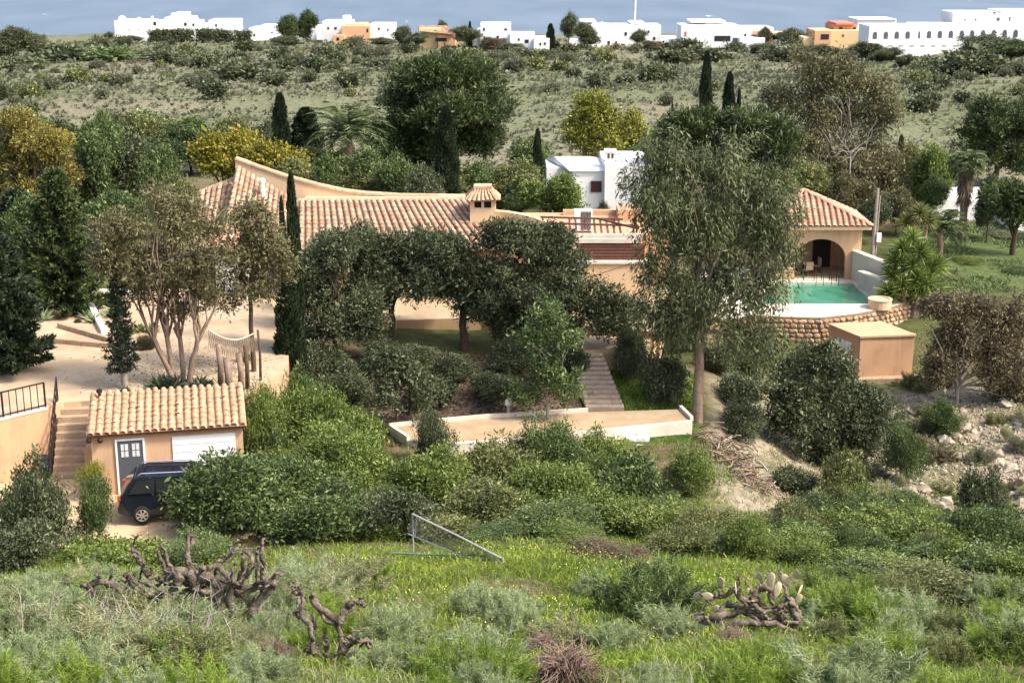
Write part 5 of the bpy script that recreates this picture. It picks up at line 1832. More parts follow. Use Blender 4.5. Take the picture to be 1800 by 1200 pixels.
tree_px('poplar_tree', 'smaller pale yellow green tree right of the bright poplar', 'tree', (1115, 300), [
    (1115, 215, 28, 24), (1095, 240, 30, 26), (1130, 250, 26, 28)], 123, 'lime', 'far', .7, .14, 'bark', .8, .3, thin=.7)
tree_px('carob_bush', 'big dark green thicket tree below the peach pump house', 'tree', (1460, 850), [
    (1445, 640, 62, 48), (1390, 690, 52, 52), (1480, 700, 72, 52), (1420, 760, 62, 52), (1510, 770, 62, 56), (1545, 730, 40, 40), (1470, 820, 72, 40), (1370, 740, 34, 40), (1555, 815, 36, 34)],
    64.5, 'olive', 'fine', .62, .2, 'bark_dark', .7, .25, seed=6, tips=18, fill=1.05)
tree_px('tamarisk_bush', 'red brown feathery tamarisk on the bank right of the pump house', 'bush', (1680, 720), [
    (1650, 545, 42, 36), (1710, 550, 52, 40), (1770, 570, 52, 46), (1680, 610, 60, 46), (1760, 630, 60, 50), (1650, 650, 36, 36), (1780, 690, 50, 36)],
    72.5, 'redbrown', 'loose', .5, .12, 'bark_grey', .7, .2, seed=3, tips=22, thin=2.1, fill=1.1)
tree_px('pine_tree', 'dark pine mass at the right edge above the tall palm', 'tree', (1750, 320), [
    (1735, 205, 50, 38), (1790, 225, 55, 45), (1720, 250, 45, 35), (1775, 275, 60, 35)], 126, 'pine', 'pine', 1.2, .3, 'bark_dark', .85, .4, seed=9)
tree_px('pine_tree', 'low dark pine in front of the white outbuilding', 'tree', (1780, 440), [
    (1760, 340, 50, 36), (1810, 350, 40, 40), (1770, 375, 46, 24)], 100, 'pine', 'pine', .9, .22, 'bark_dark', .85, .35, seed=8)
tree_px('feathery_tree', 'slim feathery bright green tree left of the garden stairs', 'tree', (962, 730), [
    (965, 555, 34, 30), (935, 595, 36, 36), (990, 600, 38, 40), (960, 650, 46, 40), (1000, 680, 36, 36), (920, 690, 36, 30)],
    61.2, 'green', 'fine', .42, .08, 'bark_grey', .8, .35, tips=12, seed=5, thin=.8)
tree_px('dark_small_tree', 'dark small tree by the left end of the garden path', 'tree', (698, 760), [
    (690, 640, 44, 34), (725, 655, 40, 36), (690, 690, 44, 36), (745, 690, 26, 30)], 60.5, 'olive', 'fine', .42, .08, 'bark_dark', .8, .35, seed=6, thin=.85)

# cypresses
for px, pt, D, w, lab in ((784, 188, 96, 40, 'tall dark cypress rising just left of the chimney'), (491, 165, 112, 30, 'dark cypress behind the yellow mimosas'), (945, 228, 108, 17, 'slender small cypress left of the white house'),
                          (1243, 92, 128, 22, 'tallest of the three cypresses above the pines'), (1283, 128, 130, 23, 'middle cypress of the three above the pines'), (1300, 158, 130, 10, 'smallest thin cypress of the three above the pines'),
                          (511, 306, 63.5, 25, 'tall front cypress crossing the farmhouse roof'), (494, 350, 63.0, 16, 'shorter cypress pressed against the tall front cypress'), (968, 42, 336, 14, 'small dark cypress in front of the white townhouse annexe'),
                          (826, 38, 342, 7, 'thin cypress spike beside the bushy trees on the skyline'), (1585, 238, 120, 14, 'thin dark cypress right of the ragged eucalyptus')):
    plant_px('cypress', 0, 'cypress_tree', lab, 'cypress', px, pt, D, w, 'cyp', 'cypress trees')
plant_px('cypress', 0, 'cypress_tree', 'dark broad conifer beside the big palm behind the roof', 'cypress', 537, 190, 113, 56, 'cyp', 'cypress trees')
plant_px('cypress', 0, 'cypress_tree', 'short broad cypress at the foot of the twin front cypresses', 'cypress', 503, 480, 62.5, 44, 'cyp', 'cypress trees')

# mid-distance trees by outline
MID = [
    (160, 205, 92, 110, 'green', 'grey green tree right of the ochre tree'), (225, 225, 95, 130, 'olive', 'soft grey tree in the left thicket'), (280, 250, 90, 100, 'green', 'dark green tree left of the flat topped mimosa'),
    (330, 205, 118, 110, 'green', 'green tree above the flat topped mimosa'), (250, 195, 120, 110, 'green', 'wide green tree at the foot of the hillside, far left'), (410, 200, 122, 100, 'yolive', 'olive tree at the foot of the hillside behind the mimosas'),
    (60, 345, 74, 130, 'green', 'dark tree behind the layered conifer at the left edge'), (130, 380, 72, 110, 'olive', 'dark tree behind the young palm'), (200, 330, 80, 130, 'green', 'dark green tree behind the yard trees'), (20, 200, 100, 90, 'olive', 'dull green tree in the far left corner'),
    (300, 310, 84, 90, 'yolive', 'olive bushy tree left of the lower tiled wing'), (570, 268, 98, 80, 'green', 'green tree below the big palm'), (640, 262, 100, 100, 'green', 'leafy green tree behind the roof ridge, left of the pine'),
    (700, 270, 96, 90, 'green', 'leafy green tree behind the roof ridge under the pine'), (745, 285, 94, 80, 'olive', 'grey green tree left of the ridge cypress'), (600, 255, 108, 60, 'yolive', 'pale leafy tree right of the big palm'),
    (835, 285, 100, 80, 'green', 'green tree right of the ridge cypress'), (880, 300, 102, 70, 'olive', 'grey bush behind the chimney'), (975, 305, 96, 110, 'bright', 'rounded citrus tree left of the white house'),
    (915, 330, 98, 60, 'green', 'green shrub tree between chimney and citrus tree'), (1060, 350, 93, 36, 'olive', 'small shrub tree against the white house wall'), (1090, 215, 126, 60, 'green', 'green tree between the two yellow poplars'),
    (1130, 250, 118, 60, 'green', 'dark tree above the white house right end'), (1640, 248, 112, 90, 'bright', 'bright green tree behind the tall palm'),
    (1610, 255, 116, 60, 'yolive', 'yellowish tree right of the ragged eucalyptus'), (1645, 305, 107, 50, 'green', 'teal green tree left of the palm trunk'), (1745, 300, 104, 60, 'olive', 'grey tree behind the low dark pine'), (1340, 330, 98, 60, 'green', 'green shrub tree left of the pavilion roof'),
    (1390, 300, 101, 70, 'yolive', 'olive tree just behind the pavilion roof'), (1420, 345, 99, 50, 'green', 'dark shrub tree hugging the pavilion back'), (1580, 330, 105, 70, 'brown', 'brown shrub tree behind the utility pole'), (1800, 165, 140, 70, 'pine', 'dark tree at the far right edge of the slope'),
    (440, 300, 94, 50, 'green', 'dark green shrub tree behind the parapet peak'), (1495, 305, 105, 80, 'brown', 'brown shrub tree at the foot of the bleached dead tree'), (1540, 345, 102, 60, 'olive', 'grey shrub tree behind the pavilion roof corner'),
]
for k, (px, pt, D, w, mt, lab) in enumerate(MID):
    plant_px('tree', k % 3, 'leafy_tree', lab, 'tree', px, pt, D, w, mt, seed=k)

rr = random.Random(61)
for k in range(46):
    D = rr.uniform(84, 128)
    px = rr.uniform(-40, 330) if k < 26 else rr.uniform(330, 940) if k < 38 else rr.uniform(1130, 1420)
    if k >= 26:
        D = rr.uniform(94, 124)
    x = (px - 900) * WID(D)
    ww, hh_, mt = rr.uniform(4, 6.5), rr.uniform(3, 5.2), rr.choice(['green', 'green', 'olive', 'yolive', 'pine'])
    lab = f"{LOOK[mt]} tree of the dense wood {'behind the sandy yard' if px < 330 else 'behind the farmhouse roofs' if px < 940 else 'behind the pines above the pavilion'}, {'near' if D < 100 else 'middle' if D < 112 else 'far'} row"
    plant('tree', k % 3, 'woodland_tree', lab, 'tree', x, D, ww, hh_, mt, 'wood behind the house', seed=k)

# town trees
for px, pt, D, w, mt, lab in ((508, 24, 355, 40, 'pine', 'left tree of the round pine pair on the skyline'), (540, 19, 357, 32, 'pine', 'right tree of the round pine pair on the skyline'), (1028, 40, 330, 38, 'scrubdark', 'dark round tree before the long white villa'),
                              (1122, 52, 332, 26, 'scrubdark', 'small round tree before the long villa wall'), (1000, 22, 338, 26, 'olive', 'tall thin pale tree left of the long villa'), (820, 46, 335, 48, 'scrubdark', 'bushy tree between tiled house and white townhouse'),
                              (710, 44, 345, 34, 'olive', 'loose tree left of the tiled house'), (776, 34, 352, 20, 'scrubdark', 'small tree behind the tiled house roof'), (1390, 50, 325, 40, 'scrubdark', 'dark tree beside the yellow canopy'),
                              (20, 44, 300, 62, 'scrubdark', 'dark tree at the far left of the skyline'), (62, 58, 310, 36, 'scrubdark', 'smaller dark tree second from the left of the skyline'), (1750, 62, 268, 110, 'scrubdark', 'wide dark tree below the terraced apartments'),
                              (1780, 70, 262, 70, 'pine', 'dark tree at the right end of the terraced apartments'), (1560, 84, 272, 42, 'scrubdark', 'dark round bush at the foot of the apartments'), (1530, 74, 285, 60, 'scrubdark', 'dark bush at the left foot of the apartments'),
                              (1450, 78, 290, 50, 'scrubdark', 'dark bush below the red and yellow house'), (500, 62, 345, 40, 'scrubdark', 'dark shrub below the round pine pair'), (190, 56, 365, 16, 'scrubdark', 'small tree beside the white villa left wall'), (230, 62, 350, 32, 'scrubdark', 'dark shrub before the white villa'),
                              (675, 66, 335, 44, 'scrubdark', 'dark shrub below the tower house right wing'), (618, 66, 338, 24, 'scrubdark', 'small dark shrub against the peach front'), (730, 58, 340, 36, 'olive', 'grey shrub before the tiled house porch'), (870, 66, 328, 40, 'redbrown', 'reddish bush before the white townhouse'),
                              (905, 76, 322, 40, 'scrubdark', 'dark bush below the townhouse annexe'), (1148, 72, 320, 30, 'redbrown', 'reddish bush at the right of the long villa'), (1340, 76, 312, 60, 'scrubdark', 'dark bush below the broad villa'), (1590, 96, 262, 26, 'scrubdark', 'small dark round bush below the apartments'),
                              (1345, 45, 330, 18, 'scrubdark', 'little tree poking above the broad villa'), (1700, 24, 312, 14, 'scrubdark', 'little tree behind the upper apartments'), (1660, 40, 310, 14, 'scrubdark', 'little dark tree left of the upper apartments')):
    plant_px('tree', (px // 10) % 3, 'skyline_tree', lab, 'tree', px, pt, D, w * 1.35, mt)

HEDGES = []
for k, (a, c, lab) in enumerate(((263, 337, 'longest clipped dark hedge before the white villa'), (345, 375, 'clipped dark hedge right of the longest villa hedge'), (378, 391, 'small clipped hedge between white villa pillars'),
                                 (392, 404, 'narrow clipped hedge beside the white villa pillar'), (410, 440, 'clipped dark hedge at the right end of the villa terrace'))):
    p0, p1 = at(a, 62, 362), at(c, 62, 362)
    zt_, zb_ = at(a, 52, 362).z, gz(p0.x, 362) - .3
    nx = max(3, int((p1.x - p0.x) / .7))
    gh = np.random.default_rng(70 + k)
    hv, hf = [], 0
    lob = [(p0.x + (p1.x - p0.x) * (i + .5) / nx, 362.5, zz, .75) for i in range(nx) for zz in np.arange(zb_ + .6, zt_ - .3, .8)]
    HEDGES.append((lob, lab))
for lob, lab in HEDGES:
    gh = np.random.default_rng(len(lab))
    v, f = crown_np(np.array(lob), gh, .3, .17, 1.1, 8, .12, gap=.1, sprig=.02)
    o = obj('clipped_hedge', mesh_np('clipped_hedge', v, f, M['scrubdark']))
    tag(o, lab, 'hedge', 'villa hedges')

# ------------------------------------------------------------------ palms, yuccas, conifers, succulents
def frond_np(base, az, elev, L, g, n=26, lw=.05, ll=.5, arch=1.2, fan=False):
    """feather frond: rachis with leaflets on both sides"""
    t = np.linspace(0, 1, n)
    e = elev - arch * t ** 1.4
    step = L / (n - 1)
    dx = np.cumsum(np.cos(e) * step) - np.cos(e[0]) * step
    dz = np.cumsum(np.sin(e) * step) - np.sin(e[0]) * step
    h = np.array([math.cos(az), math.sin(az), 0])
    s = np.array([-math.sin(az), math.cos(az), 0])
    C = np.asarray(base) + dx[:, None] * h + dz[:, None] * np.array([0, 0, 1])
    tang = np.cos(e)[:, None] * h + np.sin(e)[:, None] * np.array([0, 0, 1])
    P, Dn, Ls = [], [], []
    for sg in (-1, 1):
        P.append(C[3:])
        Dn.append(unit(tang[3:] * .7 + s * sg * .9 + g.normal(0, .1, (n - 3, 3)) + np.array([0, 0, -.15])))
        Ls.append(ll * np.sin(np.clip(t[3:] * 2.6 + .5, 0, math.pi)) ** .5 + .08)
    v, f = blades_np(np.concatenate(P), np.concatenate(Dn), np.concatenate(Ls), lw, g, .25)
    rv, rf = tube_np(C, np.linspace(.025, .006, n), 3)
    q = NP().add(v, f)
    q.add(rv, np.concatenate([rf[:, [0, 1, 2]], rf[:, [0, 2, 3]]]))
    return np.concatenate(q.v), np.concatenate(q.f)


def palm(name, label, x, y, z, hz, L, nf, mat, trunk_r=.22, skirt=0, seed=0, e0=(-.3, 1.45), arch=1.3, ll=.5, lw=.05):
    g = np.random.default_rng(seed)
    root = thing(name, label, 'palm', (x, y, z))
    prof = [(0, -.4)]
    pts = [(0, 0, -.4)] + [(math.sin(k) * .05, math.cos(k) * .04, hz * k / 6) for k in range(1, 7)]
    obj('trunk', (lambda q: mesh_np('trunk', q[0], q[1], M['bark'], True))(tube_np(pts, [trunk_r * 1.15] + [trunk_r * (1 + .06 * (-1) ** k) for k in range(6)], 9)), root)
    for k in range(nf):
        el = e0[0] + (e0[1] - e0[0]) * (k / nf) ** .8
        v, f = frond_np((0, 0, hz + g.uniform(-.1, .1)), k * 2.4 + g.uniform(-.2, .2), el, L * g.uniform(.8, 1.1), g, 22, lw, ll, arch)
        obj('frond', mesh_np('frond', v, f, M[mat]), root)
    if skirt:
        n = 900
        a = g.uniform(0, 6.28, n)
        zz = hz - g.uniform(0, 1, n) ** 1.3 * skirt
        P = np.stack([np.cos(a) * trunk_r, np.sin(a) * trunk_r, zz], 1)
        d = unit(np.stack([np.cos(a) * .35, np.sin(a) * .35, -np.ones(n)], 1) + g.normal(0, .15, (n, 3)))
        v, f = blades_np(P, d, g.uniform(.5, 1.1, n), .06, g, .1)
        o = obj('dry_skirt', mesh_np('dry_skirt', v, f, M['skirt']), root)
    return root


q = at(612, 240, 106)
z = gz(q.x, 106)
palm('date_palm', 'large date palm with arching fronds behind the farmhouse', q.x, 106, z, at(612, 236, 106).z - z, 3.5, 46, 'pine', .3, seed=1, ll=.6, lw=.08)
q = at(1700, 290, 105)
z = gz(q.x, 105)
palm('fan_palm', 'tall palm with dry skirted trunk at the right', q.x, 105, z, at(1700, 287, 105).z - z, 1.6, 34, 'palm', .28, 2.6, seed=2, arch=1.7, ll=.6, lw=.07)
q = onz(97, 535, PLAZA_Z)
palm('young_palm', 'young light green palm behind the sandy yard', q.x, q.y, PLAZA_Z, .4, 2.1, 26, 'palmlight', .2, seed=3, e0=(.35, 1.45), arch=.9, ll=.45)
q = onz(52, 540, PLAZA_Z)
palm('young_palm', 'low pale palm at the far left behind the yard', q.x, q.y, PLAZA_Z, .25, 1.5, 18, 'palmlight', .15, seed=4, e0=(.2, 1.3), arch=1.0, ll=.4)
q = at(1655, 395, 98)
z = gz(q.x, 98)
palm('dark_palm', 'dark palm with drooping fronds before the white cottage', q.x, 98, z, at(1655, 400, 98).z - z, 2.2, 24, 'pine', .2, seed=5, arch=1.4, ll=.5, lw=.07)


def rosette_np(c, n, L, W, g, e=(0.1, 1.4), bend=.15):
    a = np.arange(n) * 2.4 + g.normal(0, .1, n)
    el = e[0] + (e[1] - e[0]) * (np.arange(n) / n)
    d = np.stack([np.cos(a) * np.cos(el), np.sin(a) * np.cos(el), np.sin(el)], 1)
    return blades_np(np.tile(np.asarray(c, float), (n, 1)) + d * .05, d, L * g.uniform(.8, 1.1, n), W, g, bend)


def yucca(name, label, x, y, z, stems, mat, L, seed):
    g = np.random.default_rng(seed)
    root = thing(name, label, 'yucca', (x, y, z))
    for sx, sy, h in stems:
        p = [(sx * .3, sy * .3, -.3), (sx * .7, sy * .7, h * .5), (sx, sy, h)]
        v, f = tube_np(p, [.17, .13, .1], 7)
        obj('stem', mesh_np('stem', v, f, M['bark'], True), root)
        w = NP().add(*rosette_np((sx, sy, h), 140, L, .085, g, (-.7, 1.45), .12))
        obj('leaf_head', w.mesh('leaf_head', M[mat]), root)
    return root


q = at(1600, 525, 84.5)
yucca('giant_yucca', 'many headed bright green yucca right of the pool walls', q.x, 84.5, gz(q.x, 84.5),
      [(0, 0, 3.0), (-1.1, .2, 2.4), (1.1, .3, 2.6), (.2, -.3, 2.3), (-.6, -.4, 1.9), (.8, -.4, 2.1), (-.9, .5, 3.2), (1.6, .5, 2.9), (.5, .4, 3.7), (.4, -.5, 1.6), (-.5, .6, 3.9), (.9, .8, 3.3), (-1.4, -.3, 1.5), (1.5, -.1, 1.7), (.1, .9, 4.4)], 'yucca', 1.0, 1)
q = at(1615, 400, 92)
yucca('tall_yucca', 'thin tall yucca rising behind the giant yucca', q.x, 92, gz(q.x, 92), [(0, 0, 4.1), (-.7, .3, 3.4), (.6, .2, 3.6)], 'yolive', .9, 2)


def conifer(name, label, x, y, z, H, R0, levels, mat, seed, bare=.12, per=6, needle=.16, spread=1.0):
    """whorled conifer: straight trunk, level branches thick with short needles"""
    g = np.random.default_rng(seed)
    root = thing(name, label, 'conifer', (x, y, z))
    v, f = tube_np([(0, 0, -.3), (.03, 0, H * .5), (0, 0, H)], [.035 * H ** .7 + .03, .03 * H ** .7, .01], 7)
    obj('trunk', mesh_np('trunk', v, f, M['bark_grey'], True), root)
    P, Dn = [], []
    w = NP()
    for k in range(levels):
        t = bare + (1 - bare) * k / levels
        rr = R0 * (1 - t) ** .75 * g.uniform(.8, 1.15) + .08
        for j in range(per):
            a = 6.283 * j / per + k * .7 + g.normal(0, .2)
            rl_ = rr * g.uniform(.65, 1.12)
            n = max(6, int(rl_ * 45 * spread))
            s = g.uniform(.08, 1, n)
            droop = -.12 * rl_
            c = np.stack([np.cos(a) * rl_ * s, np.sin(a) * rl_ * s, t * H + droop * s + .25 * rl_ * s ** 2], 1)
            lat = g.normal(0, .1 * rl_ + .03, n) * (1.1 - s)
            c += np.stack([-np.sin(a) * lat, np.cos(a) * lat, g.normal(0, .04, n)], 1)
            P.append(np.repeat(c, 4, 0) + g.normal(0, .03, (n * 4, 3)))
            Dn.append(unit(np.tile([np.cos(a) * .7, np.sin(a) * .7, .35], (n * 4, 1)) + g.normal(0, .5, (n * 4, 3))))
            w.add(*tube_np([(0, 0, t * H), (np.cos(a) * rl_ * .5, np.sin(a) * rl_ * .5, t * H + droop * .5 + .06 * rl_), (np.cos(a) * rl_, np.sin(a) * rl_, t * H + droop + .25 * rl_)], [.025, .018, .006], 4))
    P, Dn = np.concatenate(P), np.concatenate(Dn)
    obj('branches_wood', w.mesh('branches_wood', M['bark_grey']), root).name = 'branch_wood'
    v, f = leaves_np(P, Dn, needle * g.uniform(.7, 1.3, len(P)), needle * .35, g)
    obj('foliage', mesh_np('foliage', v, f, M[mat]), root)
    return root


q = onz(219, 682, PLAZA_Z)
conifer('young_conifer', 'slim young conifer standing alone in the sandy yard', q.x, q.y, PLAZA_Z, at(219, 440, q.y).z - PLAZA_Z, .72, 20, 'cyp', 1, .14, 6, .14)
q = onz(-10, 650, PLAZA_Z)
conifer('layered_conifer', 'big dark layered conifer filling the left edge', q.x, q.y, PLAZA_Z, at(-5, 370, q.y).z - PLAZA_Z, 2.7, 20, 'cyp', 2, .05, 8, .3, 1.0)

q = at(110, 500, 70)
conifer('layered_conifer', 'tall dark conifer behind the young palm', q.x, 70, gz(q.x, 70), at(110, 290, 70).z - gz(q.x, 70), 2.5, 18, 'pine', 3, .05, 8, .3, .8)
q = at(40, 500, 76)
conifer('layered_conifer', 'dark conifer under the ochre tree at the left', q.x, 76, gz(q.x, 76), at(40, 330, 76).z - gz(q.x, 76), 2.2, 18, 'cyp', 4, .05, 8, .3, .8)


def succulent(name, label, x, y, z, n, L, W, mat, seed, heads=1, spread=0.0, e=(.15, 1.4)):
    g = np.random.default_rng(seed)
    w = NP()
    for k in range(heads):
        c = (g.normal(0, spread), g.normal(0, spread), 0)
        w.add(*rosette_np(c, n, L * g.uniform(.7, 1.1), W, g, e, .1))
    o = obj(name, w.mesh(name, M[mat]), None, (x, y, z))
    return tag(o, label, 'succulent')


for px, py, n, L, mat, hd, sp, lab in ((290, 684, 30, .75, 'darkagave', 7, .28, 'dark spiky succulent clump left of the yard tree trunk'), (356, 685, 26, .62, 'darkagave', 6, .25, 'dark spiky succulent clump right of the yard tree trunk'),
                                      (82, 556, 30, .8, 'agave', 4, .5, 'pale agave clump below the young palm'), (108, 548, 30, .7, 'agave', 3, .4, 'blue agave right of the pale agave clump'), (162, 565, 24, .6, 'agave', 3, .3, 'spiky agave beside the low white wall'),
                                      (195, 555, 24, .7, 'agave', 4, .3, 'tall agave behind the low white wall'), (245, 585, 24, .6, 'yolive', 4, .3, 'yellowish succulent behind the young conifer'), (216, 692, 16, .35, 'darkagave', 2, .15, 'small spiky plant at the conifer foot')):
    q = onz(px, py, PLAZA_Z)
    succulent('spiky_succulent', lab, q.x, q.y, PLAZA_Z, n, L, .1, mat, px, hd, sp)
for px, py, w, h, mt, lab in ((93, 560, .9, .6, 'redbrown', 'brown mound between the agaves'), (137, 566, .45, .25, 'redbrown', 'tiny brown mound in the sandy bed'), (255, 612, 1.1, .8, 'redbrown', 'brown shrub behind the lone young conifer')):
    q = onz(px, py, PLAZA_Z)
    plant('dome', 0, 'low_mound_shrub', lab, 'shrub', q.x, q.y, w, h, mt, z=PLAZA_Z)
q = at(1560, 525, 83.8)
succulent('potted_succulent', 'dark succulent on the wall end beside the round plinth', at(1556, 530, 83.4).x, 83.4, POOL_Z + .1, 40, .5, .09, 'darkagave', 5, 2, .15)
# ------------------------------------------------------------------ thicket in the valley, foreground
BUSH = [   # px, py top, distance, width px, leaf, kind, label
    (560, 655, 57.0, 190, 'bright', 'bush', 'bright green bush right of the garage roof'), (470, 690, 55.5, 150, 'green', 'bush', 'dark green bush overlapping the garage roof corner'), (625, 690, 56.5, 140, 'bright', 'bush', 'bright bush left of the garden path'),
    (765, 712, 56.5, 95, 'olive', 'fine', 'pale grey green bush at the left end of the garden path'), (388, 765, 48.7, 285, 'green', 'bush', 'wide dark green bush hiding the parked car'), (510, 770, 50.5, 210, 'green', 'bush', 'green bush right of the bush that hides the car'),
    (620, 725, 52.0, 240, 'bright', 'bush', 'big bright bush in the middle of the valley thicket'), (560, 850, 46.5, 220, 'green', 'bush', 'dark bush behind the dead cactus tangle'), (690, 835, 47.0, 180, 'olive', 'bush', 'grey green bush just left of the sagging wire fence'),
    (170, 826, 47.2, 96, 'green', 'fine', 'small green tree bush left of the parked car'), (40, 795, 44.5, 180, 'olive', 'bush', 'big dark bush at the left edge below the stairs'), (20, 900, 42.0, 170, 'olive', 'bush', 'dark bush at the left edge above the pale grass'),
    (155, 800, 50.8, 60, 'lime', 'fine', 'yellow green shrub at the garage corner'), (740, 775, 51.0, 180, 'bright', 'bush', 'bright bush below the left part of the garden path'), (885, 752, 53.0, 170, 'yolive', 'bush', 'olive bush below the middle of the garden path'),
    (960, 728, 55.0, 150, 'green', 'bush', 'dark green bush touching the garden path wall'), (1065, 752, 55.0, 140, 'bright', 'bush', 'green mound bush left of the white steps'), (1100, 780, 52, 170, 'green', 'bush', 'dark bush below the white steps'),
    (990, 790, 50.5, 210, 'bright', 'bush', 'large olive green bush in the centre of the thicket'), (850, 825, 49, 210, 'yolive', 'bush', 'bush behind the sagging wire fence top'), (770, 895, 46.2, 170, 'yolive', 'bush', 'olive bush touching the back of the wire fence'), (880, 925, 45.2, 130, 'green', 'fine', 'airy green bush right behind the wire fence end'), (1010, 930, 44.6, 150, 'bright', 'fine', 'airy bright bush along the meadow top edge'), (1200, 775, 54.5, 120, 'bright', 'fine', 'grassy green bush right of the white steps'),
    (1130, 860, 48.5, 180, 'bright', 'fine', 'airy green bush right of the central thicket'), (1000, 880, 46.5, 190, 'green', 'fine', 'airy bush above the flowery meadow'), (1290, 905, 50, 150, 'yolive', 'fine', 'airy bush below the branch pile'),
    (1420, 870, 52.5, 150, 'green', 'fine', 'airy green bush below the dark thicket tree'), (1500, 880, 51, 190, 'bright', 'bush', 'green bush in the right hand valley floor'), (1620, 890, 50, 190, 'bright', 'bush', 'bright green bush below the rubble bank'),
    (1740, 870, 50.5, 190, 'green', 'bush', 'green bush at the right edge below the rubble bank'), (1720, 800, 56.5, 110, 'olive', 'bush', 'dark bush on the rubble bank, right side'), (1480, 770, 57, 120, 'yolive', 'bush', 'olive bush at the foot of the dark thicket tree'),
    (1240, 940, 45.5, 180, 'green', 'fine', 'airy bush above the fallen prickly pear'), (1380, 935, 46.0, 180, 'bright', 'fine', 'airy bush right above the fallen prickly pear'), (1540, 960, 44.0, 190, 'bright', 'bush', 'leafy bush right of the fallen prickly pear'),
    (1680, 955, 44.5, 200, 'green', 'fine', 'airy green bush in the right middle ground'), (1790, 960, 43.5, 150, 'bright', 'bush', 'green bush at the right edge, middle height'), (1640, 1010, 37.0, 260, 'yolive', 'fine', 'large twiggy yellow green bush at lower right'),
    (1770, 1050, 36.0, 150, 'green', 'fine', 'green bush at the lower right edge'), (1500, 985, 40.0, 140, 'green', 'bush', 'dark rounded bush left of the large twiggy bush'), (230, 1030, 29.5, 230, 'yolive', 'fine', 'twiggy yellow green bush in front of the dead cactus'),
    (300, 1110, 25.5, 230, 'yolive', 'fine', 'low yellowish bush at the bottom left'), (1060, 950, 43.0, 150, 'redbrown', 'fine', 'brownish dry bush behind the flowery meadow'), (700, 920, 47.0, 120, 'olive', 'fine', 'dull bush behind the wire fence panel'),
    (330, 935, 44.0, 170, 'green', 'fine', 'low green bush behind the dead cactus trunks'), (1590, 740, 62.0, 90, 'green', 'fine', 'green shrub on the bank below the pump house'), (1660, 690, 69.0, 80, 'green', 'fine', 'green shrub on the bank beside the tamarisk'),
    (1120, 560, 66.5, 90, 'olive', 'bush', 'grey bush above the garden stair landing'), (1180, 600, 64.5, 110, 'olive', 'bush', 'dark bush behind the eucalyptus trunk'), (1310, 640, 66.5, 120, 'olive', 'bush', 'dark bush right of the eucalyptus trunk'), (1300, 700, 63.0, 110, 'olive', 'bush', 'dark low bush at the eucalyptus foot'),
    (580, 600, 64.5, 130, 'olive', 'bush', 'dark bush below the left spreading tree'), (870, 640, 63.5, 120, 'olive', 'bush', 'dark bush left of the feathery tree'), (660, 590, 65.5, 110, 'olive', 'bush', 'dark bush under the left spreading tree trunk'), (790, 610, 65.0, 110, 'olive', 'bush', 'dark bush under the largest spreading tree'),
    (1640, 510, 88.0, 80, 'yolive', 'bush', 'yellow green bush right of the giant yucca'), (1560, 480, 89.0, 50, 'olive', 'bush', 'dark bush behind the pool planter wall'), (1262, 590, 70.0, 100, 'olive', 'bush', 'dark bush behind the eucalyptus trunk near the pool wall'), (1335, 575, 73.0, 110, 'euc', 'bush', 'olive bush against the rubble pool wall'), (1215, 545, 73, 90, 'olive', 'bush', 'dark bush left of the pool deck corner'), (1400, 595, 73.5, 90, 'olive', 'bush', 'dark bush against the stone wall left of the pump house'),
    (1400, 810, 58.0, 100, 'olive', 'bush', 'dark bush right of the branch pile'), (475, 668, 55.6, 120, 'bright', 'bush', 'bright bush at the back right corner of the garage'), (600, 640, 62.5, 120, 'olive', 'bush', 'dark bush on the bank below the front cypresses'), (760, 640, 62.5, 110, 'olive', 'bush', 'dark bush on the litter bank below the spreading trees'), (890, 590, 65.5, 110, 'olive', 'bush', 'dark bush under the right side of the largest spreading tree'), (720, 600, 66.5, 110, 'olive', 'bush', 'dark bush between the two spreading tree trunks'), (1010, 590, 65.5, 70, 'olive', 'bush', 'dark bush left of the top of the garden stairs'),
    (1690, 425, 106.0, 90, 'green', 'bush', 'dark bush along the top of the green field'), (1760, 420, 107, 110, 'olive', 'bush', 'grey bush along the top of the green field at the right'), (1720, 455, 97, 80, 'bright', 'fine', 'leafy weeds patch in the green field'), (1785, 470, 94, 90, 'green', 'fine', 'green weeds patch at the right of the field'), (1660, 480, 92, 80, 'yolive', 'fine', 'yellowish weeds at the near edge of the field'),
    (508, 628, 59.6, 95, 'green', 'bush', 'green bush against the right corner of the sandy yard'), (450, 664, 57.2, 90, 'yolive', 'fine', 'olive shrub at the yard edge behind the garage roof'),
    (530, 640, 61.0, 110, 'green', 'bush', 'green bush at the foot of the front cypresses'),
    (420, 600, 61, 60, 'redbrown', 'fine', 'dry brown bush beside the slim yard tree'),
]
for k, (px, pt, D, w, mt, kd, lab) in enumerate(BUSH):
    plant_px(kd, k % 3, 'garden_bush', lab, 'bush', px, pt, D, w, mt, seed=k, bark='bark_grey' if kd == 'fine' else 'bark_dark')

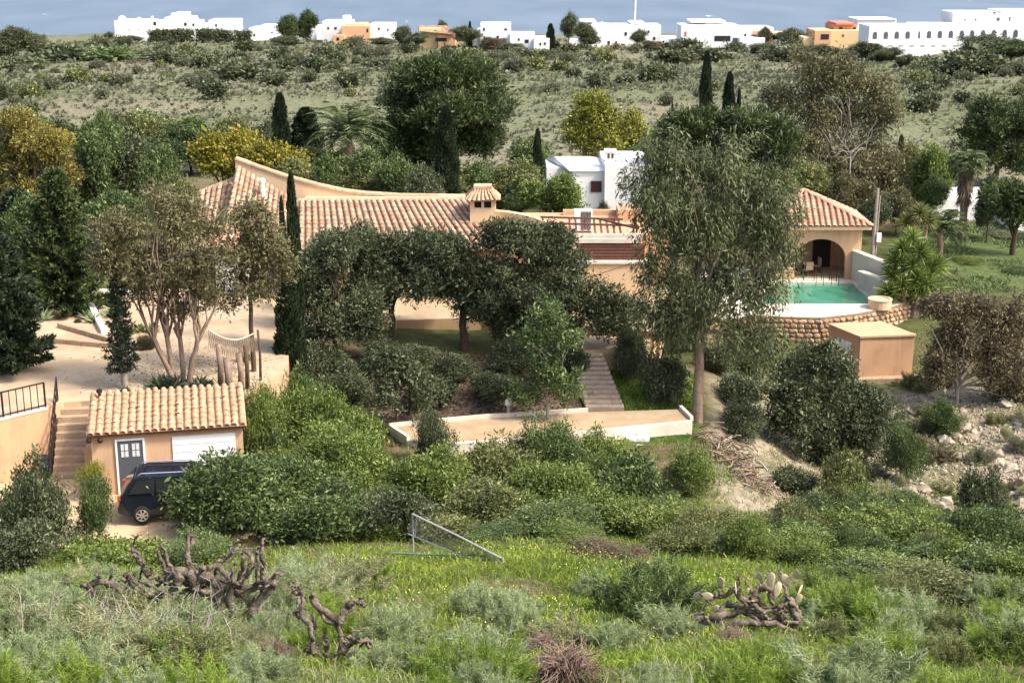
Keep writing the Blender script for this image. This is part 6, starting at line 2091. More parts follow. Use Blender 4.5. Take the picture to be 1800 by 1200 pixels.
# filler shrubs between them: all alike, nothing tells them apart
rr = random.Random(21)
avoid = [(60, 460, 46, 53)]
cnt = 0
while cnt < 84:
    px, D = rr.uniform(420, 2080), rr.uniform(44.5, 57)
    x = (px - 900) * WID(D)
    py = 600 + F * math.tan(math.atan2(-gz(x, D), D) - PITCH)
    if D > 55 and px < 1240 or D < 47 and px < 1150:
        continue
    if 1215 < px < 1400 and D > 50:
        continue
    ww, hh_, mt = rr.uniform(1.6, 2.8), rr.uniform(.9, 1.6), rr.choice(['bright', 'green', 'yolive', 'bright', 'green'])
    plant(('bush', 'fine')[cnt % 2], cnt % 3, 'thicket_shrub', f"low {LOOK[mt]} shrub in the {third(px)} valley thicket, {'upper' if D > 53 else 'middle' if D > 49 else 'lower'} part", 'shrub', x, D, ww, hh_, mt, 'thicket shrubs')
    cnt += 1

# hillside shrubs, far off
cnt = 0
rr = random.Random(5)
while cnt < 290:
    D = 128 + 215 * rr.random() ** .8
    px = rr.uniform(-60, 1900)
    x = (px - 900) * WID(D)
    if vnoise(x * .03, D * .02, 9) < rr.uniform(.15, .75):
        continue
    s = rr.choice([1, 1, 1.3, 1.8, 2.4]) * rr.uniform(.7, 1.2)
    mt = rr.choice(['scrub', 'scrubdark', 'scrub', 'yolive', 'olive', 'scrubdark', 'scrub'])
    lab = f"{'small' if s < 1.1 else 'large' if s > 1.8 else 'rounded'} {LOOK[mt]} shrub on the {third(px)} hillside, {'just below the town' if D > 280 else 'halfway up' if D > 200 else 'near its foot'}"
    plant('shrub', cnt % 4, 'hillside_shrub', lab, 'shrub', x, D, 1.9 * s, 1.1 * s ** .8, mt, 'hillside shrubs')
    cnt += 1
for px, pt, D, w, mt, lab in ((430, 112, 232, 100, 'scrubdark', 'broad dark juniper clump alone on the left hillside'), (470, 128, 226, 60, 'scrubdark', 'dark juniper right of the broad clump'), (485, 84, 290, 46, 'scrubdark', 'dark bush on the hillside below the round pines'),
                              (120, 78, 285, 120, 'olive', 'long green thicket at the left below the skyline'), (200, 84, 280, 110, 'green', 'green thicket below the white villa'), (290, 92, 275, 80, 'scrubdark', 'dark bush on the slope below the villa hedge'), (350, 95, 270, 60, 'scrubdark', 'dark bush right of the slope thicket'),
                              (40, 100, 262, 80, 'scrubdark', 'dark bush at the far left of the hillside'), (1690, 90, 240, 120, 'scrubdark', 'dark thicket on the right hillside'), (1620, 125, 225, 50, 'yolive', 'yellowish bush on the right hillside'), (1730, 110, 235, 90, 'scrubdark', 'second dark thicket on the right hillside'),
                              (1160, 112, 235, 60, 'scrubdark', 'dark bush on the hillside above the poplars'), (1050, 130, 210, 50, 'scrubdark', 'dark hillside bush left of the three cypresses'), (1380, 82, 285, 80, 'scrubdark', 'long bush below the broad villa'), (1250, 84, 285, 90, 'scrubdark', 'bush row below the broad villa left part'), (1180, 88, 280, 70, 'scrubdark', 'bush row below the long villa'),
                              (940, 88, 290, 60, 'scrubdark', 'bush below the white townhouse'), (570, 80, 300, 50, 'scrubdark', 'bush below the peach tower house')):
    plant_px('shrub', px % 4, 'hillside_bush', lab, 'bush', px, pt, D, w, mt)

# low scrub cover of the hillside (nobody could count it)
g = np.random.default_rng(31)
n = 25000
D = 118 + 250 * g.uniform(0, 1, n) ** .85
px = g.uniform(-80, 1880, n)
X = (px - 900) * WID(D)
keep = vnoise(X * .12, D * .12, 14) + .35 * g.uniform(size=n) > .42
X, D = X[keep], D[keep]
n = len(X)
s = g.uniform(.2, .6, n) * (1 + .45 * (D > 200))
k = 5
c = np.stack([X, D, T(X, D) - .05], 1)
a = g.uniform(0, 6.28, (n, k))
el = g.uniform(.25, 1.3, (n, k))
ln = s[:, None] * g.uniform(.7, 1.2, (n, k))
tip = np.stack([np.cos(a) * np.cos(el), np.sin(a) * np.cos(el), np.sin(el)], -1)
sd = np.stack([-np.sin(a), np.cos(a), np.zeros_like(a)], -1)
A = c[:, None] + tip * ln[..., None] * .6 + sd * ln[..., None] * .38
B = c[:, None] + tip * ln[..., None] * .75 - sd * ln[..., None] * .38 + np.array([0, 0, .05])
C2 = c[:, None] + tip * ln[..., None]
V = np.concatenate([c[:, None, :], np.stack([A, C2, B], 2).reshape(n, 3 * k, 3)], 1)
base = np.arange(n)[:, None] * (3 * k + 1)
qd = np.stack([base + np.zeros((1, k), int), base + 1 + 3 * np.arange(k)[None], base + 2 + 3 * np.arange(k)[None], base + 3 + 3 * np.arange(k)[None]], -1).reshape(-1, 4)
tag(obj('hillside_scrub', mesh_np('hillside_scrub', V.reshape(-1, 3), qd, M['scrub'])), 'low grey green scrub covering the hillside below the town', 'scrub', kind='stuff')


B_Y = gpt(884, 990).y


# grass
def grass(name, label, n, reg, L, W, mat, seed, clump=.12, per=7, up=1.0):
    g = np.random.default_rng(seed)
    x, y = reg(g, n)
    c = np.stack([x, y, T(x, y) - .02], 1)
    P = np.repeat(c, per, 0)
    P[:, :2] += g.normal(0, clump, (len(P), 2))
    P[:, 2] = T(P[:, 0], P[:, 1]) - .02
    d = unit(g.normal(0, .42, (len(P), 3)) + np.array([0, 0, up]))
    hs = np.repeat(g.uniform(.6, 1.25, len(c)), per) * g.uniform(.6, 1.2, len(P))
    v, f = blades_np(P, d, L * hs, W, g, .3)
    return tag(obj(name, mesh_np(name, v, f, M[mat])), label, 'grass', kind='stuff')


def reg_front(g, n):
    y = 20 + 27 * g.uniform(0, 1, n) ** .9
    x = (g.uniform(-180, 2000, n) - 900) * WID(y)
    u = 900 + x / WID(y)
    drive = (y > 45.6) & (u < 560) | (y < 24) & (u > 930) & (u < 1060) | (y > B_Y - .7) & (y < B_Y + .5) & (u > 690) & (u < 890)
    k = ~drive
    return x[k], y[k]


def reg_patch(thr, seed, y0, y1, u0=-120, u1=1920):
    def f(g, n):
        y = g.uniform(y0, y1, n)
        x = (g.uniform(u0, u1, n) - 900) * WID(y)
        k = vnoise(x * .3, y * .3, seed) > thr
        k &= ~((y > 45.8) & (900 + x / WID(y) < 560))
        return x[k], y[k]
    return f


grass('meadow_grass', 'fresh green grass of the foreground meadow', 9800, reg_front, .28, .026, 'grass', 1, .18)
grass('meadow_grass', 'pale dry grass streaks in the foreground', 4300, reg_patch(.55, 41, 20, 40), .38, .014, 'drygrass', 2, .16)
grass('garden_lawn_grass', 'dark green lawn grass right of the garden stairs', 2200, lambda g, n: ((lambda y: ((g.uniform(1062, 1235, n) - 900) * WID(y), y))(g.uniform(61.8, 67.5, n))), .16, .022, 'grass', 3, .1)
grass('field_grass', 'bright green grass of the field at the right', 3400, reg_patch(.38, 49, 88, 112, 1590, 2080), .32, .05, 'green', 4, .2)
grass('yellow_green_grass', 'bright yellow green grass in the centre of the meadow', 4200, reg_patch(.3, 53, 26, 43, 560, 1330), .24, .03, 'meadow', 8, .18)
grass('bank_grass', 'dry grass tufts on the rubble bank', 3800, reg_patch(.3, 47, 53, 85, 1270, 2080), .28, .03, 'drygrass', 6, .16)
grass('valley_grass', 'rough grass between the valley bushes', 3200, reg_patch(.2, 43, 46, 60, 480, 1300), .3, .026, 'grass', 5, .15)
# leafy ground cover with yellow flowers
g = np.random.default_rng(9)
y = g.uniform(29, 43.5, 800)
u = g.normal(1010, 230, 800)
x = (u - 900) * WID(y)
k = vnoise(x * .4, y * .4, 51) > .42
x, y = x[k], y[k]
P = np.repeat(np.stack([x, y, T(x, y) + .24], 1), 3, 0) + g.normal(0, .05, (len(x) * 3, 3))
d = unit(g.normal(size=P.shape) + np.array([0, 0, .4]))
v, f = leaves_np(P, d, .045, .035, g)
tag(obj('meadow_flowers', mesh_np('meadow_flowers', v, f, M['flower'])), 'small yellow flowers scattered through the meadow', 'flowers', kind='stuff')
g = np.random.default_rng(10)
n = 2600
y, u = g.uniform(43.3, 46.3, n), g.uniform(90, 380, n)
x = (u - 900) * WID(y)
k = vnoise(x * .7, y * .7, 61) > .3
x, y = x[k], y[k]
P = np.repeat(np.stack([x, y, T(x, y) + .1], 1), 9, 0) + g.normal(0, .13, (len(x) * 9, 3))
P[:, 2] = np.maximum(P[:, 2], T(P[:, 0], P[:, 1]) + .03)
v, f = leaves_np(P, unit(g.normal(size=P.shape) + np.array([0, 0, .3])), .11, .09, g)
tag(obj('leafy_groundcover', mesh_np('leafy_groundcover', v, f, M['bright'])), 'lush green weeds along the edge of the driveway', 'ground cover', kind='stuff')

# silver shrubs of the foreground
rr = random.Random(77)
cnt = 0
while cnt < 265:
    y = 20.5 + 17 * rr.random() ** .9
    u = rr.uniform(-160, 1980)
    x = (u - 900) * WID(y)
    # the middle stays open meadow
    if 600 < u < 1300 and y > 25.5 and rr.random() < .9:
        continue
    if 1150 < u < 1450 and 25 < y < 41 or 900 < u < 1090 and y < 25.5:
        continue
    if vnoise(x * .25, y * .25, 71) < rr.uniform(.2, .6):
        continue
    w = rr.uniform(.7, 1.5) * rr.choice([.7, 1, 1, 1.5])
    mt = rr.choice(['silver', 'silver', 'silver', 'grass', 'drygrass', 'silver'] if u < 1280 or y < 23 else ['grass', 'green', 'bright', 'silver', 'grass', 'yolive'])
    if u > 1280 and y > 24:
        w *= .75
    if 330 < u < 700 and y < 33:
        w *= .6
    lab = f"{'small' if w < .9 else 'large' if w > 1.5 else 'feathery'} {LOOK[mt]} shrub on the {third(u)} foreground slope, {'at the bottom edge' if y < 24 else 'middle band' if y < 30 else 'near the meadow'}"
    plant('silver', cnt % 3, 'feathery_shrub', lab, 'shrub', x, y, w, min(.85, w * rr.uniform(.4, .85)), mt, 'feathery foreground shrubs')
    cnt += 1
for px, py, w, h, mt, lab in ((640, 1030, 1.35, .75, 'grass', 'round feathery shrub above the meadow on the left'), (865, 1085, 1.5, .8, 'silver', 'blue green shrub in the middle of the meadow'), (1140, 1085, 2.3, 1.5, 'green', 'large dark rounded shrub left of the fallen prickly pear'), (1180, 1120, 1.3, .6, 'silver', 'pale shrub below the large dark rounded shrub'),
                              (690, 1130, 1.4, .8, 'silver', 'silver shrub right of the dead stump'), (560, 1085, 1.2, .6, 'grass', 'green shrub behind the dead cactus branch'), (1080, 1140, 1.1, .6, 'silver', 'silver shrub right of the dead twig ball'), (1470, 1100, 1.6, .9, 'grass', 'dark green shrub right of the prickly pear trunks'),
                              (1340, 1180, 1.3, .5, 'grass', 'green shrub below the prickly pear trunks'), (1560, 1165, 1.4, .6, 'grass', 'green shrub at the bottom below the twiggy bush'), (820, 1160, 1.3, .7, 'silver', 'silver shrub left of the dead twig ball')):
    q = gpt(px, py)
    plant('dome' if mt == 'olive' else 'silver', px % 3, 'meadow_shrub', lab, 'shrub', q.x, q.y, w, h, mt)
for px, py, w, h, lab in ((995, 1196, 1.3, .85, 'large dead twig ball at the bottom centre'), (955, 1145, .8, .5, 'smaller dead twig ball behind the large one'), (850, 1165, .6, .35, 'little dead twig tuft left of the twig balls'), (480, 1160, .8, .5, 'dead twig tuft under the dead cactus'), (1290, 1130, .8, .4, 'dead twigs below the prickly pear')):
    q = gpt(px, py)
    plant('tumble', 0, 'dead_twig_ball', lab, 'dead bush', q.x, q.y, w, h, 'twig')

# bare bleached stems in the twiggy bush
g = np.random.default_rng(12)
q = gpt(270, 1150)
w = NP()
for k in range(26):
    p0 = np.array([g.normal(0, 1.0), g.normal(0, .4), 0])
    dd = unit(np.array([g.normal(0, .25), g.normal(0, .2), 1.0]))
    p = [p0]
    for s_ in range(6):
        dd = unit(dd + g.normal(0, .16, 3))
        p.append(p[-1] + dd * g.uniform(.14, .3))
        if s_ > 1:
            t = [p[-1], p[-1] + unit(dd + g.normal(0, .7, 3)) * .25, p[-1] + unit(dd + g.normal(0, .9, 3)) * .45]
            w.add(*tube_np(t, [.008, .006, .004], 4))
    w.add(*tube_np(p, np.linspace(.02, .007, len(p)), 5))
o = obj('bare_shrub', w.mesh('bare_shrub', M['whitetwig']), None, q)
tag(o, 'bleached bare stems of a dead shrub before the dead cactus', 'dead bush')

# dead cactus: thick brown trunks
def gnarl(parent, pts, D, r, g, mat='deadwood'):
    w = [np.array(at(px, py, D + g.uniform(-.25, .25))) for px, py in pts]
    t = np.linspace(0, 1, len(w) * 5)
    src = np.linspace(0, 1, len(w))
    p = np.stack([np.interp(t, src, [q[i] for q in w]) for i in range(3)], 1)
    p[1:-1] = (p[:-2] + p[1:-1] * 2 + p[2:]) / 4
    p += g.normal(0, .015, p.shape)
    p += np.stack([np.sin(t * 19 + r * 90), np.cos(t * 16), np.sin(t * 23 + 2)], 1) * r * .28
    rad = r * .8 * (1 + .1 * np.sin(t * 31 + r * 70) + g.normal(0, .08, len(t))) * np.linspace(1.2, .6, len(t))
    v, f = tube_np(p, rad, 8)
    v = v + g.normal(0, r * .06, v.shape)
    n = len(t)
    caps = np.array([[0, 1, 2, 3], [0, 3, 4, 7], [4, 5, 6, 7]])
    fc = np.concatenate([f, caps, caps + (n - 1) * 8])
    loc = Vector(parent.location)
    return obj('branch', mesh_np('branch', v - np.array(loc), fc, M[mat], True), parent)



def side_twigs(parent, pts, D, r, g):
    for k in range(2):
        i = int(g.integers(0, len(pts)))
        a, c = pts[i]
        e = [(a, c), (a + g.normal(0, 14), c - abs(g.normal(6, 8))), (a + g.normal(0, 24), c - abs(g.normal(14, 14)))]
        gnarl(parent, e, D + g.normal(0, .2), r * .38, g)


g = np.random.default_rng(15)
q = gpt(425, 1115)
dc = thing('dead_cactus', 'tangle of thick dead brown cactus trunks at the lower left', 'dead cactus', q)
Z3 = lambda pts: [(a / 3, 800 + c / 3) for a, c in pts]
D0 = q.y
for pts, r in (([(1300, 925), (1240, 880), (1210, 760), (1220, 640), (1150, 590), (1050, 590)], .14), ([(1290, 925), (1300, 850), (1350, 780), (1450, 690), (1420, 655), (1340, 690), (1250, 690)], .13),
               ([(1250, 690), (1300, 640), (1330, 560), (1290, 480)], .1), ([(1380, 670), (1385, 600), (1375, 510), (1390, 430)], .09), ([(1230, 900), (1300, 910), (1400, 900), (1500, 850), (1590, 800), (1605, 730), (1540, 715)], .11),
               ([(1000, 700), (1000, 600), (990, 500), (990, 390)], .1), ([(780, 640), (750, 560), (700, 480)], .09), ([(910, 640), (900, 590), (850, 460)], .08), ([(440, 690), (540, 660), (640, 710), (730, 730)], .12),
               ([(930, 690), (940, 610), (1010, 620), (1040, 700), (1000, 780)], .16), ([(1040, 640), (1100, 640), (1160, 690), (1140, 780), (1200, 860)], .14), ([(1380, 860), (1370, 760), (1390, 690)], .09), ([(650, 620), (700, 660), (760, 720)], .08),
               ([(1160, 560), (1230, 510), (1260, 480)], .07), ([(1050, 740), (1130, 800), (1190, 900), (1260, 915)], .13), ([(1480, 880), (1490, 960), (1520, 990)], .1), ([(1180, 700), (1090, 720), (1010, 700)], .12), ([(1210, 760), (1120, 830), (1100, 960), (1080, 1040)], .12), ([(1290, 920), (1280, 980), (1300, 1060)], .15), ([(1390, 900), (1420, 960), (1410, 1030)], .1),
               ([(1000, 700), (940, 760), (900, 860), (910, 960)], .12), ([(740, 730), (830, 740), (930, 700)], .11), ([(450, 690), (520, 740), (640, 760)], .09), ([(930, 620), (860, 660), (780, 640)], .1), ([(1500, 850), (1540, 930), (1530, 1010)], .08)):
    gnarl(dc, Z3(pts), D0, r * .8, g)
    side_twigs(dc, Z3(pts), D0, r, g)
    gnarl(dc, [(a_ + g.normal(0, 7) - 6, c_ + g.normal(0, 6) + 10) for a_, c_ in Z3(pts)[::-1]], D0 + .45, r * .6, g)
q = gpt(600, 1165)
d2 = thing('dead_cactus', 'broken dead cactus stump right of the larger tangle', 'dead cactus', q)
for pts, r in (([(1590, 820), (1640, 920), (1650, 1040)], .1), ([(1650, 1050), (1680, 1000), (1720, 930)], .08), ([(1640, 745), (1720, 830), (1790, 880), (1800, 990), (1790, 1120)], .1), ([(1790, 880), (1830, 800), (1860, 765), (1905, 780)], .1),
               ([(1790, 1050), (1850, 990), (1900, 970), (1960, 1010)], .08), ([(1740, 1080), (1800, 1060), (1880, 1080), (2060, 1040)], .09)):
    gnarl(d2, Z3(pts), q.y, r * .8, g)
    side_twigs(d2, Z3(pts), q.y, r, g)
    gnarl(d2, [(a_ + g.normal(0, 7) + 4, c_ + g.normal(0, 5) + 6) for a_, c_ in Z3(pts)[::-1]], q.y + .35, r * .55, g)

# fallen prickly pear on the right
q = gpt(1310, 1105)
pc = thing('prickly_pear', 'fallen prickly pear with dead trunks and pale pads at the right', 'cactus', q)
Z1 = lambda pts: [(1200 + a / 3, 800 + c / 3) for a, c in pts]
for pts, r in (([(60, 870), (200, 840), (330, 810), (450, 860), (600, 880)], .13), ([(100, 890), (250, 880), (420, 880), (600, 920)], .15), ([(280, 720), (340, 770), (420, 820), (520, 830)], .12), ([(370, 760), (400, 700), (460, 700), (470, 780)], .12),
               ([(590, 920), (600, 840), (560, 760), (500, 790)], .15), ([(160, 740), (220, 740), (280, 690), (290, 660)], .08), ([(180, 830), (240, 780), (340, 800)], .1), ([(520, 860), (530, 930)], .12)):
    gnarl(pc, Z1(pts), q.y, r * .72, g)
    side_twigs(pc, Z1(pts), q.y, r, g)
    gnarl(pc, [(a_ + g.normal(0, 8), c_ + g.normal(0, 5)) for a_, c_ in Z1(pts)[::-1]], q.y + .4, r * .6, g)
bm = bmesh.new()
bmesh.ops.create_icosphere(bm, subdivisions=2, radius=.5)
for v in bm.verts:
    v.co.y *= .13
    v.co.x *= .62 * (1 + .55 * v.co.z)
pad_me = bpy.data.meshes.new('pad')
bm.to_mesh(pad_me)
bm.free()
for p in pad_me.polygons:
    p.use_smooth = True
pad_me.materials.append(M['pad'])
rr = random.Random(8)
for a, c, s, tl in ((410, 630, .5, .1), (465, 640, .55, -.1), (500, 690, .55, .4), (545, 640, .5, -.6), (600, 610, .5, .7), (120, 725, .5, 1.3), (200, 650, .45, 0), (280, 680, .45, .3), (170, 790, .35, .6), (560, 750, .4, 1.2), (620, 690, .4, .9),
                    (75, 720, .4, 1.0), (520, 620, .4, -.3), (350, 700, .35, -.5), (610, 740, .4, .3)):
    p = at(1200 + a / 3, 806 + c / 3, q.y + rr.uniform(-.15, .15)) - q
    o = obj('pad', pad_me, pc, p, (rr.uniform(-.35, .35), tl, rr.uniform(-1.3, 1.3)))
    s *= .62
    o.scale = (s, s * .8, s * 1.15)

q = gpt(1392, 925)
sn = thing('dead_stump', 'small pale dead cactus standing in the bushes below the branch pile', 'dead cactus', q)
for pts, r in (([(590, 380), (570, 280), (550, 190)], .07), ([(635, 385), (600, 310), (570, 270)], .06), ([(570, 240), (600, 190)], .05), ([(545, 230), (510, 200)], .04)):
    gnarl(sn, Z1(pts), q.y, r, g, 'bark')

# sagging wire fence
B_ = gpt(884, 990) + Vector((0, 0, .12))
fz = gz(B_.x, B_.y)
A = at(725, 903, B_.y + 2.2)
C_, E_ = at(718, 938, B_.y + 2.1), gpt(815, 984) + Vector((0, 0, .1))
fn = thing('wire_fence', 'sagging wire mesh fence panel leaning above the meadow', 'fence', (B_.x, B_.y, fz))
MB().tube([A, A.lerp(B_, .5) + Vector((0, 0, .03)), B_], .03, 6).build('top_rail', M['galv'], fn)
MB().tube([C_, E_], .025, 6).build('lower_rail', M['galv'], fn)
MB().tube([gpt(680, 982) + Vector((0, 0, .2)), gpt(775, 985) + Vector((0, 0, .18)), B_ + Vector((0, 0, -.04))], .03, 6).build('bottom_rail', plain('green_rail', (.12, .2, .15), .5), fn)
MB().tube([A.lerp(B_, .05), C_.lerp(E_, .12)], .025, 6).build('post', M['galv'], fn)
MB().tube([B_ + Vector((0, 0, .05)), (B_.x, B_.y, fz - .2)], .03, 6).build('post', M['galv'], fn)
MB().tube([A, (A.x, A.y, gz(A.x, A.y) - .2)], .03, 6).build('post', M['galv'], fn)
m = MB()
nn = 44
for i in range(nn):
    t = i / (nn - 1)
    p, s_ = A.lerp(B_, t), C_.lerp(E_, min(1, t * 1.15))
    t2 = min(1, t + .09)
    t3 = max(0, t - .09)
    for tt in (t2, t3):
        s2 = C_.lerp(E_, min(1, tt * 1.15))
        if (p - s2).length > .1:
            m.bar(p, s2, .011)
o = m.build('wire_mesh', M['wire'], fn)
o['kind'] = 'stuff'

# net slung in the yard, posts
qa, qb = onz(378, 672, PLAZA_Z), onz(449, 668, PLAZA_Z)
nt1 = thing('slung_net', 'sagging rope net slung between the yard trees', 'net', ((qa.x + qb.x) / 2, qa.y, PLAZA_Z + 1.0))
a, c = at(366, 579, 58.4), at(446, 586, 59.4)
top = [a.lerp(c, t) + Vector((0, 0, -.35 * math.sin(math.pi * t))) for t in np.linspace(0, 1, 9)]
MB().tube(top, .03, 5).build('rope', M['concrete'], nt1)
m = MB()
low = [p + Vector((0, -.1, -.75)) for p in top]
for i in range(8):
    for k in range(3):
        t = k / 3
        u0, u1 = top[i].lerp(top[i + 1], t), top[i].lerp(top[i + 1], (k + 1) / 3)
        l0, l1 = low[i].lerp(low[i + 1], t), low[i].lerp(low[i + 1], (k + 1) / 3)
        m.bar(u0, l1, .014).bar(u1, l0, .014).bar(u0, l0, .012)
m.build('netting', M['bark'], nt1)['kind'] = 'stuff'
for px, py, pt, r, lab in ((388, 684, 605, .13, 'weathered stump post left below the slung net'), (402, 690, 630, .18, 'thick pale stump below the slung net'), (424, 688, 622, .14, 'brown stump post right of the thick pale stump'), (435, 683, 608, .1, 'thin brown post near the slim dark trunk'), (458, 668, 580, .06, 'thin dark post right of the slim tree trunk')):
    q = onz(px, py, PLAZA_Z)
    h = at(px, pt, q.y).z - PLAZA_Z
    o = MB().tube([(q.x, q.y, PLAZA_Z - .1), (q.x + .03, q.y, PLAZA_Z + h * .5), (q.x - .02, q.y + .02, PLAZA_Z + h)], [r, r * .85, r * .8], 8).build('wooden_post', M['bark' if r > .1 else 'bark_dark'], None, smooth=True)
    tag(o, lab, 'post')

# rubble and branch pile
rocks = []
for s in range(4):
    bm = bmesh.new()
    bmesh.ops.create_icosphere(bm, subdivisions=1, radius=.5)
    r_ = random.Random(40 + s)
    for v in bm.verts:
        v.co *= r_.uniform(.6, 1.25)
        v.co.z *= .75
    me = bpy.data.meshes.new('rock')
    bm.to_mesh(me)
    bm.free()
    me.materials.append(M['rock'])
    rocks.append(me)
rr = random.Random(44)
for k in range(150):
    u, D = rr.uniform(1560, 1850), rr.uniform(56, 72)
    x = (u - 900) * WID(D)
    o = obj('loose_rock', rr.choice(rocks), None, (x, D, gz(x, D) + .02), (rr.uniform(-.4, .4), rr.uniform(-.4, .4), rr.uniform(0, 6)))
    s = rr.choice([.3, .4, .5, .7, .95]) * rr.uniform(.7, 1.2)
    o.scale = (s, s * rr.uniform(.7, 1.2), s * rr.uniform(.6, 1))
    tag(o, f"{'small' if s < .38 else 'big' if s > .65 else 'middling'} pale rock on the rubble bank, {'left' if u < 1650 else 'middle' if u < 1750 else 'right'} side, {'upper' if D > 67 else 'middle' if D > 61 else 'lower'} part", 'rock', 'rubble bank rocks')
for k in range(70):
    u, D = rr.uniform(1480, 2050), rr.uniform(54, 82)
    x = (u - 900) * WID(D)
    ww, hh_, mt = rr.uniform(.6, 1.9), rr.uniform(.35, .9), rr.choice(['scrub', 'redbrown', 'drygrass', 'scrub', 'yolive'])
    plant('fine' if k % 3 == 0 else 'silver', k % 3, 'bank_scrub', f"low {LOOK[mt]} scrub on the rubble bank, {'left' if u < 1620 else 'middle' if u < 1740 else 'right'} side, {'upper' if D > 68 else 'middle' if D > 61 else 'lower'} part", 'shrub', x, D, ww, hh_, mt, 'bank scrub')
g = np.random.default_rng(17)
n = 6000
u, D = g.uniform(1540, 2000, n), g.uniform(54, 74, n)
x = (u - 900) * WID(D)
z = T(x, D)
V0 = unit(g.normal(size=(n, 4, 3))) * (g.uniform(.05, .16, n)[:, None, None])
V = (V0 + np.stack([x, D, z + .02], 1)[:, None]).reshape(-1, 3)
fi = (np.arange(n)[:, None, None] * 4 + np.array([[0, 1, 2], [0, 2, 3], [0, 3, 1], [1, 3, 2]])[None]).reshape(-1, 3)
tag(obj('rubble', mesh_np('rubble', V, fi, M['rock'])), 'fine pale rubble covering the bank at the right', 'rubble', kind='stuff')
q = gpt(1310, 815)
bpile = thing('branch_pile', 'heap of dry cut branches and palm stems below the eucalyptus', 'branch pile', q)
for k in range(290):
    t = g.uniform()
    c = np.array(at(1262 + 75 * t + g.normal(0, 24), 750 + 108 * t + g.normal(0, 7), 60.5 - 4.5 * t))
    c[2] = gz(c[0], c[1]) + abs(g.normal(.25, .25))
    a = g.normal(1.0, .8)
    L = g.uniform(.3, .95)
    d = np.array([math.cos(a) * .9, -math.sin(a), g.normal(0, .25)])
    p = [c - d * L / 2, c + g.normal(0, .03, 3), c + d * L / 2]
    v, f = tube_np(p, g.uniform(.012, .04), 5)
    obj('branch', mesh_np('branch', v - np.array(q), f, M['skirt'] if k % 5 else M['whitetwig']), bpile)
# leaf litter under the trees
g = np.random.default_rng(18)
n = 9000
y = g.uniform(58.5, 67.5, n)
x = (g.uniform(640, 1035, n) - 900) * WID(y)
P = np.stack([x, y, T(x, y) + .03], 1)
v, f = leaves_np(P, unit(g.normal(size=(n, 3)) * np.array([1, 1, .3])), .16, .08, g)
tag(obj('leaf_litter', mesh_np('leaf_litter', v, f, M['redbrown'])), 'brown leaf litter on the shaded bank under the trees', 'leaf litter', kind='stuff')
n = 2600
y = g.normal(58.5, 2.6, n)
x = (g.normal(330, 75, n) - 900) * WID(y)
k = inside([(p.x, p.y) for p in (onz(a_, c_, PLAZA_Z) for a_, c_ in ((60, 712), (160, 705), (430, 692), (500, 650), (505, 565), (300, 510), (150, 520)))], x, y)
P = np.stack([x, y, np.full(n, PLAZA_Z + .012)], 1)[k]
v, f = leaves_np(P, unit(g.normal(size=P.shape) * np.array([1, 1, .05])), .09, .04, g)
tag(obj('fallen_leaves', mesh_np('fallen_leaves', v, f, M['redbrown'])), 'dry fallen leaves under the yard trees', 'leaf litter', kind='stuff')
# dead snag in front of the ragged eucalyptus
q = at(1494, 360, 108)
zs = gz(q.x, 108)
sg = thing('dead_snag', 'bleached bare dead tree before the ragged eucalyptus', 'dead tree', (q.x, 108, zs))
g = np.random.default_rng(19)
w = NP()
tip = lambda px, py: np.array(at(px, py, 108)) - np.array([q.x, 108, zs])
trunk = [np.array([0, 0, -.3]), tip(1493, 320), tip(1495, 268)]
w.add(*tube_np(trunk, [.09, .075, .05], 6))
for a, c in ((1465, 258), (1470, 285), (1512, 248), (1478, 240), (1505, 230), (1540, 215), (1545, 235), (1520, 262), (1455, 275)):
    w.add(*limb(tip(1495, 270 + g.uniform(-5, 15)), tip(a, c), .035, .01, g, 5, .1))
    w.add(*limb(tip((1495 + a) / 2, (268 + c) / 2), tip(a + g.uniform(-14, 14), c - g.uniform(0, 14)), .02, .008, g, 4, .1))
obj('trunk', w.mesh('trunk', M['whitetwig'], True), sg)

# ------------------------------------------------------------------ parked car behind the bush
wq = at(245, 925, 48.6)
CA = R(8)
car = thing('parked_car', 'dark blue estate car with silver roof rails half hidden behind the bush', 'car', (wq.x - .75, 49.3, gz(wq.x, 49) + .03), CA)
hw = .9
side = [(0, .42), (0, .95), (.12, 1.12), (.55, 1.66), (.9, 1.74), (2.6, 1.72), (3.35, 1.2), (4.45, 1.02), (4.6, .75), (4.6, .35), (4.1, .3), (.4, .3)]
m = MB()
inset = lambda z: hw - max(0, (z - 1.05)) * .28
n = len(side)
b0 = len(m.v)
for s in (-1, 1):
    m.v += [(x_, s * inset(z_), z_) for x_, z_ in side]
m.f.append(tuple(range(n)))
m.f.append(tuple(range(2 * n - 1, n - 1, -1)))
for i in range(n):
    j = (i + 1) % n
    m.f.append((j, i, n + i, n + j))
body = m.build('body', M['carpaint'], car, world=False, bevel=.04)
for nm, pts in (('side_window', [(.35, 1.15), (.68, 1.6), (1.25, 1.63), (1.25, 1.15)]), ('side_window', [(1.32, 1.15), (1.32, 1.63), (2.2, 1.63), (2.2, 1.15)]), ('side_window', [(2.27, 1.15), (2.27, 1.62), (2.55, 1.6), (3.2, 1.18)])):
    for s in (-1, 1):
        pp = [(x_, s * (inset(z_) + .012), z_) for x_, z_ in pts]
        MB().poly(pp if s > 0 else pp[::-1]).build(nm, M['glass'], car, world=False)
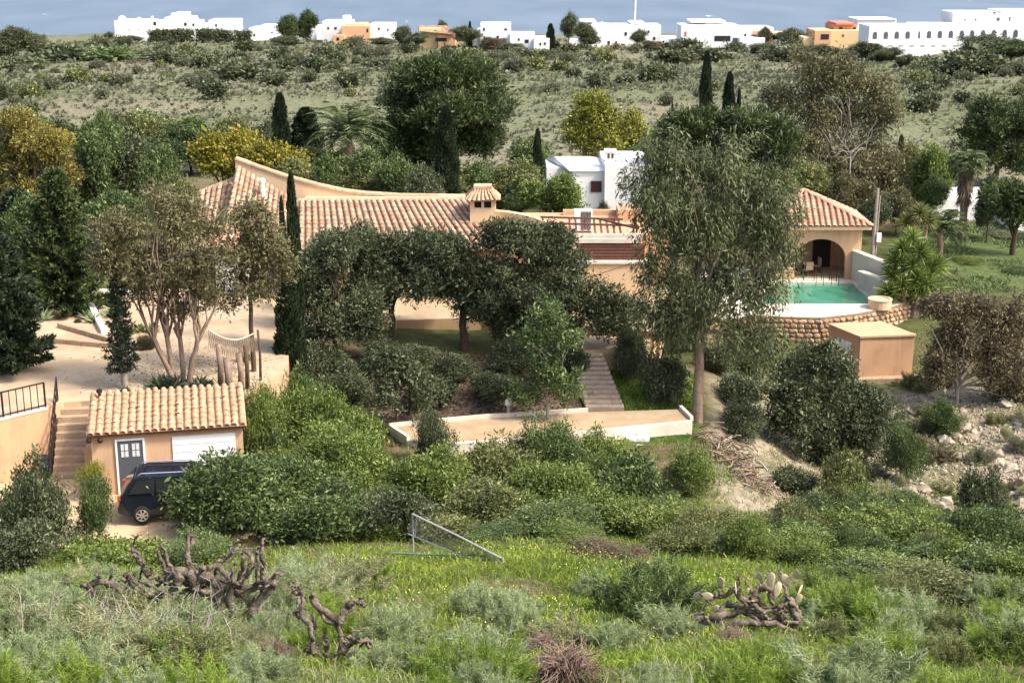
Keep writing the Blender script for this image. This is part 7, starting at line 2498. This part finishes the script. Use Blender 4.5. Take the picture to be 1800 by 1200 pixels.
for nm, pts in (('rear_window', [(.135, 1.17), (.535, 1.63)]), ('windscreen', [(2.67, 1.68), (3.32, 1.24)])):
    (xa_, za_), (xb_, zb_) = pts
    o_ = -.02 if nm == 'rear_window' else .02
    MB().poly([(xa_ + o_, -inset(za_) + .1, za_ + .02), (xa_ + o_, inset(za_) - .1, za_ + .02), (xb_ + o_, inset(zb_) - .1, zb_ + .02), (xb_ + o_, -inset(zb_) + .1, zb_ + .02)]).build(nm, M['glass'], car, world=False)
for s in (-1, 1):
    MB().box(-.03, .08, s * .82 - .07, s * .82 + .07, .8, 1.08).build('tail_light', M['lamp_red'], car, world=False)
    MB().box(4.45, 4.62, s * .7 - .14, s * .7 + .14, .72, .88).build('headlight', M['pane'], car, world=False)
    rail = [(.7, s * .62, 1.72), (.8, s * .62, 1.8), (2.5, s * .62, 1.8), (2.65, s * .62, 1.72)]
    MB().tube(rail, .025, 6).build('roof_rail', M['chrome'], car, world=False)
    for wx in (.78, 3.65):
        yc = s * (hw - .1)
        wh_ = MB()
        prof = [(.2, -.11), (.31, -.11), (.34, -.07), (.34, .07), (.31, .11), (.2, .11)]
        for r0, w0 in prof:
            for i in range(24):
                a_ = 6.2832 * i / 24
                wh_.v.append((wx + r0 * math.cos(a_), yc + w0, .34 + r0 * math.sin(a_)))
        for k in range(len(prof) - 1):
            for i in range(24):
                j = (i + 1) % 24
                wh_.f.append((k * 24 + i, k * 24 + j, (k + 1) * 24 + j, (k + 1) * 24 + i))
        wheel = wh_.build('wheel', M['rubber'], car, world=False, smooth=True)
        rim = MB()
        yo = yc + s * .1
        for k in range(7):
            a_ = 6.2832 * k / 7
            rim.bar((wx, yo, .34), (wx + .2 * math.cos(a_), yo, .34 + .2 * math.sin(a_)), .045, .03, up=(0, 1, 0))
        ring = [(wx + .205 * math.cos(6.2832 * i / 16), yo, .34 + .205 * math.sin(6.2832 * i / 16)) for i in range(17)]
        rim.tube(ring, .02, 5, cap=False)
        obj('rim', rim.mesh('rim', M['alloy']), wheel)
MB().box(-.06, .1, -.75, .75, .4, .62).build('bumper', M['carpaint'], car, world=False, bevel=.03)
m = MB()
m.box(2.85, 2.98, -hw - .17, -hw + .02, 1.12, 1.27)
m.build('wing_mirror', M['carpaint'], car, world=False, bevel=.02)
m = MB()
m.box(2.85, 2.98, hw - .02, hw + .17, 1.12, 1.27)
m.build('wing_mirror', M['carpaint'], car, world=False, bevel=.02)
